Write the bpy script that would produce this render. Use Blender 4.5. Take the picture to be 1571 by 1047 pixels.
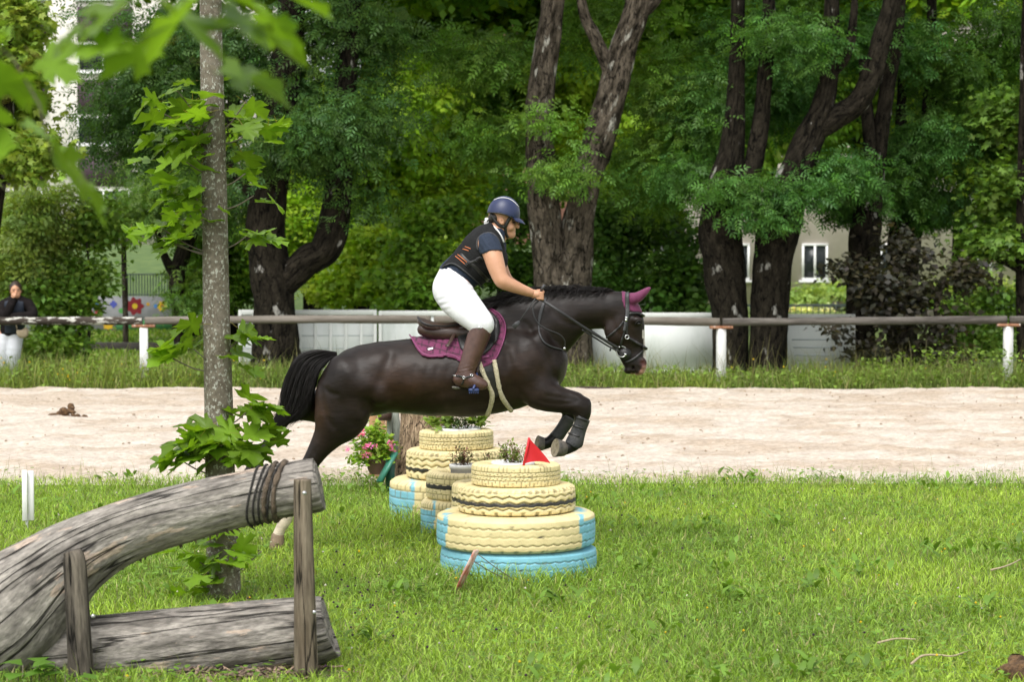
import bpy, math, random
import numpy as np
from mathutils import Vector, Matrix

# ------------------------------------------------------------------ scene
for o in list(bpy.data.objects):
    bpy.data.objects.remove(o)
sc = bpy.context.scene
COL = sc.collection
R = math.radians

# ------------------------------------------------------------------ camera
FPX, CX, CY, CAMH = 3525.0, 785.5, 523.5, 2.08          # focal length in photo pixels, centre, eye height
PITCH = math.atan(151.5 / FPX)
cam = bpy.data.cameras.new('camera')
cam.sensor_width = 36.0
cam.lens = FPX / 1571.0 * 36.0
cam.clip_start = 0.1
cam.clip_end = 2000
cam.dof.use_dof = True
cam.dof.focus_distance = 15.4
cam.dof.aperture_fstop = 4.2
camo = bpy.data.objects.new('camera', cam)
camo.location = (0, 0, CAMH)
camo.rotation_euler = (math.pi / 2 - PITCH, 0, 0)
COL.objects.link(camo)
sc.camera = camo

# ------------------------------------------------------------------ light
SUN_EL, SUN_AZ = R(58), R(205)                # azimuth: where the light comes from, clockwise from +Y
w = bpy.data.worlds.new('World')
sc.world = w
w.use_nodes = True
wn = w.node_tree.nodes
wl = w.node_tree.links
bg = wn['Background']
sky = wn.new('ShaderNodeTexSky')
sky.sky_type = 'NISHITA'
sky.sun_disc = False
sky.sun_elevation = SUN_EL
sky.sun_rotation = SUN_AZ
sky.dust_density = 3.0
hs = wn.new('ShaderNodeHueSaturation')        # overcast: the blue washed out to grey-white
hs.inputs['Saturation'].default_value = 0.16
wl.new(sky.outputs[0], hs.inputs['Color'])
wl.new(hs.outputs[0], bg.inputs['Color'])
bg.inputs['Strength'].default_value = 0.15
sun = bpy.data.lights.new('sun', 'SUN')
sun.energy = 1.1
sun.angle = R(35)
sun.color = (1.0, 0.97, 0.92)
suno = bpy.data.objects.new('sun', sun)
COL.objects.link(suno)
sd = Vector((math.sin(SUN_AZ) * math.cos(SUN_EL), math.cos(SUN_AZ) * math.cos(SUN_EL), math.sin(SUN_EL)))
suno.rotation_euler = sd.to_track_quat('Z', 'Y').to_euler()
suno.location = (0, 0, 30)
sc.view_settings.view_transform = 'Standard'
sc.view_settings.look = 'None'
sc.view_settings.gamma = 1
sc.view_settings.use_curve_mapping = False
sc.view_settings.exposure = 0.92
sc.render.engine = 'CYCLES'
sc.cycles.max_bounces = 5
sc.cycles.diffuse_bounces = 2
sc.cycles.transmission_bounces = 2
sc.cycles.transparent_max_bounces = 4

# ------------------------------------------------------------------ helpers
def P(px, py, Y):
    """photo pixel at depth Y -> world point"""
    u = (px - CX) / FPX
    v = -(py - CY) / FPX
    d = np.array((u, math.cos(PITCH) + v * math.sin(PITCH), -math.sin(PITCH) + v * math.cos(PITCH)))
    t = Y / d[1]
    return np.array((d[0] * t, Y, CAMH + d[2] * t))

def G(px, py):
    """photo pixel on the ground"""
    a = P(px, py, 1.0)
    return P(px, py, CAMH / (CAMH - a[2]))

def proj(V):
    """world points -> photo pixels"""
    V = np.asarray(V, float)
    x, y, z = V[..., 0], V[..., 1], V[..., 2] - CAMH
    f = y * math.cos(PITCH) - z * math.sin(PITCH)
    up = y * math.sin(PITCH) + z * math.cos(PITCH)
    return CX + FPX * x / f, CY - FPX * up / f

_rt = np.random.RandomState(7).rand(64, 64, 64).astype(np.float32)
def vnoise(x, y, z=0.0):
    """smooth value noise 0..1"""
    x, y, z = np.broadcast_arrays(np.asarray(x, np.float32), np.asarray(y, np.float32), np.asarray(z, np.float32))
    xi, yi, zi = np.floor(x).astype(int), np.floor(y).astype(int), np.floor(z).astype(int)
    fx, fy, fz = x - xi, y - yi, z - zi
    fx, fy, fz = [f * f * (3 - 2 * f) for f in (fx, fy, fz)]
    out = 0
    for a in (0, 1):
        for b in (0, 1):
            for c in (0, 1):
                out = out + _rt[(xi + a) & 63, (yi + b) & 63, (zi + c) & 63] * \
                    (fx if a else 1 - fx) * (fy if b else 1 - fy) * (fz if c else 1 - fz)
    return out

def fbm(x, y, z=0.0, o=4):
    s, a, t = 0, 0.5, 0
    for i in range(o):
        s = s + a * vnoise(np.asarray(x) * 2 ** i + 13.7 * i, np.asarray(y) * 2 ** i + 5.1 * i, np.asarray(z) * 2 ** i + 9.3 * i)
        t += a
        a *= 0.5
    return s / t

def np_mesh(name, V, F, smooth=True):
    """mesh from arrays; F is (n,3) or (n,4), or a list of such arrays"""
    V = np.ascontiguousarray(V, np.float32).reshape(-1, 3)
    Fs = F if isinstance(F, list) and isinstance(F[0], np.ndarray) else [np.asarray(F)]
    Fs = [np.asarray(f, np.int32) for f in Fs if len(f)]
    me = bpy.data.meshes.new(name)
    me.vertices.add(len(V))
    me.vertices.foreach_set('co', V.ravel())
    loops = np.concatenate([f.ravel() for f in Fs])
    tot = np.concatenate([np.full(len(f), f.shape[1], np.int32) for f in Fs])
    st = np.concatenate([[0], np.cumsum(tot)[:-1]]).astype(np.int32)
    me.loops.add(len(loops))
    me.loops.foreach_set('vertex_index', loops)
    me.polygons.add(len(tot))
    me.polygons.foreach_set('loop_start', st)
    me.polygons.foreach_set('loop_total', tot)
    if smooth:
        me.polygons.foreach_set('use_smooth', np.ones(len(tot), bool))
    me.update(calc_edges=True)
    return me

def set_tint(me, C):
    C = np.asarray(C, np.float32)
    if C.shape[1] == 3:
        C = np.concatenate([C, np.ones((len(C), 1), np.float32)], 1)
    a = me.attributes.new('tint', 'FLOAT_COLOR', 'POINT')
    a.data.foreach_set('color', np.ascontiguousarray(C).ravel())

def set_uv(me, UV):
    """per-vertex coordinates kept as a vector attribute 'wrap'"""
    a = me.attributes.new('wrap', 'FLOAT_VECTOR', 'POINT')
    a.data.foreach_set('vector', np.ascontiguousarray(UV, np.float32).ravel())

def tag(o, label=None, cat=None, group=None, kind=None):
    if label: o['label'] = label
    if cat: o['category'] = cat
    if group: o['group'] = group
    if kind: o['kind'] = kind
    return o

def link(name, me, mat=None, parent=None):
    o = bpy.data.objects.new(name, me)
    COL.objects.link(o)
    if mat is not None and me is not None and not me.materials:
        me.materials.append(mat)
    if parent is not None:
        o.parent = parent
        o.matrix_parent_inverse = Matrix.Translation(-Vector(parent.location))
    return o

def empty(name, loc=(0, 0, 0)):
    o = bpy.data.objects.new(name, None)
    o.empty_display_size = 0.1
    o.location = [float(c) for c in loc]
    COL.objects.link(o)
    return o

class MB:
    """collects simple solids into one mesh"""
    def __init__(self):
        self.v, self.f3, self.f4, self.n = [], [], [], 0
    def add(self, V, F):
        V = np.asarray(V, float)
        F = np.asarray(F, int) + self.n
        self.v.append(V)
        (self.f3 if F.shape[1] == 3 else self.f4).append(F)
        self.n += len(V)
        return self
    def box(self, lo, hi, rot=None, bev=0.0):
        lo, hi = np.asarray(lo, float), np.asarray(hi, float)
        c, s = (lo + hi) / 2, (hi - lo) / 2
        if bev <= 0:
            V = np.array([[x, y, z] for x in (-1, 1) for y in (-1, 1) for z in (-1, 1)], float) * s
            F = [[0, 1, 3, 2], [4, 6, 7, 5], [0, 4, 5, 1], [2, 3, 7, 6], [0, 2, 6, 4], [1, 5, 7, 3]]
        else:
            V, F, ix = [], [], {}
            for x in (-1, 1):
                for y in (-1, 1):
                    for z in (-1, 1):
                        for ax in range(3):
                            p = np.array([x, y, z], float) * (s - bev)
                            p[ax] = (x, y, z)[ax] * s[ax]
                            ix[(x, y, z, ax)] = len(V)
                            V.append(p)
            q = lambda *k: F.append([ix[a] for a in k])
            for ax in range(3):
                o1, o2 = [a for a in range(3) if a != ax]
                for sg in (-1, 1):
                    cs = []
                    for a, b in ((-1, -1), (1, -1), (1, 1), (-1, 1)):
                        k = [0, 0, 0]; k[ax] = sg; k[o1] = a; k[o2] = b
                        cs.append(tuple(k) + (ax,))
                    q(*cs)
            for ax in range(3):
                o1, o2 = [a for a in range(3) if a != ax]
                for a in (-1, 1):
                    for b in (-1, 1):
                        k0 = [0, 0, 0]; k0[o1] = a; k0[o2] = b
                        k1 = list(k0); k0[ax] = -1; k1[ax] = 1
                        q(tuple(k0) + (o1,), tuple(k1) + (o1,), tuple(k1) + (o2,), tuple(k0) + (o2,))
            tri = []
            for x in (-1, 1):
                for y in (-1, 1):
                    for z in (-1, 1):
                        tri.append([ix[(x, y, z, a)] for a in range(3)])
            V = np.array(V)
            if rot is not None:
                V = V @ np.array(rot).T
            n0 = self.n
            self.add(V + c, F)
            self.f3.append(np.array(tri) + n0)
            return self
        if rot is not None:
            V = V @ np.array(rot).T
        return self.add(V + c, F)
    def tube(self, pts, r, n=8, cap=True):
        V, F = tube(pts, r, n)
        m = len(V) // n
        self.add(V, F)
        if cap:
            b = self.n - len(V)
            for ring, fl in ((0, True), (m - 1, False)):
                cpt = V[ring * n:(ring + 1) * n].mean(0)
                k = self.n
                self.v.append(cpt[None]); self.n += 1
                idx = b + ring * n + np.arange(n)
                nx = np.roll(idx, -1)
                self.f3.append(np.stack([np.full(n, k), nx if fl else idx, idx if fl else nx], 1))
        return self
    def build(self, name, mat, parent=None, smooth=False):
        F = []
        if self.f3: F.append(np.concatenate(self.f3))
        if self.f4: F.append(np.concatenate(self.f4))
        me = np_mesh(name, np.concatenate(self.v), F, smooth)
        fix_normals(me)
        return link(name, me, mat, parent)

import bmesh
def fix_normals(me):
    bm = bmesh.new(); bm.from_mesh(me)
    bmesh.ops.recalc_face_normals(bm, faces=bm.faces)
    bm.to_mesh(me); bm.free()

def frames(pts):
    pts = np.asarray(pts, float)
    T = np.gradient(pts, axis=0)
    T /= np.linalg.norm(T, axis=1)[:, None] + 1e-9
    up = np.array((0.0, 0.0, 1.0)) if abs(T[:, 2]).mean() < 0.7 else np.array((0.0, 1.0, 0.0))
    N = np.cross(T, up); N /= np.linalg.norm(N, axis=1)[:, None] + 1e-9
    B = np.cross(N, T)
    return T, N, B

def tube(pts, r, n=8):
    pts = np.asarray(pts, float)
    r = np.broadcast_to(np.asarray(r, float), (len(pts),))
    T, N, B = frames(pts)
    a = np.arange(n) * 2 * math.pi / n
    V = pts[:, None] + r[:, None, None] * (np.cos(a)[None, :, None] * N[:, None] + np.sin(a)[None, :, None] * B[:, None])
    m = len(pts)
    i = np.arange(m - 1)[:, None] * n
    j = np.arange(n)[None]
    j2 = (j + 1) % n
    F = np.stack([i + j, i + j2, i + n + j2, i + n + j], -1).reshape(-1, 4)
    return V.reshape(-1, 3), F

def catmull(A, sub):
    A = np.asarray(A, float)
    if len(A) < 3:
        t = np.linspace(0, 1, sub + 1)[:, None]
        return A[0] * (1 - t) + A[-1] * t
    Q = np.concatenate([[2 * A[0] - A[1]], A, [2 * A[-1] - A[-2]]])
    out = []
    for i in range(1, len(Q) - 2):
        t = (np.arange(sub) / sub)[:, None]
        p0, p1, p2, p3 = Q[i - 1], Q[i], Q[i + 1], Q[i + 2]
        out.append(0.5 * (2 * p1 + (p2 - p0) * t + (2 * p0 - 5 * p1 + 4 * p2 - p3) * t ** 2 + (3 * p1 - p0 - 3 * p2 + p3) * t ** 3))
    out.append(A[-1:])
    return np.concatenate(out)

# ------------------------------------------------------------------ materials
def rgb(c):
    return (c[0], c[1], c[2], 1.0)

def mat(name, c1, c2=None, scale=6.0, rough=0.6, bump=0.0, bscale=None, spec=0.5, attr=False, wrap=False,
        stretch=(1, 1, 1), ramp=(0.35, 0.65), metal=0.0, detail=5.0, c3=None, scale3=2.0, ramp3=(0.55, 0.65), sheen=0.0, coat=0.0, bdist=0.02, crack=0.0, cstretch=None, fine=0.0):
    m = bpy.data.materials.new(name)
    m.use_nodes = True
    nt = m.node_tree
    N, L = nt.nodes, nt.links
    b = N['Principled BSDF']
    b.inputs['Roughness'].default_value = rough
    b.inputs['Specular IOR Level'].default_value = spec
    b.inputs['Metallic'].default_value = metal
    if sheen:
        b.inputs['Sheen Weight'].default_value = sheen
        b.inputs['Sheen Roughness'].default_value = 0.4
    if coat:
        b.inputs['Coat Weight'].default_value = coat
    if wrap:
        src = N.new('ShaderNodeAttribute'); src.attribute_name = 'wrap'; co = src.outputs['Vector']
    else:
        src = N.new('ShaderNodeTexCoord'); co = src.outputs['Object']
    mp = N.new('ShaderNodeMapping'); mp.inputs['Scale'].default_value = stretch
    L.new(co, mp.inputs['Vector'])
    def noise(s, d=detail):
        n = N.new('ShaderNodeTexNoise')
        n.inputs['Scale'].default_value = s
        n.inputs['Detail'].default_value = d
        n.inputs['Roughness'].default_value = 0.6
        L.new(mp.outputs[0], n.inputs['Vector'])
        return n
    n1 = noise(scale)
    cr = N.new('ShaderNodeValToRGB')
    cr.color_ramp.elements[0].position = ramp[0]
    cr.color_ramp.elements[1].position = ramp[1]
    L.new(n1.outputs['Fac'], cr.inputs['Fac'])
    if attr:
        at = N.new('ShaderNodeAttribute'); at.attribute_name = 'tint'
        k = c2 if c2 else (0.8, 0.8, 0.8)
        cr.color_ramp.elements[0].color = rgb(k)
        cr.color_ramp.elements[1].color = rgb(c1)
        mx = N.new('ShaderNodeMix'); mx.data_type = 'RGBA'; mx.blend_type = 'MULTIPLY'
        mx.inputs[0].default_value = 1.0
        L.new(at.outputs['Color'], mx.inputs[6]); L.new(cr.outputs[0], mx.inputs[7])
        colour = mx.outputs[2]
    else:
        cr.color_ramp.elements[0].color = rgb(c1)
        cr.color_ramp.elements[1].color = rgb(c2 if c2 else c1)
        colour = cr.outputs[0]
    if c3:
        n3 = noise(scale3)
        r3 = N.new('ShaderNodeValToRGB')
        r3.color_ramp.elements[0].position = ramp3[0]
        r3.color_ramp.elements[1].position = ramp3[1]
        L.new(n3.outputs['Fac'], r3.inputs['Fac'])
        m3 = N.new('ShaderNodeMix'); m3.data_type = 'RGBA'
        L.new(r3.outputs[0], m3.inputs[0]); L.new(colour, m3.inputs[6]); m3.inputs[7].default_value = rgb(c3)
        colour = m3.outputs[2]
    if fine:                                    # close grain on top of the broad mottling
        nf_ = noise(scale * 5.0, 8.0)
        rf = N.new('ShaderNodeValToRGB')
        rf.color_ramp.elements[0].position = 0.30; rf.color_ramp.elements[1].position = 0.70
        rf.color_ramp.elements[0].color = (1 - fine, 1 - fine, 1 - fine, 1); rf.color_ramp.elements[1].color = (1 + fine * 0.6,) * 3 + (1,)
        L.new(nf_.outputs['Fac'], rf.inputs['Fac'])
        mf = N.new('ShaderNodeMix'); mf.data_type = 'RGBA'; mf.blend_type = 'MULTIPLY'; mf.inputs[0].default_value = 1
        L.new(colour, mf.inputs[6]); L.new(rf.outputs[0], mf.inputs[7])
        colour = mf.outputs[2]
    ck = None
    if crack:                                   # thin dark splits along the grain
        mp2 = N.new('ShaderNodeMapping'); mp2.inputs['Scale'].default_value = cstretch or stretch
        L.new(co, mp2.inputs['Vector'])
        nc = N.new('ShaderNodeTexNoise'); nc.inputs['Scale'].default_value = crack; nc.inputs['Detail'].default_value = 4
        L.new(mp2.outputs[0], nc.inputs['Vector'])
        s1 = N.new('ShaderNodeMath'); s1.operation = 'SUBTRACT'; s1.inputs[1].default_value = 0.5; L.new(nc.outputs['Fac'], s1.inputs[0])
        s2 = N.new('ShaderNodeMath'); s2.operation = 'ABSOLUTE'; L.new(s1.outputs[0], s2.inputs[0])
        ck = N.new('ShaderNodeMapRange'); ck.inputs['From Min'].default_value = 0.004; ck.inputs['From Max'].default_value = 0.020
        ck.inputs['To Min'].default_value = 0.12; ck.inputs['To Max'].default_value = 1.0
        L.new(s2.outputs[0], ck.inputs['Value'])
        mc = N.new('ShaderNodeMix'); mc.data_type = 'RGBA'; mc.blend_type = 'MULTIPLY'; mc.inputs[0].default_value = 1
        L.new(colour, mc.inputs[6]); L.new(ck.outputs[0], mc.inputs[7])
        colour = mc.outputs[2]
    L.new(colour, b.inputs['Base Color'])
    if bump:
        n2 = noise(bscale or scale * 3, 8.0)
        bp = N.new('ShaderNodeBump')
        bp.inputs['Strength'].default_value = bump
        bp.inputs['Distance'].default_value = bdist
        if ck is not None:
            ad = N.new('ShaderNodeMath'); ad.operation = 'MULTIPLY'
            L.new(n2.outputs['Fac'], ad.inputs[0]); L.new(ck.outputs[0], ad.inputs[1])
            L.new(ad.outputs[0], bp.inputs['Height'])
        else:
            L.new(n2.outputs['Fac'], bp.inputs['Height'])
        L.new(bp.outputs[0], b.inputs['Normal'])
    return m

def leaf_mat(name, rough=0.45, trans=0.35, spec=0.35, gain=1.0):
    m = bpy.data.materials.new(name)
    m.use_nodes = True
    N, L = m.node_tree.nodes, m.node_tree.links
    b = N['Principled BSDF']
    b.inputs['Roughness'].default_value = rough
    b.inputs['Specular IOR Level'].default_value = spec
    at = N.new('ShaderNodeAttribute'); at.attribute_name = 'tint'
    L.new(at.outputs['Color'], b.inputs['Base Color'])
    tr = N.new('ShaderNodeBsdfTranslucent')
    g = N.new('ShaderNodeMix'); g.data_type = 'RGBA'; g.blend_type = 'MULTIPLY'; g.inputs[0].default_value = 1
    L.new(at.outputs['Color'], g.inputs[6]); g.inputs[7].default_value = (1.5 * gain, 1.5 * gain, 0.6 * gain, 1)
    L.new(g.outputs[2], tr.inputs['Color'])
    mx = N.new('ShaderNodeMixShader'); mx.inputs[0].default_value = trans
    L.new(b.outputs[0], mx.inputs[1]); L.new(tr.outputs[0], mx.inputs[2])
    L.new(mx.outputs[0], N['Material Output'].inputs['Surface'])
    return m

# ------------------------------------------------------------------ implicit solids (bodies, clothing)
class Field:
    def __init__(s, lo, hi, h):
        s.lo = np.asarray(lo, float); s.h = h
        s.n = np.ceil((np.asarray(hi, float) - s.lo) / h).astype(int) + 1
        s.ax = [(s.lo[i] + np.arange(s.n[i]) * h).astype(np.float32) for i in range(3)]
        s.D = np.full(s.n, 10.0, np.float32)
    def like(s):
        f = Field.__new__(Field)
        f.lo, f.h, f.n, f.ax = s.lo, s.h, s.n, s.ax
        f.D = np.full(s.n, 10.0, np.float32)
        return f
    def sub(s, lo, hi):
        a = np.clip(np.floor((np.asarray(lo) - s.lo) / s.h).astype(int), 0, s.n)
        b = np.clip(np.ceil((np.asarray(hi) - s.lo) / s.h).astype(int) + 1, 0, s.n)
        sl = tuple(slice(a[i], b[i]) for i in range(3))
        if any(b <= a): return None, None
        return sl, (s.ax[0][sl[0]][:, None, None], s.ax[1][sl[1]][None, :, None], s.ax[2][sl[2]][None, None, :])
    def put(s, sl, d, k, op='u'):
        a = s.D[sl]
        if op == 'u':
            if k <= 0: s.D[sl] = np.minimum(a, d); return
            h = np.clip(0.5 + 0.5 * (a - d) / k, 0, 1)
            s.D[sl] = a * (1 - h) + d * h - k * h * (1 - h)
        else:
            d = -d
            h = np.clip(0.5 - 0.5 * (a - d) / k, 0, 1)
            s.D[sl] = a * (1 - h) + d * h + k * h * (1 - h)
    def seg(s, A, B, ra, rb, fa=1.0, fb=1.0, k=0.02, op='u'):
        A, B = np.asarray(A, float), np.asarray(B, float)
        m = max(ra, rb) * max(fa, fb, 1.0) + k + 3 * s.h
        sl, g = s.sub(np.minimum(A, B) - m, np.maximum(A, B) + m)
        if sl is None: return
        AB = B - A
        l2 = float(AB @ AB) + 1e-12
        px, py, pz = g[0] - A[0], g[1] - A[1], g[2] - A[2]
        t = np.clip((px * AB[0] + py * AB[1] + pz * AB[2]) / l2, 0, 1)
        r = ra + (rb - ra) * t
        f = fa + (fb - fa) * t
        dx, dy, dz = px - t * AB[0], py - t * AB[1], pz - t * AB[2]
        e = dx * dx + dz * dz
        q = np.sqrt(e + (dy / f) ** 2) + 1e-6
        d = (q - r) * (np.sqrt(e + dy * dy) + 1e-6) / q
        d = np.where(q < 0.3 * r, q - r, d)
        s.put(sl, d.astype(np.float32), k, op)
    def ell(s, c, rad, ang=0.0, k=0.02, op='u'):
        """ellipsoid, ang turns it in the XZ plane"""
        c = np.asarray(c, float); a, b, e = rad
        m = max(rad) + k + 3 * s.h
        sl, g = s.sub(c - m, c + m)
        if sl is None: return
        ca, sa = math.cos(ang), math.sin(ang)
        x, y, z = g[0] - c[0], g[1] - c[1], g[2] - c[2]
        u, v = x * ca + z * sa, -x * sa + z * ca
        k0 = np.sqrt((u / a) ** 2 + (y / b) ** 2 + (v / e) ** 2) + 1e-6
        k1 = np.sqrt((u / a ** 2) ** 2 + (y / b ** 2) ** 2 + (v / e ** 2) ** 2) + 1e-6
        s.put(sl, (k0 * (k0 - 1) / k1).astype(np.float32), k, op)
    def mesh(s, name, D=None, smooth=2, pad=True):
        D = s.D if D is None else D
        V, F = surface_nets(D, s.lo, s.h)
        for _ in range(smooth):
            V = relax(V, F, 0.5)
            V = relax(V, F, -0.52)
        return np_mesh(name, V, F), V, F
    def sample(s, p, D=None):
        D = s.D if D is None else D
        q = (np.asarray(p, float) - s.lo) / s.h
        q = np.clip(q, 0, s.n - 1.001)
        i = q.astype(int); f = q - i
        out = 0
        for a in (0, 1):
            for b in (0, 1):
                for c in (0, 1):
                    out = out + D[i[..., 0] + a, i[..., 1] + b, i[..., 2] + c] * \
                        (f[..., 0] if a else 1 - f[..., 0]) * (f[..., 1] if b else 1 - f[..., 1]) * (f[..., 2] if c else 1 - f[..., 2])
        return out
    def hit(s, px, py, y0, y1, off=0.0, D=None):
        """first point on the near side of the solid seen at a photo pixel"""
        ys = np.arange(y0, y1, 0.002)
        a, b = P(px, py, y0), P(px, py, y1)
        t = ((ys - y0) / (y1 - y0))[:, None]
        pts = a * (1 - t) + b * t
        d = s.sample(pts, D)
        k = np.where(d < off)[0]
        k = k[0] if len(k) else int(np.argmin(d))
        p = pts[k]
        e = s.h
        n = np.array([s.sample(p + np.eye(3)[i] * e, D) - s.sample(p - np.eye(3)[i] * e, D) for i in range(3)])
        return p, n / (np.linalg.norm(n) + 1e-9)

def relax(V, F, lam):
    n = len(V)
    E = np.concatenate([F[:, [0, 1]], F[:, [1, 2]], F[:, [2, 3]], F[:, [3, 0]]])
    cnt = np.bincount(E.ravel(), minlength=n).astype(float)
    S = np.stack([np.bincount(E[:, 0], V[E[:, 1], i], n) + np.bincount(E[:, 1], V[E[:, 0], i], n) for i in range(3)], 1)
    return V + lam * (S / np.maximum(cnt, 1)[:, None] - V)

def surface_nets(D, lo, h):
    s = D < 0
    nx, ny, nz = D.shape
    cnt = np.zeros((nx - 1, ny - 1, nz - 1), np.int8)
    for a in (0, 1):
        for b in (0, 1):
            for c in (0, 1):
                cnt += s[a:nx - 1 + a, b:ny - 1 + b, c:nz - 1 + c]
    I, J, K = np.where((cnt > 0) & (cnt < 8))
    idx = np.full(cnt.shape, -1, np.int32)
    idx[I, J, K] = np.arange(len(I))
    pos = np.zeros((len(I), 3)); num = np.zeros(len(I))
    cor = [(a, b, c) for a in (0, 1) for b in (0, 1) for c in (0, 1)]
    for p in cor:
        for q in cor:
            if sum(q) - sum(p) == 1 and all(q[i] >= p[i] for i in range(3)):
                va = D[I + p[0], J + p[1], K + p[2]]; vb = D[I + q[0], J + q[1], K + q[2]]
                cr = (va < 0) != (vb < 0)
                t = np.where(cr, va / np.where(cr, va - vb, 1), 0)
                for i in range(3):
                    pos[:, i] += np.where(cr, p[i] + (q[i] - p[i]) * t, 0)
                num += cr
    V = (pos / num[:, None] + np.stack([I, J, K], 1)) * h + lo
    F = []
    for ax in range(3):
        n = [nx, ny, nz]
        sl0 = [slice(None)] * 3; sl1 = [slice(None)] * 3
        sl0[ax] = slice(0, n[ax] - 1); sl1[ax] = slice(1, n[ax])
        for o in range(3):
            if o != ax:
                sl0[o] = sl1[o] = slice(1, n[o] - 1)
        a, b = s[tuple(sl0)], s[tuple(sl1)]
        e = np.stack(np.where(a != b), 1)
        fl = a[tuple(e.T)]
        for o in range(3):
            if o != ax: e[:, o] += 1
        o1, o2 = (ax + 1) % 3, (ax + 2) % 3
        q = []
        for d1, d2 in ((1, 1), (0, 1), (0, 0), (1, 0)):
            c = e.copy(); c[:, o1] -= d1; c[:, o2] -= d2
            q.append(idx[tuple(c.T)])
        q = np.stack(q, 1)
        q[~fl] = q[~fl][:, ::-1]
        F.append(q)
    return V, np.concatenate(F)

def poly2(px, py, poly):
    """signed distance (negative inside) of 2-D points to a polygon"""
    poly = np.asarray(poly, np.float32)
    d = np.full(np.broadcast(px, py).shape, 1e9, np.float32)
    ins = np.zeros(d.shape, bool)
    for i in range(len(poly)):
        a, b = poly[i - 1], poly[i]
        ex, ey = b - a
        wx, wy = px - a[0], py - a[1]
        t = np.clip((wx * ex + wy * ey) / (ex * ex + ey * ey + 1e-9), 0, 1)
        d = np.minimum(d, (wx - t * ex) ** 2 + (wy - t * ey) ** 2)
        c = (a[1] <= py) != (b[1] <= py)
        x = a[0] + (py - a[1]) * ex / (ey if ey != 0 else 1e-9)
        ins ^= c & (px < x)
    return np.where(ins, -np.sqrt(d), np.sqrt(d))

def chain(fld, nodes, Y0, k=0.02, sub=3, op='u'):
    """nodes: (px, py, y offset in m, radius in px, lateral factor)"""
    N = []
    for n in nodes:
        px, py, yo, r, f = (list(n) + [1.0])[:5]
        p = P(px, py, Y0 + yo)
        N.append([*p, r * (Y0 + yo) / FPX, f])
    N = catmull(N, sub)
    for a, b in zip(N[:-1], N[1:]):
        fld.seg(a[:3], b[:3], a[3], b[3], a[4], b[4], k, op)
    return N

def ellp(fld, px, py, Y, rx, ry, rz, ang=0.0, k=0.02, op='u'):
    """ellipsoid: in-plane radii in px, ry in metres, ang in degrees"""
    s = Y / FPX
    fld.ell(P(px, py, Y), (rx * s, ry, rz * s), R(ang), k, op)

def smin(a, b, k):
    h = np.clip(0.5 + 0.5 * (a - b) / k, 0, 1)
    return a * (1 - h) + b * h - k * h * (1 - h)

def ribbon(pts, nrm, wid, th):
    """flat strap of width wid and thickness th lying on points with outward normals"""
    pts = np.asarray(pts, float); nrm = np.asarray(nrm, float)
    T = np.gradient(pts, axis=0); T /= np.linalg.norm(T, axis=1)[:, None] + 1e-9
    B = np.cross(T, nrm); B /= np.linalg.norm(B, axis=1)[:, None] + 1e-9
    w = np.broadcast_to(np.asarray(wid, float), (len(pts),))[:, None] / 2
    prof = [(-1, 0), (-0.8, 1), (0.8, 1), (1, 0), (0.8, -1), (-0.8, -1)]
    V = np.stack([pts + B * w * a + nrm * th / 2 * b for a, b in prof], 1)
    n, m = len(prof), len(pts)
    i = np.arange(m - 1)[:, None] * n; j = np.arange(n)[None]; j2 = (j + 1) % n
    F = np.stack([i + j, i + j2, i + n + j2, i + n + j], -1).reshape(-1, 4)
    mb = MB(); mb.add(V.reshape(-1, 3), F)
    for ring in (0, m - 1):
        mb.f4.append(np.array([[0, 1, 2, 3], [0, 3, 4, 5]]) + ring * n)
    return mb

def loft(path, rad, n=24, nz=0.0, nscale=(6, 3), groove=0.0, seed=0, cap=True, squash=None):
    """wobbly trunk or log; returns V, F list, wrap coords (around, along)"""
    path = np.asarray(path, float)
    rad = np.asarray(rad, float)
    T, N, B = frames(path)
    a = np.arange(n) * 2 * math.pi / n
    L = np.concatenate([[0], np.cumsum(np.linalg.norm(np.diff(path, axis=0), axis=1))])
    ca, sa = np.cos(a)[None], np.sin(a)[None]
    rr = rad[:, None] * np.ones((1, n))
    if nz:
        rr = rr * (1 + nz * (fbm(ca * nscale[1] * 0.5 + seed, sa * nscale[1] * 0.5 + seed * 2, L[:, None] * nscale[0]) - 0.5) * 2)
    if groove:
        g = vnoise(ca * 5 + 3 + seed, sa * 5 + 7, L[:, None] * 0.8)
        g2 = vnoise(ca * 11 + seed, sa * 11 + 7, L[:, None] * 1.6)
        rr = rr - groove * (np.clip(1 - np.abs(g - 0.5) * 18, 0, 1) + 0.5 * np.clip(1 - np.abs(g2 - 0.5) * 14, 0, 1))
    V = path[:, None] + rr[..., None] * (ca[..., None] * N[:, None] + sa[..., None] * B[:, None])
    rm = float(np.median(rad))
    W = np.stack([ca * rm * np.ones((len(path), 1)), sa * rm * np.ones((len(path), 1)), L[:, None] * np.ones((1, n))], -1).reshape(-1, 3)
    m = len(path)
    i = np.arange(m - 1)[:, None] * n; j = np.arange(n)[None]; j2 = (j + 1) % n
    F = [np.stack([i + j, i + j2, i + n + j2, i + n + j], -1).reshape(-1, 4)]
    V = V.reshape(-1, 3)
    if cap:
        c0 = len(V)
        V = np.concatenate([V, path[:1], path[-1:]])
        W = np.concatenate([W, [[0, 0, L[0]]], [[0, 0, L[-1]]]])
        jj = np.arange(n); j2 = (jj + 1) % n
        F.append(np.stack([np.full(n, c0), j2, jj], 1))
        F.append(np.stack([np.full(n, c0 + 1), (m - 1) * n + jj, (m - 1) * n + j2], 1))
    return V, F, W

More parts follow.
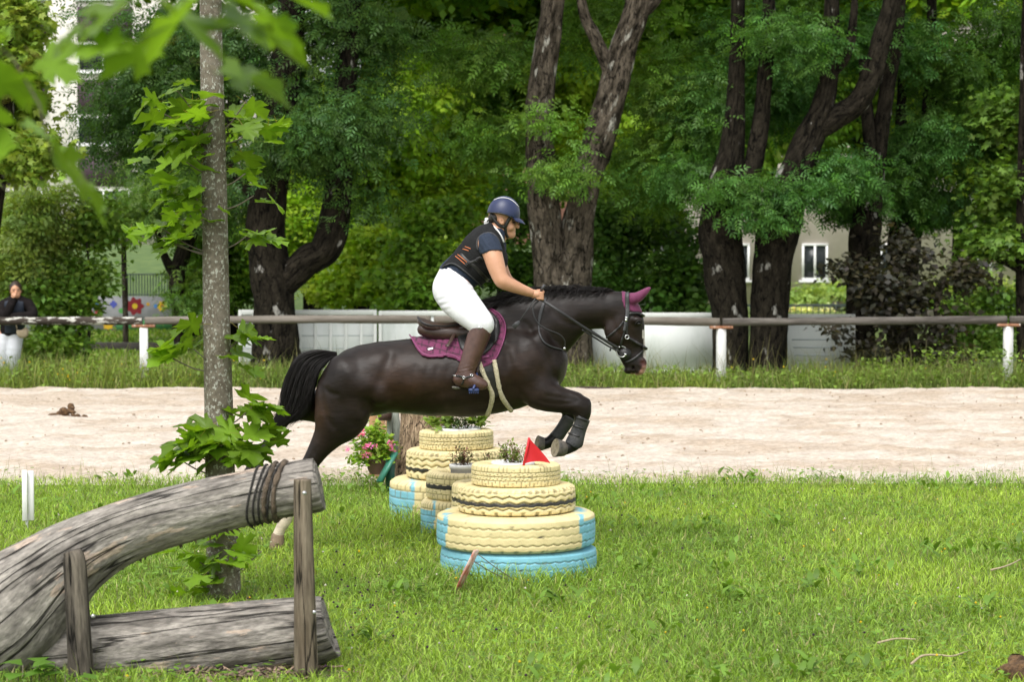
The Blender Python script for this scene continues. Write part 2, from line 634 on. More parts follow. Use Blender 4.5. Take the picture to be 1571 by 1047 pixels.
def loft_obj(name, path, rad, mt, parent=None, **kw):
    V, F, W = loft(path, rad, **kw)
    me = np_mesh(name, V, F)
    set_uv(me, W)
    fix_normals(me)
    return link(name, me, mt, parent)

def pxpath(nodes, Y, sub=6):
    """nodes (px, py, r px[, depth offset]) -> smooth path and radii"""
    A = [[*P(n[0], n[1], Y + (n[3] if len(n) > 3 else 0)), n[2] * Y / FPX] for n in nodes]
    A = catmull(A, sub)
    return A[:, :3], A[:, 3]

M_white = mat('white plastic', (0.72, 0.72, 0.70), (0.80, 0.80, 0.78), scale=8, rough=0.5)
# ------------------------------------------------------------------ ground, arena, lawn
rng = np.random.RandomState(11)
M_ground = mat('lawn soil', (0.085, 0.125, 0.022), (0.14, 0.20, 0.035), scale=1.3, rough=0.95, bump=0.5, bscale=20, c3=(0.075, 0.060, 0.030), scale3=2.5, ramp3=(0.62, 0.72))
def edge_y(x):                                     # far border of the lawn
    return 19.85 + 0.28 * (fbm(np.asarray(x) * 0.7 + 40, 3.0) - 0.5) + 0.02 * np.asarray(x)
def far_edge(x):                                   # border of arena and verge
    return 32.3 + 0.5 * (fbm(np.asarray(x) * 0.5 + 9, 8.0) - 0.5)
me = np_mesh('ground', [(-300, -20, 0), (300, -20, 0), (300, 500, 0), (-300, 500, 0)], [[0, 1, 2, 3]])
tag(link('ground', me, M_ground), kind='structure')
# arena sand: a trodden sheet
nx, ny = 380, 190
X = np.linspace(-13, 13, nx); tY = np.linspace(0, 1, ny)
XX, TT = np.meshgrid(X, tY, indexing='ij')
y0, y1 = edge_y(XX) - 0.25, far_edge(XX) + 0.12
YY = y0 + (y1 - y0) * TT
big = fbm(XX * 0.9 + 3, YY * 0.9, 1.0, 3); mid = fbm(XX * 3.2, YY * 3.2 + 30, 2.0, 3)
foot = np.clip(0.62 - vnoise(XX * 4.6 + 9, YY * 3.6 + 4, 7.0), 0, 1)
ZZ = 0.036 + 0.045 * (big - 0.5) + 0.060 * (mid - 0.5) - 0.06 * np.clip(foot - 0.22, 0, 0.2) + 0.012 * (rng.rand(nx, ny) - 0.5)
ZZ = np.maximum(ZZ, 0.008) * np.clip(np.minimum(TT, 1 - TT) * 40, 0, 1) + 0.006
i = np.arange(nx - 1)[:, None] * ny; j = np.arange(ny - 1)[None]
me = np_mesh('arena_sand', np.stack([XX, YY, ZZ], -1).reshape(-1, 3), np.stack([i + j, i + ny + j, i + ny + j + 1, i + j + 1], -1).reshape(-1, 4))
damp = np.clip((fbm(XX * 1.5 + 50, YY * 1.9 + 8, 3.0, 5) - 0.49) * 9, 0, 1) * 0.8 + 0.35 * np.clip((mid - 0.5) * 5, 0, 1)
dry = np.array((0.60, 0.53, 0.455)); wet = np.array((0.45, 0.36, 0.27))
C = dry + (wet - dry) * (damp[..., None] * 0.72)
C = C * (0.84 + 0.32 * rng.rand(nx, ny, 1))
set_tint(me, C.reshape(-1, 3))
M_sand = mat('arena sand', (1.08, 1.08, 1.08), (0.80, 0.77, 0.73), scale=22, rough=0.95, attr=True, bump=0.8, bscale=38, spec=0.2)
tag(link('arena_sand', me, M_sand), kind='structure')
# stones and clods lying on the sand
mb_v, mb_f, off = [], [], 0
ico_v = np.array([(0, 0, 1), (0.9, 0, 0.2), (0.28, 0.85, 0.2), (-0.72, 0.53, 0.2), (-0.72, -0.53, 0.2), (0.28, -0.85, 0.2), (0.5, 0.4, -0.4), (-0.5, 0.4, -0.4), (0, -0.6, -0.4)])
ico_f = np.array([(0, 1, 2), (0, 2, 3), (0, 3, 4), (0, 4, 5), (0, 5, 1), (1, 6, 2), (2, 7, 3), (3, 7, 4), (4, 8, 5), (5, 8, 1), (1, 8, 6), (2, 6, 7), (4, 7, 8), (6, 8, 7)])
n = 1500
sx, st = rng.uniform(-9, 9, n), rng.rand(n) ** 0.9
sy = edge_y(sx) + 0.1 + (far_edge(sx) - edge_y(sx) - 0.3) * st
ss = 0.005 + 0.014 * rng.rand(n) ** 3
ang = rng.uniform(0, 6.28, n)
V = ico_v[None] * ss[:, None, None] * np.array((1.4, 1, 0.8)) * rng.uniform(0.7, 1.3, (n, 9, 1))
ca, sa = np.cos(ang)[:, None], np.sin(ang)[:, None]
V = np.stack([V[..., 0] * ca - V[..., 1] * sa, V[..., 0] * sa + V[..., 1] * ca, V[..., 2]], -1)
V += np.stack([sx, sy, 0.04 + ss * 0.3], -1)[:, None]
me = np_mesh('sand_clods', V.reshape(-1, 3), (ico_f[None] + (np.arange(n) * 9)[:, None, None]).reshape(-1, 3), False)
cc = np.where(rng.rand(n, 1) < 0.5, [[0.45, 0.36, 0.26]], [[0.34, 0.26, 0.18]]) * rng.uniform(0.8, 1.25, (n, 1))
set_tint(me, np.repeat(cc, 9, 0))
tag(link('sand_clods', me, mat('clods', (1, 1, 1), (0.8, 0.8, 0.8), scale=30, rough=0.95, attr=True)), 'small clods and pebbles scattered over the pale arena sand', 'clods', kind='stuff')

# ---- grass: every blade its own little curved strip
M_grass = leaf_mat('grass blade', rough=0.5, trans=0.30, spec=0.3, gain=1.0)
def grass(name, x, y, z0, L, wdt, lean, tint, label, cat, seed=0):
    r = np.random.RandomState(seed)
    n = len(x)
    az = r.uniform(0, 2 * math.pi, n)
    fz = r.uniform(0, 2 * math.pi, n)
    dx, dy = np.cos(az), np.sin(az)
    wx, wy = -np.sin(fz), np.cos(fz)
    t = np.array((0.0, 0.5, 1.0))
    b = np.stack([x, y, np.broadcast_to(z0, (n,))], -1)
    cx = lambda s: b + np.stack([dx * lean * L * s ** 1.8, dy * lean * L * s ** 1.8, L * (s - 0.42 * np.clip(lean, 0, 1.2) * s ** 2.2)], -1)
    W = np.stack([wx, wy, np.zeros(n)], -1) * (wdt / 2)[:, None]
    V = np.stack([b - W, b + W, cx(0.55) + W * 0.8, cx(0.55) - W * 0.8, cx(1.0)], 1)
    k = (np.arange(n) * 5)[:, None]
    F = [np.concatenate([k + 0, k + 1, k + 2, k + 3], 1), np.concatenate([k + 3, k + 2, k + 4], 1)]
    me = np_mesh(name, V.reshape(-1, 3), F)
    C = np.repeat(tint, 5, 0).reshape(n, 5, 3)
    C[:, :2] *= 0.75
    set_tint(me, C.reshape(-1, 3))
    o = link(name, me, M_grass)
    return tag(o, label, cat, kind='stuff')
def grass_tint(x, y, n, r, base=(0.270, 0.405, 0.056), dry=0.10):
    k = fbm(x * 0.8 + 7, y * 0.8, 5.0, 3)[:, None]
    C = np.array(base) * (0.45 + 1.05 * r.rand(n, 1)) * (0.66 + 0.68 * k)
    C = C * (1 + np.clip((k - 0.5) * 4, -1, 1) * np.array((0.09, 0.02, -0.05)))
    C += r.normal(0, 0.006, (n, 3)) * np.array((1, 0.6, 0.3))
    d = r.rand(n, 1) < dry
    C = np.where(d, np.array((0.38, 0.36, 0.15)) * (0.6 + 0.7 * r.rand(n, 1)), C)
    return np.clip(C, 0.004, 1)
N = 215000
yy = rng.uniform(9.9, 21.0, N) ; half = yy * 0.2229 + 0.75
xx = rng.uniform(-1, 1, N) * half
keep = yy < edge_y(xx) + rng.normal(0, 0.09, N)
dens = fbm(xx * 2.2 + 1, yy * 2.2 + 4, 0.5, 3)
keep &= rng.rand(N) < 0.45 + 1.1 * dens
chips = ((xx + 1.25) / 0.42) ** 2 + ((yy - 10.95) / 0.22) ** 2 < 1        # trodden patch by the log
keep &= ~(chips & (rng.rand(N) < 0.93))
xx, yy = xx[keep], yy[keep]; N = len(xx)
tall = fbm(xx * 1.4 + 20, yy * 1.4 + 7, 1.5, 3)
L = 0.032 + 0.062 * rng.rand(N) * (0.35 + 1.3 * tall)
nearedge = np.exp(-((edge_y(xx) - yy) / 0.35) ** 2)
L *= 1 + 0.55 * nearedge
for (ax, ay, ar, ah) in ((0.02, 14.05, 0.62, 1.1), (-0.35, 17.0, 0.75, 1.3), (-0.9, 16.2, 0.6, 0.9), (-0.35, 19.3, 0.7, 1.0)):
    L *= 1 + ah * np.exp(-(((xx - ax) ** 2 + (yy - ay) ** 2) / ar ** 2) ** 2)
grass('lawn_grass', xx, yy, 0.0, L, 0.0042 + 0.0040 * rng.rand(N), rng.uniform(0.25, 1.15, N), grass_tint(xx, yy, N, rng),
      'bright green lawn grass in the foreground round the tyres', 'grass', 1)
# longer thin seed stalks
n = 900
ys = rng.uniform(10.5, 20.7, n); xs = rng.uniform(-1, 1, n) * (ys * 0.2229 + 0.6)
near = np.concatenate([rng.uniform(-4.6, 4.6, 500)]); xs = np.concatenate([xs, near]); ys = np.concatenate([ys, edge_y(near) - np.abs(rng.normal(0, 0.12, 500))])
n = len(xs)
grass('grass_stalks', xs, ys, 0.0, rng.uniform(0.10, 0.26, n), np.full(n, 0.003), rng.uniform(0.1, 0.6, n),
      np.array((0.20, 0.24, 0.06)) * rng.uniform(0.6, 1.2, (n, 1)), 'thin seeding grass stalks standing above the lawn', 'grass', 2)
# clover and dandelion leaves in the lawn
def simple_leaves(name, pos, size, tint, tilt, aspect, label, cat, seed, mt=M_grass, kind='stuff', fold=0.15):
    r = np.random.RandomState(seed)
    n = len(pos)
    az = r.uniform(0, 2 * math.pi, n); ti = r.uniform(*tilt, n)
    tpl = np.array([(0, 0, 0), (0.28, 0.5, fold), (0.22, 0.25, fold * .6), (1.0, 0, -0.05), (0.70, 0.42, fold * .6), (0.70, -0.42, fold * .6), (0.28, -0.5, fold)]) * np.array((1, aspect, 1))
    fc = np.array([(0, 1, 6, 6), (1, 4, 5, 6), (4, 3, 5, 5)])
    tpl = tpl[[0, 1, 4, 3, 5, 6]]
    fcs = np.array([(0, 1, 5), (1, 2, 4), (1, 4, 5), (2, 3, 4)])
    ca, sa, ct, s_ = np.cos(az), np.sin(az), np.cos(ti), np.sin(ti)
    x = tpl[None, :, 0] * ct[:, None] - tpl[None, :, 2] * s_[:, None]
    z = tpl[None, :, 0] * s_[:, None] + tpl[None, :, 2] * ct[:, None]
    y = np.broadcast_to(tpl[None, :, 1], x.shape)
    V = np.stack([x * ca[:, None] - y * sa[:, None], x * sa[:, None] + y * ca[:, None], z], -1) * size[:, None, None] + pos[:, None]
    me = np_mesh(name, V.reshape(-1, 3), (fcs[None] + (np.arange(n) * 6)[:, None, None]).reshape(-1, 3))
    set_tint(me, np.repeat(tint, 6, 0))
    return tag(link(name, me, mt), label, cat, kind=kind)
n = 16000
yc = rng.uniform(10, 20.6, n); xc = rng.uniform(-1, 1, n) * (yc * 0.2229 + 0.7)
kp = rng.rand(n) < np.clip((fbm(xc * 1.1 + 60, yc * 1.1, 2.2, 3) - 0.42) * 7, 0.05, 1)
kp |= (np.abs(edge_y(xc) - yc - 0.25) < 0.35) & (rng.rand(n) < 0.7)
xc, yc = xc[kp], yc[kp]; n = len(xc)
simple_leaves('clover', np.stack([xc, yc, rng.uniform(0.015, 0.07, n)], -1), rng.uniform(0.018, 0.04, n), np.array((0.150, 0.270, 0.035)) * rng.uniform(0.6, 1.35, (n, 1)), (-0.3, 0.5), 0.9,
              'clover and broad weed leaves mixed through the foreground lawn', 'clover', 4)
# dock / dandelion rosettes, larger
n = 950
yc = rng.uniform(10.5, 20.7, n); xc = rng.uniform(-1, 1, n) * (yc * 0.2229 + 0.5)
cl = rng.randint(0, 60, n); cxs = rng.uniform(-1, 1, 60); cys = rng.uniform(10.5, 20.6, 60)
cys[:8] = 19.6; xc = cxs[cl] * (cys[cl] * 0.2229 + 0.4) + rng.normal(0, 0.10, n); yc = cys[cl] + rng.normal(0, 0.10, n)
yc = np.minimum(yc, edge_y(xc) - 0.03)
simple_leaves('weed_leaves', np.stack([xc, yc, rng.uniform(0.02, 0.08, n)], -1), rng.uniform(0.05, 0.12, n), np.array((0.150, 0.270, 0.035)) * rng.uniform(0.6, 1.25, (n, 1)), (0.1, 0.9), 0.36,
              'dandelion and dock leaves in rosettes in the lawn', 'weeds', 5)
# little flowers
def flowers(name, x, y, z, size, col, label, cat, seed):
    r = np.random.RandomState(seed); n = len(x)
    V = ico_v[None] * (size * r.uniform(0.7, 1.2, n))[:, None, None] + np.stack([x, y, z], -1)[:, None]
    me = np_mesh(name, V.reshape(-1, 3), (ico_f[None] + (np.arange(n) * 9)[:, None, None]).reshape(-1, 3))
    set_tint(me, np.repeat(np.array(col) * r.uniform(0.7, 1.15, (n, 1)), 9, 0))
    return tag(link(name, me, M_grass), label, cat, kind='stuff')
def scat(n, seed, lo=10.6, hi=20.4):
    r = np.random.RandomState(seed); y = r.uniform(lo, hi, n); x = r.uniform(-1, 1, n) * (y * 0.2229 + 0.3)
    return x, y, r.uniform(0.05, 0.11, n)
flowers('white_clover_flowers', *scat(110, 21), 0.009, (0.62, 0.60, 0.52), 'small white clover heads dotted over the lawn', 'flowers', 1)
x, y, z = scat(60, 22); flowers('yellow_flowers', x, y, z, 0.009, (0.70, 0.50, 0.02), 'small yellow buttercups dotted over the lawn', 'flowers', 2)
x, y, z = scat(190, 23); x = np.where(np.arange(190) < 70, rng.normal(-1.15, 0.35, 190), x); y = np.where(np.arange(190) < 70, rng.normal(12.6, 0.5, 190), y)
flowers('purple_selfheal', x, y, z, 0.009, (0.055, 0.020, 0.050), 'dark purple selfheal heads dotted over the lawn', 'flowers', 3)

# ---- verge beyond the arena: long grass and weeds
N = 38000
xv = rng.uniform(-10.5, 10.5, N); yv = far_edge(xv) + 0.05 + rng.rand(N) ** 1.3 * 3.4
dn = fbm(xv * 0.9 + 5, yv * 0.9, 3.3, 3)
Lv = (0.06 + 0.30 * rng.rand(N) ** 1.6 * (0.3 + 1.5 * dn)) * np.where(yv < far_edge(xv) + 0.25, 0.55, 1.0) * np.where(xv < -3.2, 1.35, 1.0)
tv = grass_tint(xv, yv, N, rng, (0.200, 0.275, 0.052), 0.14)
grass('verge_grass', xv, yv, 0.0, Lv, 0.008 + 0.007 * rng.rand(N), rng.uniform(0.1, 0.7, N), tv, 'long rough grass along the fence beyond the sand', 'grass', 6)
n = 900
xv = rng.uniform(-10, 10, n); yv = far_edge(xv) + rng.uniform(0.1, 1.8, n)
grass('verge_stalks', xv, yv, 0.0, rng.uniform(0.35, 0.85, n), np.full(n, 0.007), rng.uniform(0.1, 0.6, n), np.array((0.20, 0.19, 0.07)) * rng.uniform(0.6, 1.2, (n, 1)),
      'tall pale seed stalks in the verge by the fence', 'grass', 7)
n = 9000
xv = rng.uniform(-10, 10, n); yv = far_edge(xv) + 0.08 + rng.rand(n) ** 1.4 * 1.6
zz = rng.rand(n) ** 1.2 * 0.26 * (0.3 + 1.4 * fbm(xv * 0.8, yv * 0.8, 9.0)) + 0.02
kk = np.where((xv > 4.3), 1.0, 0.75) > rng.rand(n)
zz = np.where(xv > 5.0, zz * 1.7, zz)
xv, yv, zz = xv[kk], yv[kk], zz[kk]; n = len(xv)
simple_leaves('verge_weeds', np.stack([xv, yv, zz], -1), rng.uniform(0.04, 0.10, n), np.array((0.170, 0.265, 0.042)) * rng.uniform(0.5, 1.35, (n, 1)), (-0.4, 0.8), 0.6,
              'leafy weeds growing in the verge along the arena edge', 'weeds', 8)
r_ = np.random.RandomState(31); n = 60
xv = np.concatenate([r_.normal(-6.3, 0.55, 18), r_.uniform(-9, 9, 42)]); yv = far_edge(xv) + r_.uniform(0.1, 1.0, n)
flowers('verge_buttercups', xv, yv, r_.uniform(0.12, 0.42, n), 0.016, (0.72, 0.52, 0.02), 'yellow flowers in the long verge grass', 'flowers', 9)

# ------------------------------------------------------------------ leaf clouds
M_leaf = leaf_mat('tree leaf', rough=0.5, trans=0.34, spec=0.3)
def unit(v): return v / (np.linalg.norm(v, axis=-1, keepdims=True) + 1e-9)
def rhomb(p, d, nrm, L, W):
    s = np.cross(nrm, d); s /= np.linalg.norm(s)
    return [p, p + d * L * 0.45 + s * W / 2 - nrm * L * 0.04, p + d * L - nrm * L * 0.14, p + d * L * 0.45 - s * W / 2 - nrm * L * 0.04]
def tpl_ash():
    q = []
    up = np.array((0, 0, 1.0))
    for k, s in enumerate((0.24, 0.50, 0.76)):
        for sg in (-1, 1):
            d = np.array((0.55, sg * 0.85, -0.15)); d /= np.linalg.norm(d)
            q.append(rhomb(np.array((s, 0, -0.18 * s * s)), d, up, 0.40 - 0.04 * k, 0.13))
    q.append(rhomb(np.array((0.86, 0, -0.14)), unit(np.array((1, 0, -0.4))), up, 0.34, 0.115))
    return np.array(q)
def tpl_maple():
    q = []
    up = np.array((0, 0, 1.0))
    for a, l in ((0, 0.95), (0.85, 0.8), (-0.85, 0.8), (1.75, 0.5), (-1.75, 0.5)):
        q.append(rhomb(np.array((0.05, 0, 0.0)), np.array((math.cos(a), math.sin(a), -0.12)), up, l, 0.42))
    return np.array(q)
def tpl_oval():
    up = np.array((0, 0, 1.0))
    return np.array([[(0, 0, 0), (0.4, 0.36, 0.06), (1.0, 0, -0.1), (0.4, -0.36, 0.06)]])
def tpl_spray():                                   # a twig with ovals, for far trees
    q = []
    up = np.array((0, 0, 1.0))
    for k, s in enumerate((0.1, 0.37, 0.64, 0.9)):
        a = 0.9 * (-1) ** k
        q.append(rhomb(np.array((s * 0.8, 0.1 * (-1) ** k, 0.06 * (-1) ** k)), unit(np.array((math.cos(a), math.sin(a), -0.2))), up, 0.5, 0.34))
    return np.array(q)
TPL = {'ash': tpl_ash(), 'maple': tpl_maple(), 'oval': tpl_oval(), 'spray': tpl_spray()}
LEAF_GAIN = (2.25, 2.15, 1.6)
def leaf_cloud(clumps, ntw, per, kind, size, tint, seed, spread=0.30, droop=0.35, flat=0.5, var=0.5):
    """clumps: (centre xyz, radii xyz, weight). Leaves sit on twigs spread through the crown's volume"""
    r = np.random.RandomState(seed)
    C = np.array([c[0] for c in clumps], float); RR = np.array([c[1] for c in clumps], float)
    wt = np.array([c[2] if len(c) > 2 else np.prod(c[1]) ** 0.66 for c in clumps], float); wt /= wt.sum()
    ns = 6                                          # break each clump into uneven smaller ones
    dd = unit(r.normal(size=(len(C) * ns, 3))) * r.rand(len(C) * ns, 1) ** 0.6 * 0.85
    C = np.repeat(C, ns, 0) + dd * np.repeat(RR, ns, 0)
    RR = np.repeat(RR, ns, 0) * r.uniform(0.25, 0.6, (len(C), 1)) * np.array((1.15, 1, 0.85))
    wt = np.repeat(wt, ns) * r.uniform(0.4, 1.6, len(C)); wt /= wt.sum()
    k = r.choice(len(C), ntw, p=wt)
    d = unit(r.normal(size=(ntw, 3)))
    tw = C[k] + d * RR[k] * (r.rand(ntw, 1) ** 0.5 + np.abs(r.normal(0, 0.22, (ntw, 1))) * (r.rand(ntw, 1) < 0.4))
    out = unit(np.stack([d[:, 0] * 1.0, d[:, 1] * 1.0, d[:, 2] * 0.5], -1))
    tt = np.array(tint) * np.array(LEAF_GAIN) * (1 - var / 2 + var * r.rand(ntw, 1)) * np.stack([1 + 0.35 * r.rand(ntw), np.ones(ntw), 1 + 0.2 * r.normal(size=ntw)], -1)
    pos = np.repeat(tw, per, 0) + r.normal(size=(ntw * per, 3)) * spread * np.array((1, 1, flat))
    o = np.repeat(out, per, 0)
    n = len(pos)
    ax = unit(o * 0.5 + r.normal(size=(n, 3)) * np.array((1, 1, 0.35)) + np.array((0, 0, -droop)))
    nr = unit(np.array((0, 0, 1.0)) + r.normal(size=(n, 3)) * 0.55 + o * 0.25)
    s = unit(np.cross(nr, ax)); nr = np.cross(ax, s)
    T = TPL[kind].reshape(-1, 3)
    sz = size * r.uniform(0.65, 1.25, n)
    V = pos[:, None] + sz[:, None, None] * (T[None, :, :1] * ax[:, None] + T[None, :, 1:2] * s[:, None] + T[None, :, 2:] * nr[:, None])
    col = np.repeat(tt, per, 0) * r.uniform(0.75, 1.3, (n, 1))
    return V.reshape(-1, 3), np.repeat(col, len(T), 0)
def crown(name, parts, parent, mt=None):
    V = np.concatenate([p[0] for p in parts]); C = np.concatenate([p[1] for p in parts])
    me = np_mesh(name, V, np.arange(len(V)).reshape(-1, 4))
    set_tint(me, np.clip(C, 0.002, 1))
    o = link(name, me, mt or M_leaf, parent)
    o['kind'] = 'stuff'
    return o
def cl(px, py, Y, rx, ry, rz, w=None):
    """crown clump from photo position; radii in px, px and metres deep"""
    s = Y / FPX
    c = (P(px, py, Y), (rx * s, rz, ry * s))
    return c + ((w,) if w else ())

M_bark = mat('grey bark', (0.030, 0.024, 0.017), (0.090, 0.074, 0.056), scale=16, rough=0.95, bump=1.0, bscale=30, wrap=True, stretch=(1, 1, 0.4), c3=(0.30, 0.30, 0.26), scale3=6, ramp3=(0.60, 0.66), bdist=0.03, spec=0.15, fine=0.4, crack=14, cstretch=(1, 1, 0.25))
M_bark2 = mat('dark mossy bark', (0.009, 0.0075, 0.005), (0.036, 0.030, 0.021), scale=12, rough=0.95, bump=1.0, bscale=26, wrap=True, stretch=(1, 1, 0.4), c3=(0.30, 0.29, 0.26), scale3=4.5, ramp3=(0.63, 0.66), bdist=0.04, spec=0.1, fine=0.5, crack=10, cstretch=(1, 1, 0.22))
def tree(name, label, Y, stems, crowns, barkm, group=None, cat='tree', extra_up=True):
    b = P(stems[0][0][0], 560, Y)
    t = empty(name, (b[0], Y, 0))
    tag(t, label, cat, group)
    for q, st in enumerate(stems):
        path, rad = pxpath(st, Y, 7)
        if q == 0:
            path[:, 2] -= max(0, path[0, 2] + 0.1) if False else 0
            path = np.concatenate([[[path[0, 0], path[0, 1], -0.1]], path]); rad = np.concatenate([[rad[0] * 1.25], rad])
        loft_obj('trunk' if q == 0 else 'stem', path, rad, barkm, t, n=22, nz=0.13, nscale=(2.6, 4.0), groove=0.03, seed=q * 3 + len(label))
    if crowns: crown('crown', crowns, t)
    return t
up = lambda Y, x, w, z=9.5, rz=3.2, h=2.6: ((P(x, 372, Y)[0], Y, z), (w, rz, h))   # the crown above the frame

ASH = (0.026, 0.068, 0.020)
ASHB = (0.046, 0.100, 0.018)
# left ash
A1 = [cl(455, 110, 36, 95, 110, 1.3), cl(430, 200, 35.2, 60, 75, 0.8), cl(310, 120, 36, 90, 100, 1.2), cl(520, 200, 35.4, 75, 95, 1.0), cl(560, 150, 36, 60, 80, 0.9), cl(240, 70, 36.5, 75, 90, 1.2), cl(545, 300, 35.6, 42, 45, 0.6), cl(160, 70, 37, 40, 60, 0.8), cl(158, 190, 37, 40, 70, 0.8),
      cl(235, 210, 36.6, 80, 65, 1.0), cl(520, 30, 36, 100, 50, 1.4), cl(350, 320, 36.2, 55, 40, 0.7)]
tree('ash_tree', 'large ash with dark forked trunk and low drooping leaves behind the young maple', 35.6,
     [[(424, 545, 38), (421, 470, 33), (412, 400, 31), (408, 330, 29), (420, 250, 27), (432, 150, 25), (445, 40, 22), (455, -120, 18), (460, -300, 10)],
      [(432, 440, 22), (465, 405, 24), (500, 380, 24), (516, 320, 23), (522, 250, 20), (528, 150, 17), (540, 20, 14), (550, -150, 9)],
      [(410, 345, 12), (385, 300, 10), (350, 250, 7), (310, 210, 4)]],
     [leaf_cloud(A1, 620, 23, 'ash', 0.235, ASH, 41, 0.30, 0.4), leaf_cloud([up(36, 420, 4.5)], 190, 8, 'spray', 0.75, ASH, 42, 0.6)], M_bark2)
# centre forked tree
A2 = [cl(835, 190, 35.2, 50, 35, 0.4, 0.030), cl(865, 265, 35.1, 45, 28, 0.4, 0.030), cl(890, 205, 35.0, 30, 30, 0.3, 0.012), cl(740, 90, 37.5, 110, 90, 1.4, 0.25), cl(760, 210, 37, 60, 60, 0.9, 0.12), cl(1020, 120, 37.6, 70, 120, 1.2, 0.2), cl(1015, 250, 37.4, 65, 70, 0.9, 0.14), cl(900, 30, 38, 90, 60, 1.0, 0.11)]
tree('forked_tree', 'old tree with two pale lichened stems in a V behind the rider', 36.0,
     [[(858, 560, 36), (853, 480, 31), (847, 430, 28), (838, 350, 25), (830, 260, 23), (828, 170, 22), (838, 80, 20), (848, 0, 18), (856, -150, 14), (862, -300, 8)],
      [(874, 570, 38), (876, 490, 33), (880, 420, 29), (888, 340, 25), (902, 270, 23), (921, 205, 25), (940, 140, 23), (958, 70, 21), (978, 10, 20), (992, -100, 16), (1000, -300, 8)],
      [(944, 128, 14), (930, 95, 11), (912, 55, 10), (895, 15, 8), (885, -60, 5)],
      [(972, 25, 12), (1000, 5, 10), (1025, -40, 7)]],
     [leaf_cloud(A2, 400, 23, 'ash', 0.225, (0.050, 0.115, 0.022), 43, 0.24, 0.4), leaf_cloud([up(37, 880, 4.5)], 190, 8, 'spray', 0.75, ASHB, 44, 0.6)],
     mat('pale lichened bark', (0.022, 0.018, 0.012), (0.150, 0.124, 0.094), scale=9, rough=0.95, bump=1.0, bscale=24, wrap=True, stretch=(1, 1, 0.4), c3=(0.38, 0.37, 0.32), scale3=6, ramp3=(0.60, 0.66), bdist=0.04, spec=0.1, fine=0.5, crack=10, cstretch=(1, 1, 0.25)))
# right twin trees
A3 = [cl(1140, 285, 34.9, 70, 26, 0.5, 0.10), cl(1175, 330, 34.8, 40, 14, 0.3, 0.04), cl(1085, 150, 37, 60, 140, 1.2, 0.22), cl(1215, 60, 35.2, 70, 40, 0.6, 0.12), cl(1250, 260, 36.8, 60, 50, 0.7, 0.1), cl(1290, 230, 35.6, 60, 50, 0.6, 0.1), cl(1070, 260, 36.4, 50, 60, 0.7, 0.14), cl(1150, 40, 37.5, 90, 60, 1.0, 0.15)]
tree('twin_tree', 'dark left trunk of the close pair of trees beyond the horse head', 35.4,
     [[(1122, 560, 29), (1120, 480, 28), (1112, 420, 32), (1105, 350, 33), (1110, 290, 26), (1124, 220, 19), (1130, 120, 13), (1132, 20, 11), (1135, -150, 8)],
      [(1115, 330, 16), (1150, 270, 15), (1166, 200, 14), (1174, 110, 12), (1180, 0, 10), (1185, -120, 6)]],
     [leaf_cloud(A3[:4] + A3[6:], 300, 23, 'ash', 0.225, (0.030, 0.085, 0.022), 45, 0.24, 0.4)], M_bark2)
tree('twin_tree', 'dark right trunk of the close pair, forking into a pale leaning limb', 35.3,
     [[(1178, 565, 29), (1180, 480, 29), (1185, 410, 31), (1197, 340, 33), (1213, 285, 28), (1236, 225, 24), (1258, 172, 19), (1272, 110, 14), (1276, 30, 12), (1275, -120, 8)],
      [(1246, 205, 17), (1282, 180, 18), (1316, 158, 17), (1338, 115, 17), (1352, 60, 15), (1368, 5, 14), (1385, -120, 9)],
      [(1270, 120, 9), (1300, 80, 8), (1310, 20, 6), (1312, -50, 4)]],
     [leaf_cloud([cl(1330, 60, 37.4, 80, 70, 1.0, 0.35), cl(1230, 285, 35, 40, 25, 0.4, 0.08), cl(1300, 275, 35.6, 55, 35, 0.6, 0.2), cl(1210, 130, 37.4, 60, 70, 0.8, 0.3)], 300, 23, 'ash', 0.225, (0.026, 0.080, 0.022), 46, 0.24, 0.4),
      leaf_cloud([up(36.5, 1200, 5.0)], 190, 8, 'spray', 0.75, ASH, 47, 0.6)], M_bark2)
tree('leaning_tree', 'dark trunk rising behind the purple shrub with a pale leaning upper stem', 36.6,
     [[(1318, 560, 24), (1322, 440, 24), (1326, 370, 24), (1332, 320, 21), (1344, 262, 14), (1352, 200, 12), (1362, 130, 12), (1374, 60, 12), (1384, -60, 9)],
      [(1335, 300, 12), (1338, 240, 13), (1330, 170, 10), (1325, 90, 8)]],
     [leaf_cloud([cl(1330, 300, 37.4, 60, 50, 0.8), cl(1400, 230, 37.6, 70, 80, 1.0), cl(1420, 320, 38, 50, 35, 0.6)], 300, 23, 'ash', 0.225, (0.026, 0.075, 0.018), 48, 0.24, 0.4)], M_bark2)
tree('shaded_tree', 'dark trunk with a crooked stem between the leaning tree and the right edge', 38.0,
     [[(1382, 560, 24), (1385, 430, 24), (1388, 360, 25), (1404, 300, 20), (1420, 240, 17), (1426, 170, 12), (1428, 90, 9), (1430, -80, 7)],
      [(1395, 330, 12), (1385, 270, 12), (1382, 200, 9), (1385, 100, 7)]],
     [leaf_cloud([cl(1450, 110, 38, 90, 110, 1.2), cl(1500, 220, 38.4, 70, 70, 1.0), cl(1540, 80, 38, 70, 90, 1.0), cl(1530, 330, 38, 50, 40, 0.7)], 340, 23, 'ash', 0.225, (0.032, 0.085, 0.016), 49, 0.26, 0.4),
      leaf_cloud([up(38, 1480, 5.0)], 190, 8, 'spray', 0.75, ASH, 50, 0.6)], M_bark2)
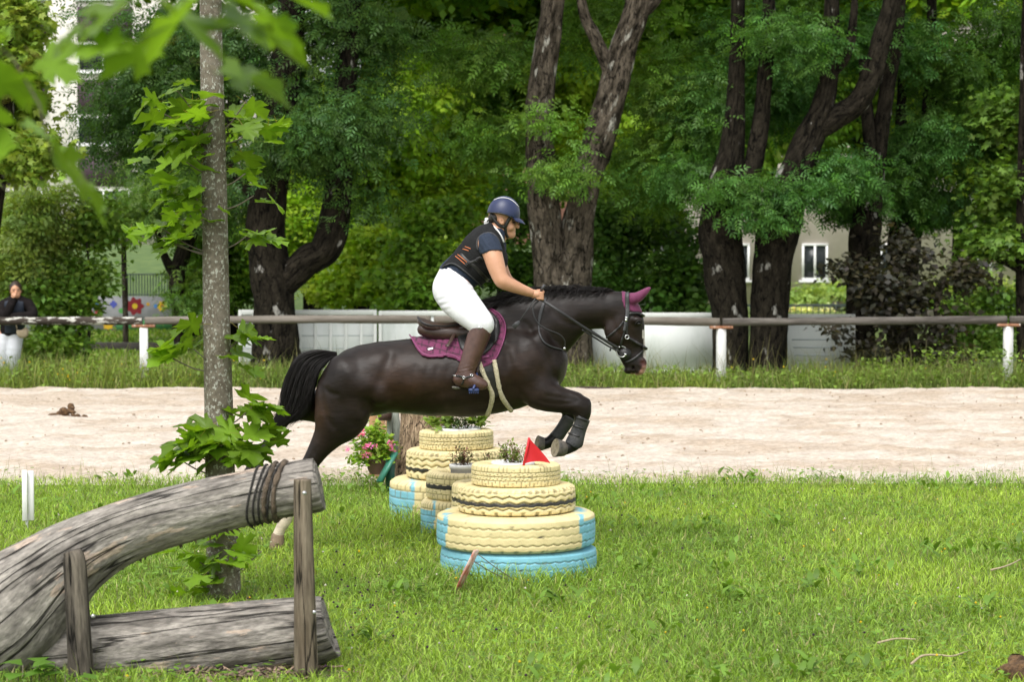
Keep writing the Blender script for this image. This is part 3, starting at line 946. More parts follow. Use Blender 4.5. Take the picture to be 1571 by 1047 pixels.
tree('edge_tree', 'slim dark trunk cut by the right edge of the picture', 36.2,
     [[(1572, 560, 13), (1571, 400, 13), (1573, 250, 12), (1576, 100, 11), (1580, -80, 9)],
      [(1571, 420, 5), (1545, 405, 4.5), (1520, 395, 3)]],
     [leaf_cloud([cl(1535, 370, 36.4, 45, 40, 0.6), cl(1560, 200, 37, 60, 90, 0.9), cl(1555, 300, 36.6, 50, 60, 0.7)], 260, 22, 'maple', 0.11, (0.045, 0.100, 0.018), 51, 0.24, 0.3)], M_bark2)
# left side
tree('left_edge_tree', 'leafy maple with yellow green bunches at the upper left edge', 34.8,
     [[(-30, 560, 22), (-25, 400, 20), (0, 230, 17), (15, 120, 12), (20, 0, 9)]],
     [leaf_cloud([cl(22, 110, 34.8, 34, 60, 0.6), cl(52, 232, 34.6, 42, 32, 0.6), cl(32, 170, 35, 28, 45, 0.5), cl(10, 220, 35, 50, 60, 0.6), cl(20, 40, 35, 40, 60, 0.6)], 300, 24, 'maple', 0.12, (0.085, 0.150, 0.026), 52, 0.2, 0.3, 0.6)], M_bark2)
tree('thin_tree', 'thin tree with a forked trunk left of the young maple, before the mural', 44.0,
     [[(278, 520, 13), (275, 470, 12), (272, 430, 13), (280, 390, 12), (300, 340, 9), (310, 250, 7)],
      [(272, 430, 8), (258, 405, 7), (245, 370, 5), (235, 300, 4)]],
     [leaf_cloud([cl(290, 300, 44, 110, 50, 1.4), cl(200, 300, 44.5, 80, 60, 1.2), cl(295, 440, 43.6, 22, 40, 0.5)], 220, 20, 'ash', 0.24, (0.040, 0.090, 0.020), 53, 0.3, 0.4)], M_bark2)
tree('sapling', 'slim sapling standing in the grass before the mural', 46.0, [[(193, 520, 4.5), (192, 460, 4.5), (190, 400, 4), (188, 320, 3)]],
     [leaf_cloud([cl(190, 330, 46, 50, 40, 0.8)], 80, 20, 'oval', 0.12, (0.05, 0.11, 0.02), 54, 0.25)], M_bark)

def shrub(name, label, Y, clumps, ntw, per, kind, size, tint, seed, stems, cat='shrub', spread=0.18, **kw):
    b = P(stems[0], 560, Y)
    t = empty(name, (b[0], Y, 0)); tag(t, label, cat)
    r = np.random.RandomState(seed)
    for s in stems[:1] + stems[1:]:
        tgt = clumps[r.randint(len(clumps))][0]
        base_ = np.array((P(s, 500, Y)[0], Y, -0.05))
        pth = catmull([base_, base_ * 0.5 + tgt * 0.5 + r.normal(0, 0.1, 3) * (1, 1, 0), tgt], 5)
        loft_obj('stem', pth, np.linspace(0.035, 0.012, len(pth)), M_bark, t, n=8)
    crown('crown', [leaf_cloud(clumps, ntw, per, kind, size, tint, seed, spread, **kw)], t)
    return t
shrub('purple_hazel', 'dark purple leaved hazel shrub behind the rail on the right', 35.4,
      [cl(1390, 470, 35.4, 85, 75, 0.7), cl(1340, 430, 35.2, 50, 45, 0.5), cl(1410, 540, 35.3, 90, 35, 0.6), cl(1450, 430, 35.4, 40, 40, 0.5), cl(1390, 385, 35.5, 45, 38, 0.4), cl(1330, 540, 35.2, 40, 35, 0.4), cl(1490, 425, 35.4, 22, 14, 0.3, 0.12), cl(1290, 412, 35.2, 20, 9, 0.2, 0.08), cl(1290, 505, 35.0, 20, 6, 0.2, 0.06)],
      480, 9, 'oval', 0.125, (0.020, 0.023, 0.021), 61, [1360, 1380, 1400, 1420, 1375], flat=0.6, var=0.7, spread=0.16)
shrub('feathery_shrub', 'pale yellow green feathery shrub at the left edge behind the spectator', 37.0,
      [cl(30, 380, 37, 75, 80, 0.9), cl(60, 340, 37.2, 60, 60, 0.7), cl(10, 450, 36.8, 60, 50, 0.7)], 420, 22, 'spray', 0.14, (0.100, 0.165, 0.050), 62, [20, 40, 60])
shrub('leafy_shrub', 'green leafy shrub between the spectator and the white post', 36.4,
      [cl(115, 420, 36.6, 50, 55, 0.7), cl(90, 470, 36.2, 50, 50, 0.6), cl(130, 340, 37, 45, 45, 0.6), cl(75, 530, 36, 50, 30, 0.5)], 420, 20, 'oval', 0.11, (0.060, 0.125, 0.024), 63, [90, 110, 130])
shrub('maple_bush', 'bright green maple bush behind the saddle and rail', 37.6,
      [cl(640, 430, 37.6, 65, 60, 0.8), cl(620, 500, 37.2, 30, 45, 0.4), cl(690, 470, 37.4, 45, 50, 0.6), cl(650, 350, 38, 70, 55, 0.8), cl(700, 400, 38, 60, 50, 0.7)], 430, 20, 'maple', 0.10, (0.070, 0.155, 0.022), 64, [640, 665, 650], flat=0.35)
shrub('bright_bush', 'sunlit yellow green bush beside the forked ash trunk', 40.0,
      [cl(540, 440, 40, 60, 40, 0.7), cl(560, 380, 40.5, 60, 50, 0.8)], 240, 20, 'maple', 0.12, (0.120, 0.215, 0.020), 65, [545, 560], flat=0.4)
shrub('dense_hedge', 'dense green bush behind the white boards right of the forked tree', 38.6,
      [cl(960, 420, 38.6, 75, 70, 0.9), cl(1040, 430, 38.4, 65, 55, 0.8), cl(930, 350, 39, 60, 60, 0.8), cl(1010, 360, 39, 70, 55, 0.9), cl(1070, 470, 38, 40, 30, 0.5), cl(900, 460, 38.4, 50, 60, 0.7)], 620, 22, 'oval', 0.12, (0.034, 0.088, 0.018), 66, [960, 1000, 1040], flat=0.5)
shrub('dark_hedge', 'shaded green bush filling the gap behind the rider', 39.5,
      [cl(780, 400, 39.5, 70, 70, 0.9), cl(800, 300, 40, 60, 60, 0.9), cl(760, 480, 39, 50, 50, 0.7)], 380, 22, 'oval', 0.12, (0.040, 0.100, 0.020), 67, [780, 800], flat=0.5)
shrub('garden_shrub', 'loose green shrub by the right post behind the verge', 36.2,
      [cl(1500, 530, 36.2, 50, 30, 0.5), cl(1530, 480, 36.6, 45, 50, 0.6), cl(1465, 500, 36.8, 30, 50, 0.5)], 220, 18, 'oval', 0.10, (0.060, 0.130, 0.028), 68, [1500, 1530])

# background trees closing the view
bgt = [(560, 200, 47, 120, 130, (0.095, 0.185, 0.022), 'pale green tree standing far behind between the ash and the rider'),
       (680, 120, 52, 130, 150, (0.050, 0.115, 0.020), 'mid green tree standing far behind the rider helmet'),
       (650, 330, 48, 110, 90, (0.085, 0.175, 0.022), 'bright low tree behind the maple bush'),
       (780, 60, 55, 120, 130, (0.045, 0.105, 0.018), 'dark green tree behind the left stem of the forked tree'),
       (900, 150, 50, 120, 150, (0.090, 0.170, 0.018), 'yellow green tree showing through the V of the forked tree'),
       (1040, 130, 52, 120, 170, (0.060, 0.130, 0.016), 'green tree far behind between the forked tree and the twin trunks'),
       (1180, 120, 54, 110, 140, (0.050, 0.110, 0.016), 'green tree far behind the twin trunks'),
       (1330, 120, 56, 130, 130, (0.055, 0.120, 0.018), 'green tree far behind the leaning limb'),
       (1480, 170, 54, 120, 120, (0.095, 0.150, 0.020), 'yellowish tree far behind near the right edge'),
       (480, 330, 46, 80, 90, (0.105, 0.190, 0.022), 'yellow green tree seen through the fork of the ash'),
       (290, 140, 50, 70, 150, (0.040, 0.095, 0.022), 'dark tree behind the young maple'),
       (350, 400, 47, 60, 80, (0.040, 0.100, 0.020), 'dark green bushy tree right of the young maple trunk')]
CROWNS = []
for q in range(5):                                  # five crown meshes of unit size, shared and turned between the far trees
    r = np.random.RandomState(100 + q)
    clumps = [(np.array((r.normal(0, 0.45), r.normal(0, 0.45), r.normal(0, 0.4))), (r.uniform(0.35, 0.6), r.uniform(0.35, 0.6), r.uniform(0.3, 0.5)), 1.0) for _ in range(9)]
    tint = ((0.125, 0.235, 0.026), (0.068, 0.150, 0.024), (0.060, 0.135, 0.022), (0.120, 0.215, 0.022), (0.080, 0.165, 0.022))[q]
    V, C = leaf_cloud(clumps, 470, 14, 'spray', 0.185, tint, 200 + q, 0.22, 0.25)
    me = np_mesh('crown', V, np.arange(len(V)).reshape(-1, 4)); set_tint(me, np.clip(C, 0.002, 1)); me.materials.append(M_leaf)
    CROWNS.append(me)
pick = [0, 1, 3, 2, 3, 4, 1, 4, 3, 0, 2, 2]
for q, (px, py, Y, rx, ry, tint, lab) in enumerate(bgt):
    r = np.random.RandomState(140 + q)
    t = tree('background_tree', lab, Y, [[(px, 500, 16), (px + r.normal(0, 5), 380, 14), (px + r.normal(0, 8), 250, 11), (px + r.normal(0, 12), 80, 8)]], [], M_bark2, 'trees far behind the arena')
    for k, (c, s) in enumerate(((P(px, py, Y), (rx * Y / FPX, 1.9, ry * Y / FPX)), ((P(px, py, Y)[0], Y, 9.3), (3.4, 3.0, 2.4)))):
        o = bpy.data.objects.new('crown', CROWNS[(pick[q] + k * 2) % 5]); COL.objects.link(o)
        o.parent = t; o.matrix_parent_inverse = Matrix.Translation(-Vector(t.location))
        o.location = [float(v) for v in c]; o.scale = s; o.rotation_euler = (0, 0, 0.3 * r.normal() + (math.pi if r.rand() < 0.5 else 0)); o['kind'] = 'stuff'
V, C = leaf_cloud([((x, 128 + 4 * math.sin(x), 8), (9, 4, 9)) for x in (-14, -2, 10, 24)], 700, 10, 'spray', 1.5, (0.060, 0.125, 0.022), 300, 1.4, 0.2)
me = np_mesh('wood', V, np.arange(len(V)).reshape(-1, 4)); set_tint(me, C)
tag(link('wood', me, M_leaf), 'distant mass of green trees closing the view', 'wood', kind='stuff')

# ------------------------------------------------------------------ buildings
M_wall1 = mat('cream render', (0.56, 0.53, 0.47), (0.64, 0.61, 0.56), scale=1.5, rough=0.9, bump=0.1)
M_wall2 = mat('beige render', (0.46, 0.41, 0.35), (0.54, 0.48, 0.42), scale=1.5, rough=0.9, bump=0.1)
M_wall3 = mat('pink render', (0.42, 0.19, 0.16), (0.50, 0.25, 0.21), scale=2, rough=0.9)
M_plum = mat('plum panel', (0.050, 0.028, 0.040), (0.065, 0.038, 0.052), scale=2, rough=0.7)
M_glass = mat('window glass', (0.012, 0.016, 0.018), (0.03, 0.035, 0.035), scale=1, rough=0.15, spec=0.25)
def block(name, label, px0, px1, Y, ztop, wallm, wins, panels=(), depth=10):
    x0, x1 = P(px0, 372, Y)[0], P(px1, 372, Y)[0]
    t = empty(name, ((x0 + x1) / 2, Y, 0)); tag(t, label, 'building')
    MB().box((x0, Y, -0.1), (x1, Y + depth, ztop)).build('wall', wallm, t)
    MB().box((x0 - 0.3, Y - 0.3, ztop), (x1 + 0.3, Y + depth + 0.3, ztop + 0.25)).build('roof', mat('roof edge', (0.2, 0.2, 0.2)), t)
    for (a, b, c, d) in wins:
        p, q = P(a, d, Y), P(b, c, Y)
        fw = 0.07
        m = MB()
        for lo_, hi_ in (((p[0], 0, p[2]), (q[0], 0, p[2] + fw)), ((p[0], 0, q[2] - fw), (q[0], 0, q[2])), ((p[0], 0, p[2] + fw), (p[0] + fw, 0, q[2] - fw)), ((q[0] - fw, 0, p[2] + fw), (q[0], 0, q[2] - fw)), (((p[0] + q[0]) / 2 - fw / 2, 0, p[2] + fw), ((p[0] + q[0]) / 2 + fw / 2, 0, q[2] - fw))):
            m.box((lo_[0], Y - 0.06, lo_[2]), (hi_[0], Y + 0.05, hi_[2]))
        wo = m.build('window', M_white, t)
        g = MB().box((p[0] + fw, Y - 0.02, p[2] + fw), (q[0] - fw, Y - 0.01, q[2] - fw)).build('pane', M_glass, wo)
        s_ = MB().box((p[0] - 0.1, Y - 0.14, p[2] - 0.09), (q[0] + 0.1, Y - 0.005, p[2] - 0.005)).build('sill', M_white, wo)
    for (a, b, c, d) in panels:
        p, q = P(a, d, Y), P(b, c, Y)
        MB().box((p[0], Y - 0.05, p[2]), (q[0], Y - 0.005, q[2])).build('panel', M_plum, t)
    return t
wins, pans = [], []
for bx in (-52, 119):
    for by in (-112, 0, 112, 224, 336):
        wins.append((bx, bx + 118 if bx < 0 else bx + 80, by - 45, by - 2)); pans.append((bx, bx + 124 if bx < 0 else bx + 84, by + 10, by + 62))
block('apartment_block', 'cream apartment block with plum panels at the upper left', -60, 420, 95, 13, M_wall1, wins, pans)
block('beige_house', 'beige house with white framed windows behind the purple shrub', 1060, 1760, 76, 9.5, M_wall2,
      [(1230, 1270, 374, 430), (1350, 1392, 374, 430), (1480, 1522, 374, 430), (1230, 1270, 250, 306), (1480, 1522, 250, 306), (1120, 1150, 374, 430)])
block('pink_house', 'pink rendered house glimpsed through the trees behind the rider', 640, 900, 108, 13, M_wall3, [(735, 760, 235, 262), (770, 795, 60, 100), (700, 722, 240, 290), (735, 752, 120, 160), (655, 680, 205, 245)])

# mural wall, railing and bank on the left
M_conc = mat('grey wall', (0.22, 0.225, 0.23), (0.29, 0.29, 0.30), scale=3, rough=0.9)
YM = 54.0
wall = empty('mural_wall', (P(200, 500, YM)[0], YM, 0)); tag(wall, 'low grey wall painted with bright flowers beyond the lawn at the left', 'wall')
a, b = P(40, 510, YM), P(350, 455, YM)
MB().box((a[0], YM, -0.1), (b[0], YM + 0.3, b[2])).build('wall', M_conc, wall)
def disc(px, py, rpx, col, name='painted_flower', petals=0, k=0.0):
    c = P(px, py, YM - 0.006 - k); n = 48
    an = np.arange(n) * 2 * math.pi / n
    rr = rpx * YM / FPX * (1 + (0.16 * np.cos(an * petals) if petals else 0))
    V = np.concatenate([[c], c + np.stack([rr * np.cos(an), 0 * an, rr * np.sin(an)], -1)])
    F = np.array([[0, 1 + i, 1 + (i + 1) % n] for i in range(n)])
    m = MB(); m.add(V, F); m.build(name, mat('mural paint', col, rough=0.8), wall)
disc(207, 470, 12.5, (0.22, 0.012, 0.02), petals=7); disc(207, 470, 4.2, (0.65, 0.45, 0.02), 'painted_centre', k=0.004)
disc(249, 470, 7.5, (0.70, 0.46, 0.02), petals=9); disc(249, 470, 2.6, (0.25, 0.05, 0.01), 'painted_centre', k=0.004)
disc(239, 470, 3.2, (0.07, 0.22, 0.55)); disc(227, 467, 2.6, (0.65, 0.35, 0.03)); disc(186, 477, 4, (0.10, 0.35, 0.08))
disc(174, 467, 5, (0.08, 0.10, 0.45), petals=4); disc(142, 465, 8, (0.06, 0.22, 0.48), petals=5); disc(166, 498, 8, (0.70, 0.42, 0.02), petals=8); disc(135, 477, 6, (0.45, 0.08, 0.05), petals=5); disc(150, 480, 5, (0.40, 0.05, 0.06), petals=5)
disc(300, 474, 7, (0.50, 0.45, 0.03), petals=6)
p, q = P(178, 510, YM), P(280, 490, YM)
MB().box((p[0], YM - 0.012, 0.02), (q[0], YM - 0.004, q[2] - 0.02)).build('painted_grass', mat('mural green', (0.06, 0.22, 0.07), rough=0.8), wall)
M_rail = mat('green railing', (0.05, 0.075, 0.06), rough=0.5)
rail = empty('railing', (P(240, 500, YM)[0], YM + 0.15, b[2])); tag(rail, 'thin upright bar railing on top of the mural wall', 'railing')
zt = P(0, 421, YM)[2]
for z in (b[2] + 0.04, zt): MB().box((P(190, 0, YM)[0], YM + 0.13, z - 0.015), (P(275, 0, YM)[0], YM + 0.17, z + 0.015)).build('rail', M_rail, rail)
for k in range(20):
    x = P(191 + k * 4.4, 0, YM)[0]
    MB().tube([(x, YM + 0.15, b[2] - 0.02), (x, YM + 0.15, zt)], 0.014, 6, False).build('bar', M_rail, rail)
me = np_mesh('bank', [(-40, 55, 0.0), (4, 55, 0), (4, 70, 1.9), (-40, 70, 1.9), (-40, 84, 2.0), (4, 84, 2.0)], [[0, 1, 2, 3], [3, 2, 5, 4]])
tag(link('bank', me, mat('bank grass', (0.055, 0.105, 0.022), (0.10, 0.155, 0.035), scale=3, rough=0.95, bump=0.5)), kind='structure')
kerb = MB().box((P(120, 540, 44)[0], 43.8, -0.05), (P(270, 540, 44)[0], 44.1, 0.16), bev=0.02).build('kerb_wall', mat('dark kerb', (0.018, 0.015, 0.012), (0.035, 0.03, 0.025), scale=5, rough=0.9), None)
kerb.location.z -= 0.0
tag(kerb, 'low dark kerb edging the lawn before the mural', 'kerb')
n = 11000
xl = rng.uniform(P(60, 0, 44)[0] - 1, P(400, 0, 44)[0], n); yl = rng.uniform(36.5, 53.8, n)
grass('back_lawn', xl, yl, 0.0, rng.uniform(0.04, 0.12, n), np.full(n, 0.035), rng.uniform(0.2, 0.9, n), grass_tint(xl, yl, n, rng, (0.15, 0.25, 0.025)), 'mown lawn between the fence and the mural wall', 'grass', 12)
# garden before the beige house
gc = [cl(1265, 455, 70, 80, 18, 1.0), cl(1330, 455, 70, 60, 16, 1.0), cl(1430, 455, 70, 90, 25, 1.0), cl(1540, 440, 68, 50, 40, 1.0)]
gb = empty('flower_bed', (P(1300, 460, 70)[0], 70, 0)); tag(gb, 'green garden bed with flowers below the far window', 'flower bed')
crown('plants', [leaf_cloud(gc, 260, 20, 'spray', 0.22, (0.10, 0.17, 0.045), 301, 0.25), leaf_cloud([cl(1285, 466, 69.5, 18, 6, 0.4)], 40, 14, 'oval', 0.1, (0.10, 0.09, 0.20), 302, 0.12), leaf_cloud([cl(1276, 460, 69.5, 6, 5, 0.3), cl(1240, 474, 69, 40, 4, 0.4)], 40, 8, 'oval', 0.1, (0.55, 0.50, 0.30), 303, 0.12)], gb)
gf = empty('garden_fence', (P(1260, 480, 66)[0], 66, 0)); tag(gf, 'low dark garden fence before the far house', 'fence')
x0, x1 = P(1090, 0, 66)[0], P(1560, 0, 66)[0]
for z in (0.25, P(0, 468, 66)[2]): MB().box((x0, 66 - 0.02, z - 0.02), (x1, 66 + 0.02, z + 0.02)).build('rail', M_rail, gf)
for k in range(54):
    x = x0 + (x1 - x0) * k / 53
    MB().box((x - 0.012, 65.97, 0), (x + 0.012, 65.995, P(0, 469, 66)[2])).build('bar', M_rail, gf)

# ------------------------------------------------------------------ rail fence
YF = 33.7
M_rail_wood = mat('weathered rail', (0.11, 0.095, 0.075), (0.22, 0.195, 0.165), scale=10, rough=0.9, bump=0.6, bscale=22, wrap=True, stretch=(1, 1, 0.12))
M_rail_dark = mat('lichened rail', (0.030, 0.022, 0.016), (0.07, 0.055, 0.042), scale=8, rough=0.95, bump=0.7, bscale=22, wrap=True, stretch=(1, 1, 0.3), c3=(0.50, 0.49, 0.44), scale3=16, ramp3=(0.54, 0.58))
M_rail_mid = mat('grey rail', (0.045, 0.038, 0.032), (0.16, 0.145, 0.125), scale=9, rough=0.95, bump=0.7, bscale=22, wrap=True, stretch=(1, 1, 0.15))
M_post = mat('white painted post', (0.66, 0.66, 0.63), (0.74, 0.74, 0.72), scale=5, rough=0.6, c3=(0.40, 0.36, 0.30), scale3=6, ramp3=(0.66, 0.74))
M_rust = mat('rusty plate', (0.20, 0.075, 0.032), (0.36, 0.19, 0.11), scale=18, rough=0.9, c3=(0.55, 0.50, 0.44), scale3=14, ramp3=(0.56, 0.62))
fence = empty('rail_fence', (0, YF, 0)); tag(fence, 'single pole rail fence on white posts along the far side of the arena', 'fence')
px_posts = [-224, 220.5, 663.5, 1106.5, 1547, 1990]
pyc = [493, 492.5, 490.5, 494.5, 491, 488]
for k, (x, yv_) in enumerate(zip(px_posts, pyc)):
    p = P(x, yv_ + 9, YF)
    lean = (-0.012, 0.045, 0.0, -0.02, 0.01, 0)[k]
    m = MB(); m.box((-0.06, -0.05, -0.1), (0.06, 0.05, p[2] - 0.012), bev=0.008)
    po = m.build('post', M_post, fence)
    po.matrix_parent_inverse = Matrix.Translation(-Vector(fence.location))
    po.location = (p[0], YF, 0); po.rotation_euler = (0, 0, 0.15 * k)
    br_ = MB().box((p[0] - 0.17, YF - 0.058, p[2] - 0.012), (p[0] + 0.17, YF + 0.058, p[2] + 0.03), bev=0.006).build('bracket', M_rust, fence)
mats = [M_rail_dark, M_rail_wood, M_rail_wood, M_rail_mid, M_rail_mid]
for k in range(5):
    x0, x1 = px_posts[k] + 2.2, px_posts[k + 1] - 2.6
    y0, y1 = pyc[k], pyc[k + 1]
    dy = (0, -1.2, -1.0, 0, 1.0)[k]
    A = [P(x0 + (x1 - x0) * s, y0 + (y1 - y0) * s + dy * math.sin(math.pi * s), YF) for s in np.linspace(0, 1, 60)]
    rr = np.linspace(0.056, 0.062, 60) * (1 + 0.03 * np.sin(np.linspace(0, 17, 60)))
    loft_obj('rail', A, rr, mats[k], fence, n=16, nz=0.05, nscale=(3, 3), groove=0.004, seed=k)

# white advertising boards seen from behind
M_board = mat('white board', (0.70, 0.735, 0.71), (0.78, 0.80, 0.77), scale=1.2, rough=0.7, c3=(0.55, 0.60, 0.55), scale3=2.0, ramp3=(0.55, 0.75), stretch=(1, 1, 0.35))
M_boardf = mat('board frame', (0.70, 0.72, 0.69), (0.76, 0.77, 0.74), scale=3, rough=0.6)
M_print = mat('faint print', (0.55, 0.60, 0.61), rough=0.8)
YB = 36.3
def board(label, x0, x1, ytop, ribs, lines=False, y2=None):
    a, b = P(x0, ytop, YB), P(x1, ytop, YB)
    t = empty('advertising_board', ((a[0] + b[0]) / 2, YB, 0)); tag(t, label, 'board', 'boards behind the fence')
    zt = a[2]
    MB().box((a[0] + 0.03, YB, 0.03), (b[0] - 0.03, YB + 0.02, zt - 0.04)).build('sheet', M_board, t)
    for lo_, hi_ in (((a[0], 0, 0.0), (a[0] + 0.05, 0, zt)), ((b[0] - 0.05, 0, 0.0), (b[0], 0, zt)), ((a[0] + 0.05, 0, zt - 0.08), (b[0] - 0.05, 0, zt)), ((a[0] + 0.05, 0, 0.0), (b[0] - 0.05, 0, 0.06))):
        MB().box((lo_[0], YB - 0.03, lo_[2]), (hi_[0], YB + 0.03, hi_[2]), bev=0.004).build('frame', M_boardf, t)
    for k in range(ribs):
        x = a[0] + (b[0] - a[0]) * (k + 1) / (ribs + 1)
        MB().box((x - 0.025, YB - 0.025, 0.06), (x + 0.025, YB - 0.002, zt - 0.08), bev=0.004).build('rib', M_boardf, t)
    if ribs:
        for k in range(1, 5):
            z = zt * k / 5
            MB().box((a[0] + 0.05, YB - 0.006, z - 0.006), (b[0] - 0.05, YB - 0.001, z + 0.006)).build('seam', M_print, t)
    if lines:
        for k in range(4):
            p, q = P(1215 + k * 2, 520 + k * 12, YB), P(1288 - k * 3, 522.5 + k * 12, YB)
            MB().box((p[0], YB - 0.004, q[2]), (q[0], YB - 0.001, p[2])).build('print_line', M_print, t)
    return t
board('white board with upright ribs behind the forked ash trunk', 366, 578, 475.5, 8)
board('plain white board partly hidden by the maple bush', 581, 745, 477, 0)
board('plain white board behind the horse head', 865, 1147, 480, 0)
board('white board with faint print lines beside the purple shrub', 1152, 1312, 482, 0, True)
MB()
# ------------------------------------------------------------------ the horse
YH = 15.5
M_coat = mat('horse coat', (1.15, 1.15, 1.15), (0.6, 0.58, 0.56), scale=5, rough=0.43, spec=0.25, attr=True, bump=0.35, bscale=45, bdist=0.006, stretch=(0.35, 1, 1), fine=0.35)
M_hair = mat('horse hair', (0.008, 0.0066, 0.006), (0.015, 0.012, 0.011), scale=20, rough=0.5, spec=0.28)
M_hoof = mat('hoof horn', (0.16, 0.13, 0.085), (0.30, 0.26, 0.18), scale=30, rough=0.7, bump=0.3, bscale=60)
M_hoof_side = mat('hoof wall', (0.05, 0.045, 0.04), (0.14, 0.12, 0.10), scale=30, rough=0.6)
M_blk = mat('black leather', (0.010, 0.010, 0.010), (0.020, 0.019, 0.018), scale=30, rough=0.42, bump=0.1, bscale=120)
M_brn = mat('brown leather', (0.035, 0.018, 0.013), (0.060, 0.032, 0.023), scale=14, rough=0.4, bump=0.15, bscale=80)
M_boot = mat('boot leather', (0.062, 0.030, 0.022), (0.095, 0.048, 0.036), scale=16, rough=0.36, bump=0.15, bscale=70)
M_steel = mat('steel', (0.62, 0.62, 0.62), rough=0.25, metal=1.0)
M_purple = mat('plum cloth', (0.115, 0.016, 0.058), (0.155, 0.024, 0.080), scale=40, rough=0.75, bump=0.15, bscale=300, sheen=0.2)
M_purple2 = mat('plum binding', (0.19, 0.032, 0.105), (0.22, 0.045, 0.13), scale=40, rough=0.5)
M_fleece = mat('cream fleece', (0.50, 0.44, 0.28), (0.68, 0.62, 0.44), scale=50, rough=0.9, bump=0.8, bscale=110)
M_gboot = mat('leg guard', (0.020, 0.021, 0.023), (0.075, 0.072, 0.068), scale=12, rough=0.6, bump=0.3, bscale=50, ramp=(0.4, 0.75))

horse = empty('horse', P(690, 842, YH) * np.array((1, 1, 0)))
tag(horse, 'black brown horse leaping over the painted tyres, white blaze and hind sock', 'horse')
lo = P(345, 870, YH); hi = P(1012, 430, YH)
lo[1], hi[1] = YH - 0.40, YH + 0.40
lo[2] = -0.02
FH = Field(lo, hi, 0.0095)
nf, ff, nh, fh = FH.like(), FH.like(), FH.like(), FH.like()
# trunk
chain(FH, [(523, 596, 0, 33, 1.2), (540, 590, 0, 46, 1.17), (564, 584, 0, 53, 1.10), (600, 578, 0, 52.5, 1.12), (640, 578, 0, 56, 1.14),
           (680, 579, 0, 58, 1.13), (720, 576, 0, 61, 1.05), (758, 568, 0, 64, 0.94), (795, 560, 0, 62, 0.84), (824, 556, 0, 46, 0.92), (838, 558, 0, 27, 1.05)], YH, 0.03)
# withers and neck
chain(FH, [(705, 535, 0, 16, 1.5), (740, 515, 0, 28, 0.9), (775, 500, 0, 36, 0.55), (805, 505, 0, 47, 0.5), (835, 503, 0, 48, 0.5), (858, 489, 0, 39, 0.48),
           (886, 478, 0, 29, 0.55), (915, 475, 0, 25.5, 0.6), (938, 476, 0, 25, 0.6), (952, 474, 0, 23, 0.62)], YH, 0.035)
# rump and shoulder muscle
for sg in (-1, 1):
    ellp(FH, 531, 586, YH + sg * 0.13, 33, 0.135, 42, 20, 0.04)
    ellp(FH, 504, 617, YH + sg * 0.12, 17.5, 0.10, 37, 6, 0.03)
    ellp(FH, 812, 560, YH + sg * 0.13, 24, 0.095, 55, -22, 0.05)
    ellp(FH, 836, 570, YH + sg * 0.10, 22, 0.085, 24, 0, 0.04)
    ellp(FH, 575, 600, YH + sg * 0.22, 22, 0.05, 14, -35, 0.06)
ellp(FH, 846, 562, YH, 15, 0.10, 24, 0, 0.03)
# head
chain(FH, [(954, 470, 0, 21, 0.72), (957, 488, 0, 28, 0.62), (958, 505, 0, 30, 0.56), (964, 524, 0, 24.5, 0.52), (969.5, 540, 0, 20, 0.50),
           (973.5, 553, 0, 17.5, 0.60), (977, 562, 0, 14, 0.75)], YH, 0.014)
for sg in (-1, 1):
    ellp(FH, 945, 507, YH + sg * 0.062, 17, 0.026, 22, 0, 0.03)          # jaw
    ellp(FH, 978, 492, YH + sg * 0.078, 9, 0.022, 6, -10, 0.02)          # brow
    ellp(FH, 962, 520, YH + sg * 0.062, 20, 0.010, 3, -25, 0.02)         # facial crest
    ellp(FH, 986, 558, YH + sg * 0.040, 6.5, 0.020, 9, 0, 0.012)         # nostril wing
    ellp(FH, 986.5, 558, YH + sg * 0.062, 3.4, 0.016, 5.5, 20, 0.006, 's')   # nostril
    ellp(FH, 980.5, 497, YH + sg * 0.093, 5.2, 0.014, 3.4, -12, 0.008, 's')  # eye socket
ellp(FH, 966, 568, YH, 9, 0.042, 6, 10, 0.01)                            # lower lip
ellp(FH, 980, 569, YH, 9, 0.050, 6.5, -8, 0.01)                          # upper lip
FH.seg(P(975, 577, YH - 0.1), P(972, 563, YH - 0.1), 0.006, 0.004, 20, 20, 0.006, 's')  # mouth line
# ears
for sg in (-1, 1):
    chain(FH, [(966, 459, sg * 0.045, 8, 0.9), (977, 457, sg * 0.06, 6.2, 0.8), (987, 450, sg * 0.065, 4.2, 0.7), (997, 442, sg * 0.06, 1.2, 0.7)], YH, 0.012)
# fore legs
NF = [(818, 592, -0.13, 30, 0.75), (834, 607, -0.14, 24, 0.78), (862, 615, -0.14, 18.5, 0.75), (882, 620, -0.14, 16.5, 0.8), (892, 628, -0.14, 14.5, 0.85), (893, 640, -0.14, 10.5, 0.9),
      (888, 659, -0.14, 8.5, 0.85), (883, 675, -0.14, 9.5, 0.9), (880, 682, -0.14, 9.8, 0.9), (871, 688, -0.145, 8, 0.95), (863, 689.5, -0.15, 9.5, 1.0)]
FF = [(818, 588, 0.13, 28, 0.75), (832, 605, 0.14, 22, 0.78), (856, 614, 0.14, 17, 0.78), (872, 621, 0.14, 15.5, 0.85), (877, 630, 0.14, 12.5, 0.85), (872, 642, 0.14, 9.5, 0.9),
      (863, 656, 0.14, 8.2, 0.85), (853, 670, 0.14, 9, 0.9), (848, 676, 0.14, 9, 0.9), (840, 680, 0.14, 7.5, 0.95), (832, 682, 0.14, 9, 1)]
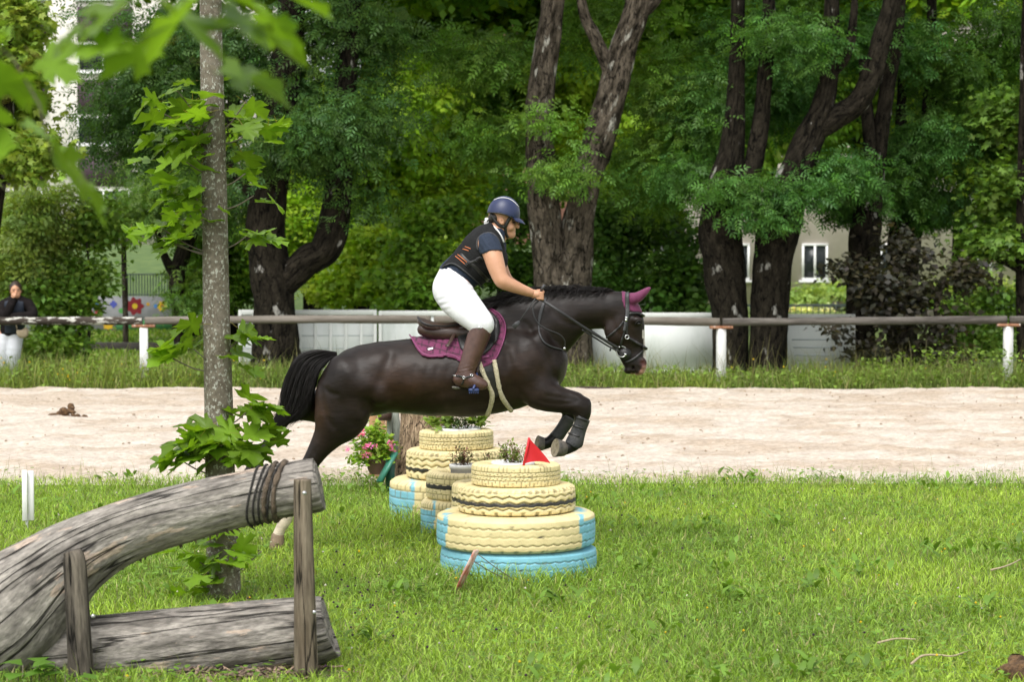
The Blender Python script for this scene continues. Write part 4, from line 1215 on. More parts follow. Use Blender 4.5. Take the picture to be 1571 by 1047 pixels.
NH = [(529, 602, -0.14, 39, 0.65), (525, 634, -0.15, 41, 0.50), (511, 659, -0.15, 27, 0.56), (494, 683, -0.145, 17.5, 0.62), (478, 708, -0.14, 13, 0.7), (467, 725, -0.14, 12.5, 0.7), (461, 738, -0.14, 11, 0.72),
      (452, 762, -0.14, 8, 0.8), (444, 782, -0.14, 7.5, 0.85), (438, 798, -0.14, 9, 0.9), (430, 813, -0.14, 7.5, 0.95), (426, 824, -0.14, 8.5, 1)]
FHN = [(534, 605, 0.14, 38, 0.6), (515, 622, 0.15, 34, 0.5), (485, 626, 0.15, 22, 0.6), (460, 630, 0.15, 15, 0.7), (441, 637, 0.15, 12.5, 0.7), (431, 648, 0.15, 11, 0.72),
       (417, 671, 0.15, 8, 0.8), (402, 696, 0.15, 7.5, 0.85), (393, 711, 0.15, 9, 0.9), (384, 723, 0.15, 7.5, 0.95), (379, 732, 0.15, 8.5, 1)]
for f_, n_ in ((nf, NF), (ff, FF), (nh, NH), (fh, FHN)):
    chain(f_, n_, YH, 0.012)
# knee, hock and tendon detail
for sg, f_, dx, dy in ((-0.14, nf, 0, 0), (0.14, ff, -15, 0)):
    ellp(f_, 897 + dx, 622 + dy, YH + sg, 10, 0.045, 12, -30, 0.015)
    ellp(f_, 845 + dx * 0.5, 603, YH + sg * 1.25, 22, 0.03, 8, -18, 0.025)
ellp(nh, 461, 722, YH - 0.14, 6, 0.03, 10, -35, 0.012)
ellp(nh, 545, 628, YH - 0.17, 20, 0.07, 22, 20, 0.04)
body_only = FH.D.copy()
FH.D = smin(FH.D, nf.D, 0.035); FH.D = smin(FH.D, ff.D, 0.035)
FH.D = smin(FH.D, nh.D, 0.04); FH.D = smin(FH.D, fh.D, 0.04)
# furrows between muscles
def furrow(pts, depth, wid):
    X, Z = grid_px(FH)
    q = catmull(pts, 5)
    d = np.full(X.shape, 1e9)
    for a, b in zip(q[:-1], q[1:]):
        e = b - a
        t = np.clip(((X - a[0]) * e[0] + (Z - a[1]) * e[1]) / (e @ e), 0, 1)
        d = np.minimum(d, (X - a[0] - t * e[0]) ** 2 + (Z - a[1] - t * e[1]) ** 2)
    FH.D += (depth * np.exp(-d / wid ** 2))[:, None, :].astype(np.float32)
def grid_px(F):
    """photo pixel of each grid column at the middle depth (side view)"""
    x = F.ax[0][:, None]; z = F.ax[2][None, :]
    pts = np.stack(np.broadcast_arrays(x, np.float32(YH), z), -1)
    return proj(pts)
furrow([(602, 545), (596, 560), (586, 580), (574, 602), (566, 624)], 0.013, 9)
furrow([(496, 590), (499, 608), (505, 634), (516, 652)], 0.007, 4)
furrow([(806, 496), (820, 518), (834, 540), (850, 576)], 0.010, 6)
furrow([(778, 535), (782, 562), (789, 590), (803, 614)], 0.012, 7)
furrow([(845, 478), (865, 492), (885, 498), (908, 497)], 0.008, 5)
furrow([(832, 613), (855, 617), (882, 615)], 0.005, 2.5)
furrow([(838, 604), (858, 607), (884, 612)], 0.004, 2.5)
furrow([(630, 618), (680, 600), (715, 590)], 0.006, 7)
furrow([(770, 520), (790, 545), (806, 580)], -0.008, 8)
furrow([(536, 560), (552, 585), (556, 615)], -0.007, 12)
furrow([(575, 545), (582, 556), (590, 566)], -0.004, 9)
for q in range(5):
    furrow([(640 + 17 * q, 560), (634 + 17 * q, 585), (632 + 17 * q, 612)], 0.0022, 3)
furrow([(938, 490), (944, 505), (956, 518)], 0.004, 3)
furrow([(966, 505), (972, 520), (976, 540)], 0.004, 3)
furrow([(868, 600), (884, 606), (896, 614)], -0.004, 3)
furrow([(862, 628), (878, 630), (890, 640)], 0.004, 2.5)
furrow([(486, 690), (478, 702), (470, 716)], 0.004, 2.5)
furrow([(505, 594), (512, 600), (522, 602)], 0.006, 4)
gxx, gyy, gzz = FH.ax[0][:, None, None], FH.ax[1][None, :, None], FH.ax[2][None, None, :]
bumps = (vnoise(FH.ax[0][:, None] * 9, FH.ax[2][None, :] * 9, 3.0) - 0.5) * 0.010 + (vnoise(FH.ax[0][:, None] * 22, FH.ax[2][None, :] * 16, 5.0) - 0.5) * 0.004
gpx, gpy = grid_px(FH)
bumps = bumps * np.clip((950 - gpx) / 30, 0.1, 1) * np.where(gpy > 640, 0.4, 1)
FH.D += bumps[:, None, :].astype(np.float32)
# the ears and poll sit in a bonnet: keep ears for the bonnet itself
hm, HV, HF = FH.mesh('body', smooth=3)
hx, hy = proj(HV)
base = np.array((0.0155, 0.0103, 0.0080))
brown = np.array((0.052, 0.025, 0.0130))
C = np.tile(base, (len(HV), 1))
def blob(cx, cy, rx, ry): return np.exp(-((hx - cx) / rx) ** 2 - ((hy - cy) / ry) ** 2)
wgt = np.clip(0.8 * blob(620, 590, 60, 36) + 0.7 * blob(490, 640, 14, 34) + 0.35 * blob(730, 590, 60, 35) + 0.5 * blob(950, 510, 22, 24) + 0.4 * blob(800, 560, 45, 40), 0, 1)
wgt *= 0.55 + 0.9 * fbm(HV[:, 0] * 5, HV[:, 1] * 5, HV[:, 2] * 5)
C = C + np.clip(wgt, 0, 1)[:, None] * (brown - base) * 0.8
ly = HV[:, 1] - YH
def blend(C, w, c): w = np.clip(w, 0, 1)[:, None]; return C * (1 - w) + np.array(c) * w
nz = (fbm(HV[:, 0] * 40, HV[:, 1] * 40, HV[:, 2] * 40) - 0.5)
leg_black = np.clip((hy - 628) / 20, 0, 1) * (hx > 815)
C = blend(C, leg_black, (0.010, 0.009, 0.0085))
blaze = np.clip((hx - (984.6 + 2.2 * (hy > 520))) / 1.5 + nz * 2, 0, 1) * (hy > 506) * (np.abs(ly) < 0.035 + 0.01 * nz)
C = blend(C, blaze, (0.70, 0.64, 0.58))
pink = np.clip(((hy - 560) * 0.6 + (hx - 988) * 0.7 + nz * 6) / 2.5, 0, 1) * (hy > 552) * (hx > 960)
pink = np.maximum(pink, np.clip((hy - 572.5 + nz * 5) / 2, 0, 1) * (hx > 968) * (hy < 590) * (hx < 1010))
C = blend(C, pink * 0.9, (0.50, 0.27, 0.21))
ellipse = np.exp(-((hx - 986.5) / 4) ** 2 - ((hy - 557) / 5.5) ** 2) * (np.abs(ly) > 0.045)
C = blend(C, ellipse, (0.10, 0.035, 0.03))
sock = np.clip((hy - 776 + nz * 14) / 5, 0, 1) * (hx < 470) * (ly < 0)
C = blend(C, sock, (0.66, 0.57, 0.43))
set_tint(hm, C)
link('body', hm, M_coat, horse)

# hooves
def hoof(top, sole, rt, rs, tilt=(0, 0, 0), name='hoof', mt=None):
    top, sole = np.asarray(top), np.asarray(sole)
    ax = sole - top; L = np.linalg.norm(ax); ax /= L
    up = np.array((0, 1.0, 0.0)); u = np.cross(ax, up); u /= np.linalg.norm(u); v = np.cross(ax, u)
    prof = [(-0.12, rt * 0.86), (0.0, rt), (0.5, (rt + rs) / 2), (0.96, rs), (1.0, rs * 0.97)]
    n = 28
    a = np.arange(n) * 2 * math.pi / n
    V = []
    for t, r in prof:
        V.append(top + ax * t * L + r * (np.cos(a)[:, None] * u * 1.06 + np.sin(a)[:, None] * v * 0.94))
    V = np.concatenate(V); m = len(prof)
    i = np.arange(m - 1)[:, None] * n; j = np.arange(n)[None]; j2 = (j + 1) % n
    mb = MB(); mb.add(V, np.stack([i + j, i + j2, i + n + j2, i + n + j], -1).reshape(-1, 4))
    mb.add(V[:n], np.array([[k for k in (0, q, q + 1)] for q in range(1, n - 1)]))
    o = mb.build(name, mt or M_hoof_side, horse, True)
    sb = MB()
    pr = [(0.99, 0.97), (1.0, 0.90), (0.97, 0.80), (0.90, 0.45), (0.93, 0.2)]
    V = np.concatenate([top + ax * t * L + rs * r * (np.cos(a)[:, None] * u * 1.06 + np.sin(a)[:, None] * v * 0.94) for t, r in pr] + [[top + ax * 0.95 * L]])
    i = np.arange(len(pr) - 1)[:, None] * n
    sb.add(V, np.stack([i + j, i + j2, i + n + j2, i + n + j], -1).reshape(-1, 4))
    c = len(V) - 1; k = (len(pr) - 1) * n
    sb.f3.append(np.array([[c, k + q, k + (q + 1) % n] for q in range(n)]))
    # frog
    e = top + ax * (0.955 * L)
    fr = np.array([e - u * rs * 0.75 - v * rs * 0.28, e - u * rs * 0.75 + v * rs * 0.28, e + u * rs * 0.45, e - u * rs * 0.5 + ax * L * 0.10])
    sb.add(fr, [[0, 1, 3], [1, 2, 3], [2, 0, 3]])
    s_ = sb.build('sole', M_hoof, None, True)
    s_.parent = o
    return o
hoof(P(866, 689.5, YH - 0.15), P(851.5, 687.5, YH - 0.185), 0.046, 0.060)
hoof(P(834, 682, YH + 0.14), P(823.5, 680, YH + 0.125), 0.042, 0.050)
hoof(P(426.5, 822, YH - 0.14), P(423.5, 844, YH - 0.14), 0.041, 0.047, mt=mat('pale hoof', (0.30, 0.22, 0.14), (0.12, 0.08, 0.05), scale=9, rough=0.7))
hoof(P(381, 729, YH + 0.15), P(372, 745, YH + 0.15), 0.043, 0.052)

# eyes
for sg in (-1, 1):
    c = P(980.2, 497, YH + sg * 0.083)
    FE = Field(c - 0.03, c + 0.03, 0.002)
    FE.ell(c, (0.020, 0.012, 0.0155), R(-12), 0)
    em, _, _ = FE.mesh('eye', smooth=1)
    link('eye', em, mat('horse eye', (0.006, 0.004, 0.003), rough=0.06), horse)
    lid = catmull([P(974.5, 498.5, YH + sg * 0.094), P(977, 494, YH + sg * 0.1), P(981, 493, YH + sg * 0.098), P(985.5, 496.5, YH + sg * 0.086)], 4)
    mb = MB(); mb.tube(lid, 0.005, 6); mb.build('eyelid', M_hair, horse, True)

# hair of tail and mane: many fine strands
def strands(name, paths, r0, parent, mt, n=3):
    Vs, Fs, off = [], [], 0
    for pth in paths:
        m = len(pth)
        rr = r0 * np.sin(np.linspace(0.5, math.pi * 0.97, m)) ** 0.6
        V, F = tube(pth, rr, n)
        Vs.append(V); Fs.append(F + off); off += len(V)
    me = np_mesh(name, np.concatenate(Vs), np.concatenate(Fs))
    return link(name, me, mt, parent)
rng = np.random.RandomState(3)
Lc = catmull([(517, 540.5), (490, 538.5), (461, 546), (444, 572), (434, 604), (428, 633), (412, 657)], 6)
Rc = catmull([(517, 547), (504, 553), (490, 568), (481, 594), (476, 616), (462, 638), (438, 650)], 6)
paths = []
for i in range(2500):
    m = rng.beta(1.1, 1.1)
    stray = rng.rand() < 0.09
    end = rng.uniform(0.55, 1.0) if not stray else 1.06
    t = np.linspace(0, end, 12) * (len(Lc) - 1)
    t = np.minimum(t, len(Lc) - 1.001)
    k = t.astype(int); f = (t - k)[:, None]
    a = Lc[k] * (1 - f) + Lc[np.minimum(k + 1, len(Lc) - 1)] * f
    b = Rc[k] * (1 - f) + Rc[np.minimum(k + 1, len(Rc) - 1)] * f
    s = np.linspace(0, 1, 12)[:, None]
    wob = (rng.rand() - 0.5) * 2 * np.sin(s * math.pi * rng.uniform(0.5, 1.6)) * (9 if stray else 4.5)
    q = a * (1 - m) + b * m + wob * s + rng.normal(0, 1.2, 2) * s
    if stray and rng.rand() < 0.5: q = q + s ** 3 * np.array((rng.uniform(0, 26), rng.uniform(-14, 4)))
    yo = (rng.rand() - 0.5) * (0.06 + 0.16 * np.sin(np.minimum(s[:, 0] * 2.2, 1.6)))
    paths.append(np.array([P(x, y, YH + d) for (x, y), d in zip(q, yo)]))
strands('tail', paths, 0.0019, horse, M_hair)
paths = []
crest = catmull([(754, 470), (772, 466), (795, 459), (820, 454), (850, 449.5), (885, 447.5), (920, 447), (946, 449)], 8)
for i in range(1300):
    u = rng.rand() * (len(crest) - 1.01); k = int(u)
    x, y = crest[k] * (1 - u + k) + crest[k + 1] * (u - k)
    L = rng.uniform(0.55, 1.15) * (1.15 if x < 850 else 0.85)
    lift = rng.uniform(0.1, 1.0) * (0.85 if 790 < x < 900 else 0.55)
    if rng.rand() < 0.6:
        q = np.array([(0, 4), (-5, -5 * lift), (-14, -11 * lift), (-26 * L, -12 * lift), (-40 * L, -7 * lift + rng.normal(0, 3))])
        yo = np.array((0, -0.005, -0.01, -0.015, -0.02)) + rng.normal(0, 0.02) * np.array((0, 0.3, 0.7, 1, 1.3))
    else:
        q = np.array([(0, 5), (-6, -3 * lift), (-15, -3 * lift), (-27 * L, 4), (-38 * L, 11 * L)])
        yo = rng.choice((-1, 1)) * np.array((0, 0.015, 0.04, 0.075, 0.095)) * rng.uniform(0.7, 1.1)
    q = q + rng.normal(0, 0.8, q.shape)
    q[:, 0] = q[:, 0] * (0.9 if x < 790 else 0.8)
    paths.append(catmull([P(x + a, y + b, YH + d) for (a, b), d in zip(q, yo)], 3))
strands('mane', paths, 0.0023, horse, M_hair)

# clothing of the horse: ear bonnet and leg guards
gx, gy, gz = FH.ax[0][:, None, None], FH.ax[1][None, :, None], FH.ax[2][None, None, :]
GX, GY = grid_px(FH)
SC = YH / FPX
def shell(F, D, poly, off, name, mt, parent, extra=None, smooth=1, thick=None):
    reg = (poly2(*grid_px(F), poly) * SC)[:, None, :]
    d = D - (off if thick is None else thick)
    d = np.maximum(d, reg)
    if extra is not None: d = np.maximum(d, extra)
    me, V, Fc = F.mesh(name, d.astype(np.float32), smooth)
    return link(name, me, mt, parent), me, V
bon, bm_, bv = shell(FH, FH.D, [(953, 440), (953.5, 462), (957, 473), (962, 477.5), (975, 478.5), (986, 481), (990, 470), (1006, 446), (1003, 432), (960, 436)], 0.0045, 'ear_bonnet', M_purple, horse)

def plane_px(F, a, b):
    """signed distance to the line a->b in the side view (positive to the right of travel)"""
    X, Z = grid_px(F)
    ex, ey = b[0] - a[0], b[1] - a[1]; L = math.hypot(ex, ey)
    return (((X - a[0]) * -ey + (Y_ := (Z - a[1])) * ex) / L * SC)[:, None, :]
shell(FH, nf.D, [(886, 634), (907, 645), (905, 650), (893, 684), (884, 686), (866, 676), (872, 664)], 0.011, 'leg_guard', M_gboot, horse)
shell(FH, ff.D, [(868, 638), (882, 646), (880, 655), (866, 678), (858, 679), (846, 669), (856, 655)], 0.010, 'leg_guard', M_gboot, horse)
for q in range(3):
    a = P(889 - q * 5, 646 + q * 12, YH - 0.19); 
    pts, nr = [], []
    for s in np.linspace(0, 1, 10):
        p, n = FH.hit(884 - q * 6 + 17 * s, 641 + q * 12 + 5.5 * s, YH - 0.4, YH, 0.012, nf.D)
        pts.append(p); nr.append(n)
    ribbon(pts, nr, 0.014, 0.005).build('strap', M_blk, horse)

# ------------------------------------------------------------------ saddle pad, saddle, girth
PAD = [(628.5, 514), (641, 534), (650, 543.5), (665, 547), (686, 544.5), (700, 548), (714, 557), (735, 563), (750, 558), (760, 551), (768, 535), (774, 516), (775, 498), (767, 483), (754, 474), (748, 455), (690, 440), (640, 470)]
u = GX * 0.97 + GY * 0.26; v = -GX * 0.26 + GY * 0.97
quilt = (np.abs(np.cos(math.pi * u / 10.0)) * np.abs(np.cos(math.pi * v / 10.0))) ** 0.35
edge = -poly2(GX, GY, PAD)
th = np.where(edge < 3.0, 0.017, 0.009 + 0.009 * quilt)[:, None, :]
pad, pm, pv = shell(FH, FH.D, PAD, 0, 'saddle_pad', M_purple, None, thick=th, smooth=1)
ux, uy = proj(pv)
uu = ux * 0.97 + uy * 0.26; vv_ = -ux * 0.26 + uy * 0.97
dl = np.minimum(np.abs((uu / 10.0) % 1 - 0.5), np.abs((vv_ / 10.0) % 1 - 0.5))      # distance to the stitch lines
inr = -poly2(ux, uy, PAD) > 3.0
kq = np.where(inr, np.clip(dl / 0.13, 0.15, 1.0), 1.0)
set_tint(pm, np.array((0.150, 0.021, 0.076)) * kq[:, None])
pm.materials[0] = mat('plum quilted cloth', (1.1, 1.1, 1.1), (0.85, 0.85, 0.85), scale=40, rough=0.75, attr=True, bump=0.2, bscale=300, sheen=0.15)
tag(pad, 'plum quilted saddle pad on the horse under the saddle', 'saddle pad')
def surf_path(F, pts, off=0.0, sub=6, D=None, y0=None):
    q = catmull(pts, sub)
    r = [F.hit(x, y, y0 or YH - 0.48, YH + 0.05, off, D) for x, y in q]
    return np.array([a for a, b in r]), np.array([b for a, b in r])
p_, n_ = surf_path(FH, PAD[0:8], 0.016, 3)
mb = MB(); mb.tube(p_, 0.0055, 6); mb.build('binding', M_purple2, pad, True)
p_, n_ = surf_path(FH, PAD[8:15], 0.016, 3)
mb = MB(); mb.tube(p_, 0.0055, 6); mb.build('binding', M_purple2, pad, True)
for c, wd, mt in (((660.5, 535.5), 0.035, M_white), ((744, 547.5), 0.06, M_purple2)):
    p_, n_ = surf_path(FH, [(c[0] - wd / SC / 2, c[1] + 1), c, (c[0] + wd / SC / 2, c[1] - 1)], 0.022, 2)
    ribbon(p_, n_, 0.020, 0.004).build('badge', mt, pad)

saddle = empty('saddle', P(700, 500, YH))
tag(saddle, 'dark brown leather jumping saddle with stirrups and fleece girth on the horse', 'saddle')
FS = Field(P(630, 560, YH) - np.array((0, 0.36, 0)), P(785, 462, YH) + np.array((0, 0.36, 0)), 0.008)
chain(FS, [(645, 493, 0, 5.5, 5.0), (656, 500, 0, 8, 4.6), (672, 503.5, 0, 8, 4.0), (695, 503, 0, 8, 3.2), (718, 499, 0, 8, 2.8), (738, 489, 0, 8.5, 2.8), (750, 480, 0, 7.5, 3.0)], YH, 0.01)
seat_d = FS.D.copy()
sm_, sv, sf = FS.mesh('seat', smooth=2)
link('seat', sm_, M_brn, saddle)
FS2 = FS.like()
for sg in (-1, 1):
    chain(FS2, [(649, 506, sg * 0.085, 9, 0.95), (665, 510, sg * 0.095, 10.5, 0.9), (690, 512, sg * 0.10, 11, 0.85), (715, 511, sg * 0.11, 11, 0.8), (742, 505, sg * 0.12, 13, 0.7)], YH, 0.012)
me, _, _ = FS2.mesh('panel', smooth=2)
link('panel', me, M_brn, saddle)
mb = MB()
p_ = catmull([P(641, 487, YH - 0.10), P(648, 495, YH - 0.155), P(662, 499.5, YH - 0.165), P(685, 500.5, YH - 0.135), P(705, 498, YH - 0.115)], 5)
mb.tube(p_, 0.007, 6); mb.build('piping', M_blk, saddle, True)
FLAP = [(703, 500), (702, 516), (707, 532), (716, 541), (730, 547), (742, 543), (753, 534), (762, 522), (768, 507), (766, 491), (757, 480), (745, 472), (720, 478)]
e2 = -poly2(GX, GY, FLAP)
fth = (0.030 + 0.016 * np.exp(-((GX - 762) / 5) ** 2) * (GY < 525) - 0.006 * np.exp(-(e2 / 1.5) ** 2))[:, None, :]
side = lambda sg: (0.05 - sg * (gy - YH)) * np.ones_like(FH.D)
for sg in (-1, 1):
    d = np.maximum(np.maximum(FH.D - fth, (poly2(GX, GY, FLAP) * SC)[:, None, :]), side(sg)).astype(np.float32)
    me, _, _ = FH.mesh('flap', d, 1)
    link('flap', me, M_blk, saddle)
p_, n_ = surf_path(FH, [(700, 503), (697, 512), (691, 524), (685.5, 532)], 0.045, 5)
ribbon(p_, n_, 0.026, 0.006).build('billet_strap', M_brn, saddle)
p_, n_ = surf_path(FH, [(698, 506), (706, 502.5), (713, 501.5)], 0.058, 4)
ribbon(p_, n_, 0.026, 0.006).build('keeper_strap', M_brn, saddle)
# girth with fleece edges
gA = [(735.5, 557), (741, 572), (749, 590), (755, 606), (753, 622), (748, 637)]
gB = [(758, 553), (762, 574), (766, 596), (771, 611), (778, 622), (784, 630)]
for pts in (gA, gB):
    p_, n_ = surf_path(FH, pts, 0.012, 6)
    rr = 0.014 + 0.004 * vnoise(np.arange(len(p_)) * 0.9, 1.0)
    mb = MB(); mb.tube(p_, rr, 10); mb.build('girth_fleece', M_fleece, saddle, True)
gp = [((a[0] + b[0]) / 2, (a[1] + b[1]) / 2) for a, b in zip(gA[:4], gB[:4])]
p_, n_ = surf_path(FH, gp, 0.006, 6)
ribbon(p_, n_, np.linspace(0.085, 0.06, len(p_)), 0.012).build('girth', M_blk, saddle)

# ------------------------------------------------------------------ bridle
bridle = empty('bridle', P(960, 510, YH))
tag(bridle, 'black leather bridle with bit ring and reins on the horse head', 'bridle')
def strap(name, pts, wid, off=0.006, th=0.005, mt=M_blk, sub=6):
    p_, n_ = surf_path(FH, pts, off, sub)
    return ribbon(p_, n_, wid, th).build(name, mt, bridle)
M_grey = mat('grey leather', (0.035, 0.036, 0.038), (0.055, 0.055, 0.057), scale=30, rough=0.5)
strap('headpiece', [(962, 449), (962, 458), (962.5, 470), (962.5, 481), (961, 490)], 0.028, 0.013, 0.007, M_grey)
strap('browband', [(962.5, 483), (969, 481), (977, 480.5), (983, 482)], 0.018, 0.010, 0.008)
mb = MB(); mb.tube(catmull([P(983, 482, YH - 0.075), P(986.5, 484, YH - 0.045), P(988, 485, YH), P(986.5, 484, YH + 0.045), P(983, 482, YH + 0.075)], 5), 0.009, 8)
mb.build('browband', M_blk, bridle, True)
strap('cheekpiece', [(961, 490), (960, 500), (957.5, 512), (954, 522), (952, 532)], 0.016)
strap('cheekpiece', [(962.5, 490), (962, 503), (962, 516)], 0.013, 0.007)
strap('buckle_strap', [(960, 493), (959, 501), (957.5, 508)], 0.020, 0.013, 0.006, M_grey)
strap('throat_lash', [(957, 493), (950, 502), (940, 511), (930, 519)], 0.013)
strap('noseband', [(963, 518), (972, 523), (981, 528.5), (987, 532)], 0.016, 0.008)
strap('noseband', [(987, 538), (979, 546), (969, 553), (959, 556.5)], 0.015, 0.008)
mb = MB(); mb.tube(catmull([P(986, 532, YH - 0.05), P(990.5, 534.5, YH - 0.03), P(991.5, 535.5, YH), P(990.5, 534.5, YH + 0.03), P(986, 532, YH + 0.05)], 5), 0.011, 8)
mb.build('noseband', M_blk, bridle, True)
def ring(c, n, r, t, name, mt, parent):
    n = np.asarray(n) / np.linalg.norm(n); a = np.linspace(0, 2 * math.pi, 33)
    u = np.cross(n, (0, 0, 1.0)); u /= np.linalg.norm(u); v = np.cross(n, u)
    mb = MB(); mb.tube(c + r * (np.cos(a)[:, None] * u + np.sin(a)[:, None] * v), t, 8, False)
    return mb.build(name, mt, parent, True)
for x, y, r, t in ((954, 540, 0.036, 0.0042), (962, 517.5, 0.013, 0.0035)):
    p, n = FH.hit(x, y, YH - 0.4, YH, 0.016)
    ring(p, (0.15, -1, 0.0), r, t, 'ring', M_steel, bridle)
p, n = FH.hit(959, 543.5, YH - 0.4, YH, 0.010)
mb = MB(); mb.tube([p + np.array((0, -0.004, 0)), p + np.array((0, 0.006, 0))], [0.042, 0.042], 28); mb.build('bit_guard', M_blk, bridle)
p, n = FH.hit(959.5, 544, YH - 0.4, YH, 0.018)
for c in ((959.5, 544.5), (961, 488), (960.5, 491.5)):
    p, n = FH.hit(*c, YH - 0.4, YH, 0.018)
    mb = MB(); mb.box(p - np.array((0.008, 0.004, 0.008)), p + np.array((0.008, 0.004, 0.008)), bev=0.002); mb.build('buckle', M_steel, bridle)
HANDP = P(829, 456, YH - 0.20)
bitp = P(952, 536, YH - 0.115)
def rein(pts, wid, name='rein', sub=8):
    q = catmull(pts, sub)
    T = np.gradient(q, axis=0)
    n = np.cross(np.cross(T, (0, -1.0, 0.15)), T); n = np.tile((0, -1.0, 0.2), (len(q), 1)); n /= np.linalg.norm(n, axis=1)[:, None]
    return ribbon(q, n, wid, 0.005).build(name, M_blk, bridle)
rein([P(829, 459, YH - 0.20), P(862, 480, YH - 0.24), P(895, 502, YH - 0.21), P(925, 520.5, YH - 0.16), P(950, 535.5, YH - 0.11)], 0.019)
rein([P(893, 506, YH - 0.20), P(915, 520, YH - 0.17), P(936, 533, YH - 0.13), P(951, 540, YH - 0.11)], 0.012)
rein([P(829, 459, YH + 0.14), P(862, 477, YH + 0.2), P(895, 500, YH + 0.19), P(925, 520.5, YH + 0.15), P(950, 537, YH + 0.11)], 0.019)
mb = MB(); mb.tube([P(937, 534, YH - 0.135), P(936, 539, YH - 0.135)], 0.006, 6); mb.build('rein_stop', M_blk, bridle, True)
p1, n1 = surf_path(FH, [(839, 452), (834, 466), (828, 486), (827, 508), (834, 524), (846, 532), (864, 537)], 0.008, 6)
ribbon(p1, n1, np.concatenate([np.full(14, 0.022), np.full(len(p1) - 14, 0.011)]), 0.005).build('neck_strap', M_grey, bridle)
q = [P(826, 462, YH - 0.20), P(818, 471, YH - 0.22), P(819, 484, YH - 0.235), P(826, 497, YH - 0.24), P(840, 506, YH - 0.24), P(858, 513.5, YH - 0.23), P(866, 523, YH - 0.215), P(866, 534, YH - 0.20)]
mb = MB(); mb.tube(catmull(q, 6), 0.0055, 6); mb.build('rein', M_blk, bridle, True)
mb = MB(); mb.box(P(866, 535, YH - 0.20) - 0.008, P(866, 535, YH - 0.20) + 0.008, bev=0.002); mb.build('buckle', M_steel, bridle)

# riding crop
crop = MB().tube([P(835.5, 437, YH - 0.20), P(830, 446, YH - 0.20)], [0.010, 0.009], 10).build('riding_crop', M_grey, None, True)
tag(crop, 'thin grey riding crop held in the rider hand', 'crop')
MB().tube([P(830, 446, YH - 0.20), P(818, 463, YH - 0.23), P(796, 494, YH - 0.27)], [0.006, 0.004, 0.003], 8).build('shaft', M_grey, crop, True)
mb = MB()
a, b = P(797, 493, YH - 0.272), P(787.5, 502.5, YH - 0.28)
d = (b - a) / np.linalg.norm(b - a); s_ = np.array((d[2], 0, -d[0]))
ribbon([a, a * 0.6 + b * 0.4, b], [(0, -1, 0)] * 3, [0.012, 0.03, 0.034], 0.004).build('flapper', M_grey, crop)
# ------------------------------------------------------------------ the rider
M_skin = mat('skin', (0.50, 0.255, 0.150), (0.56, 0.30, 0.185), scale=18, rough=0.5, spec=0.4, bump=0.06, bscale=200)
M_breech = mat('white breeches', (0.72, 0.72, 0.745), (0.79, 0.79, 0.80), scale=9, rough=0.85, bump=0.35, bscale=11, bdist=0.02, spec=0.2)
M_tan = mat('tan suede', (0.42, 0.35, 0.23), (0.50, 0.43, 0.30), scale=20, rough=0.9)
M_vest = mat('black vest cloth', (0.0075, 0.0078, 0.008), (0.013, 0.013, 0.0135), scale=14, rough=0.85, spec=0.25, bump=0.3, bscale=60)
M_vest2 = mat('vest trim', (0.030, 0.031, 0.033), (0.045, 0.045, 0.047), scale=14, rough=0.75)
M_navy = mat('navy cotton', (0.008, 0.016, 0.034), (0.013, 0.023, 0.046), scale=25, rough=0.85, bump=0.2, bscale=60)
M_orange = mat('orange trim', (0.55, 0.16, 0.05), rough=0.6)
M_helmet = mat('navy helmet shell', (0.016, 0.024, 0.072), (0.020, 0.030, 0.085), scale=6, rough=0.42, spec=0.5)
M_darkhair = mat('dark hair', (0.012, 0.008, 0.006), (0.022, 0.014, 0.010), scale=40, rough=0.5)
M_sole = mat('boot sole', (0.10, 0.10, 0.085), (0.17, 0.16, 0.13), scale=20, rough=0.8)
M_bluemetal = mat('blue stirrup', (0.012, 0.028, 0.11), (0.02, 0.04, 0.14), scale=20, rough=0.35, coat=0.3)

rider = empty('person', P(700, 497, YH))
tag(rider, 'rider in navy helmet, black safety vest and white breeches leaning forward on the horse', 'person')
lo = P(655, 615, YH); hi = P(850, 290, YH)
lo[1], hi[1] = YH - 0.50, YH + 0.50
FR = Field(lo, hi, 0.0075)
tor, an, af, ln, lf, bn, bf, hd = [FR.like() for _ in range(8)]
# torso
chain(tor, [(694, 436, 0, 25, 1.45), (705, 420, 0, 27, 1.30), (720, 408, 0, 28, 1.10), (737, 392, 0, 30, 1.08), (748, 377, 0, 26, 1.30), (755, 366, 0, 17, 1.6), (762, 358, 0, 12, 1.2)], YH, 0.02)
for sg in (-1, 1):
    ellp(tor, 689, 443, YH + sg * 0.085, 23, 0.10, 27, 0, 0.04)
    ellp(tor, 757, 399, YH + sg * 0.07, 17, 0.07, 17, 0, 0.03)
# neck, head
chain(hd, [(758, 360, 0, 14, 0.95), (764, 352, 0, 12, 0.95), (769, 343, 0, 12, 0.95)], YH, 0.02)
ellp(hd, 770, 330, YH, 20.5, 0.074, 21, -15, 0.02)
ellp(hd, 779, 342, YH, 13, 0.056, 17, 8, 0.02)
chain(hd, [(770, 350, 0, 9, 1.1), (780, 357, 0, 8, 0.9), (785.5, 360, 0, 4.8, 0.9)], YH, 0.015)
chain(hd, [(790, 340, 0, 2.2, 1.0), (793, 345, 0, 2.6, 1.1), (794.6, 348.6, 0, 2.6, 1.4)], YH, 0.008)    # nose
ellp(hd, 788.5, 353.2, YH, 2.8, 0.020, 2.0, 10, 0.006)                     # lips
ellp(hd, 788, 356.3, YH, 2.4, 0.018, 2.0, 0, 0.006)
ellp(hd, 786.5, 361, YH, 3.2, 0.016, 3.2, 0, 0.008)                        # chin
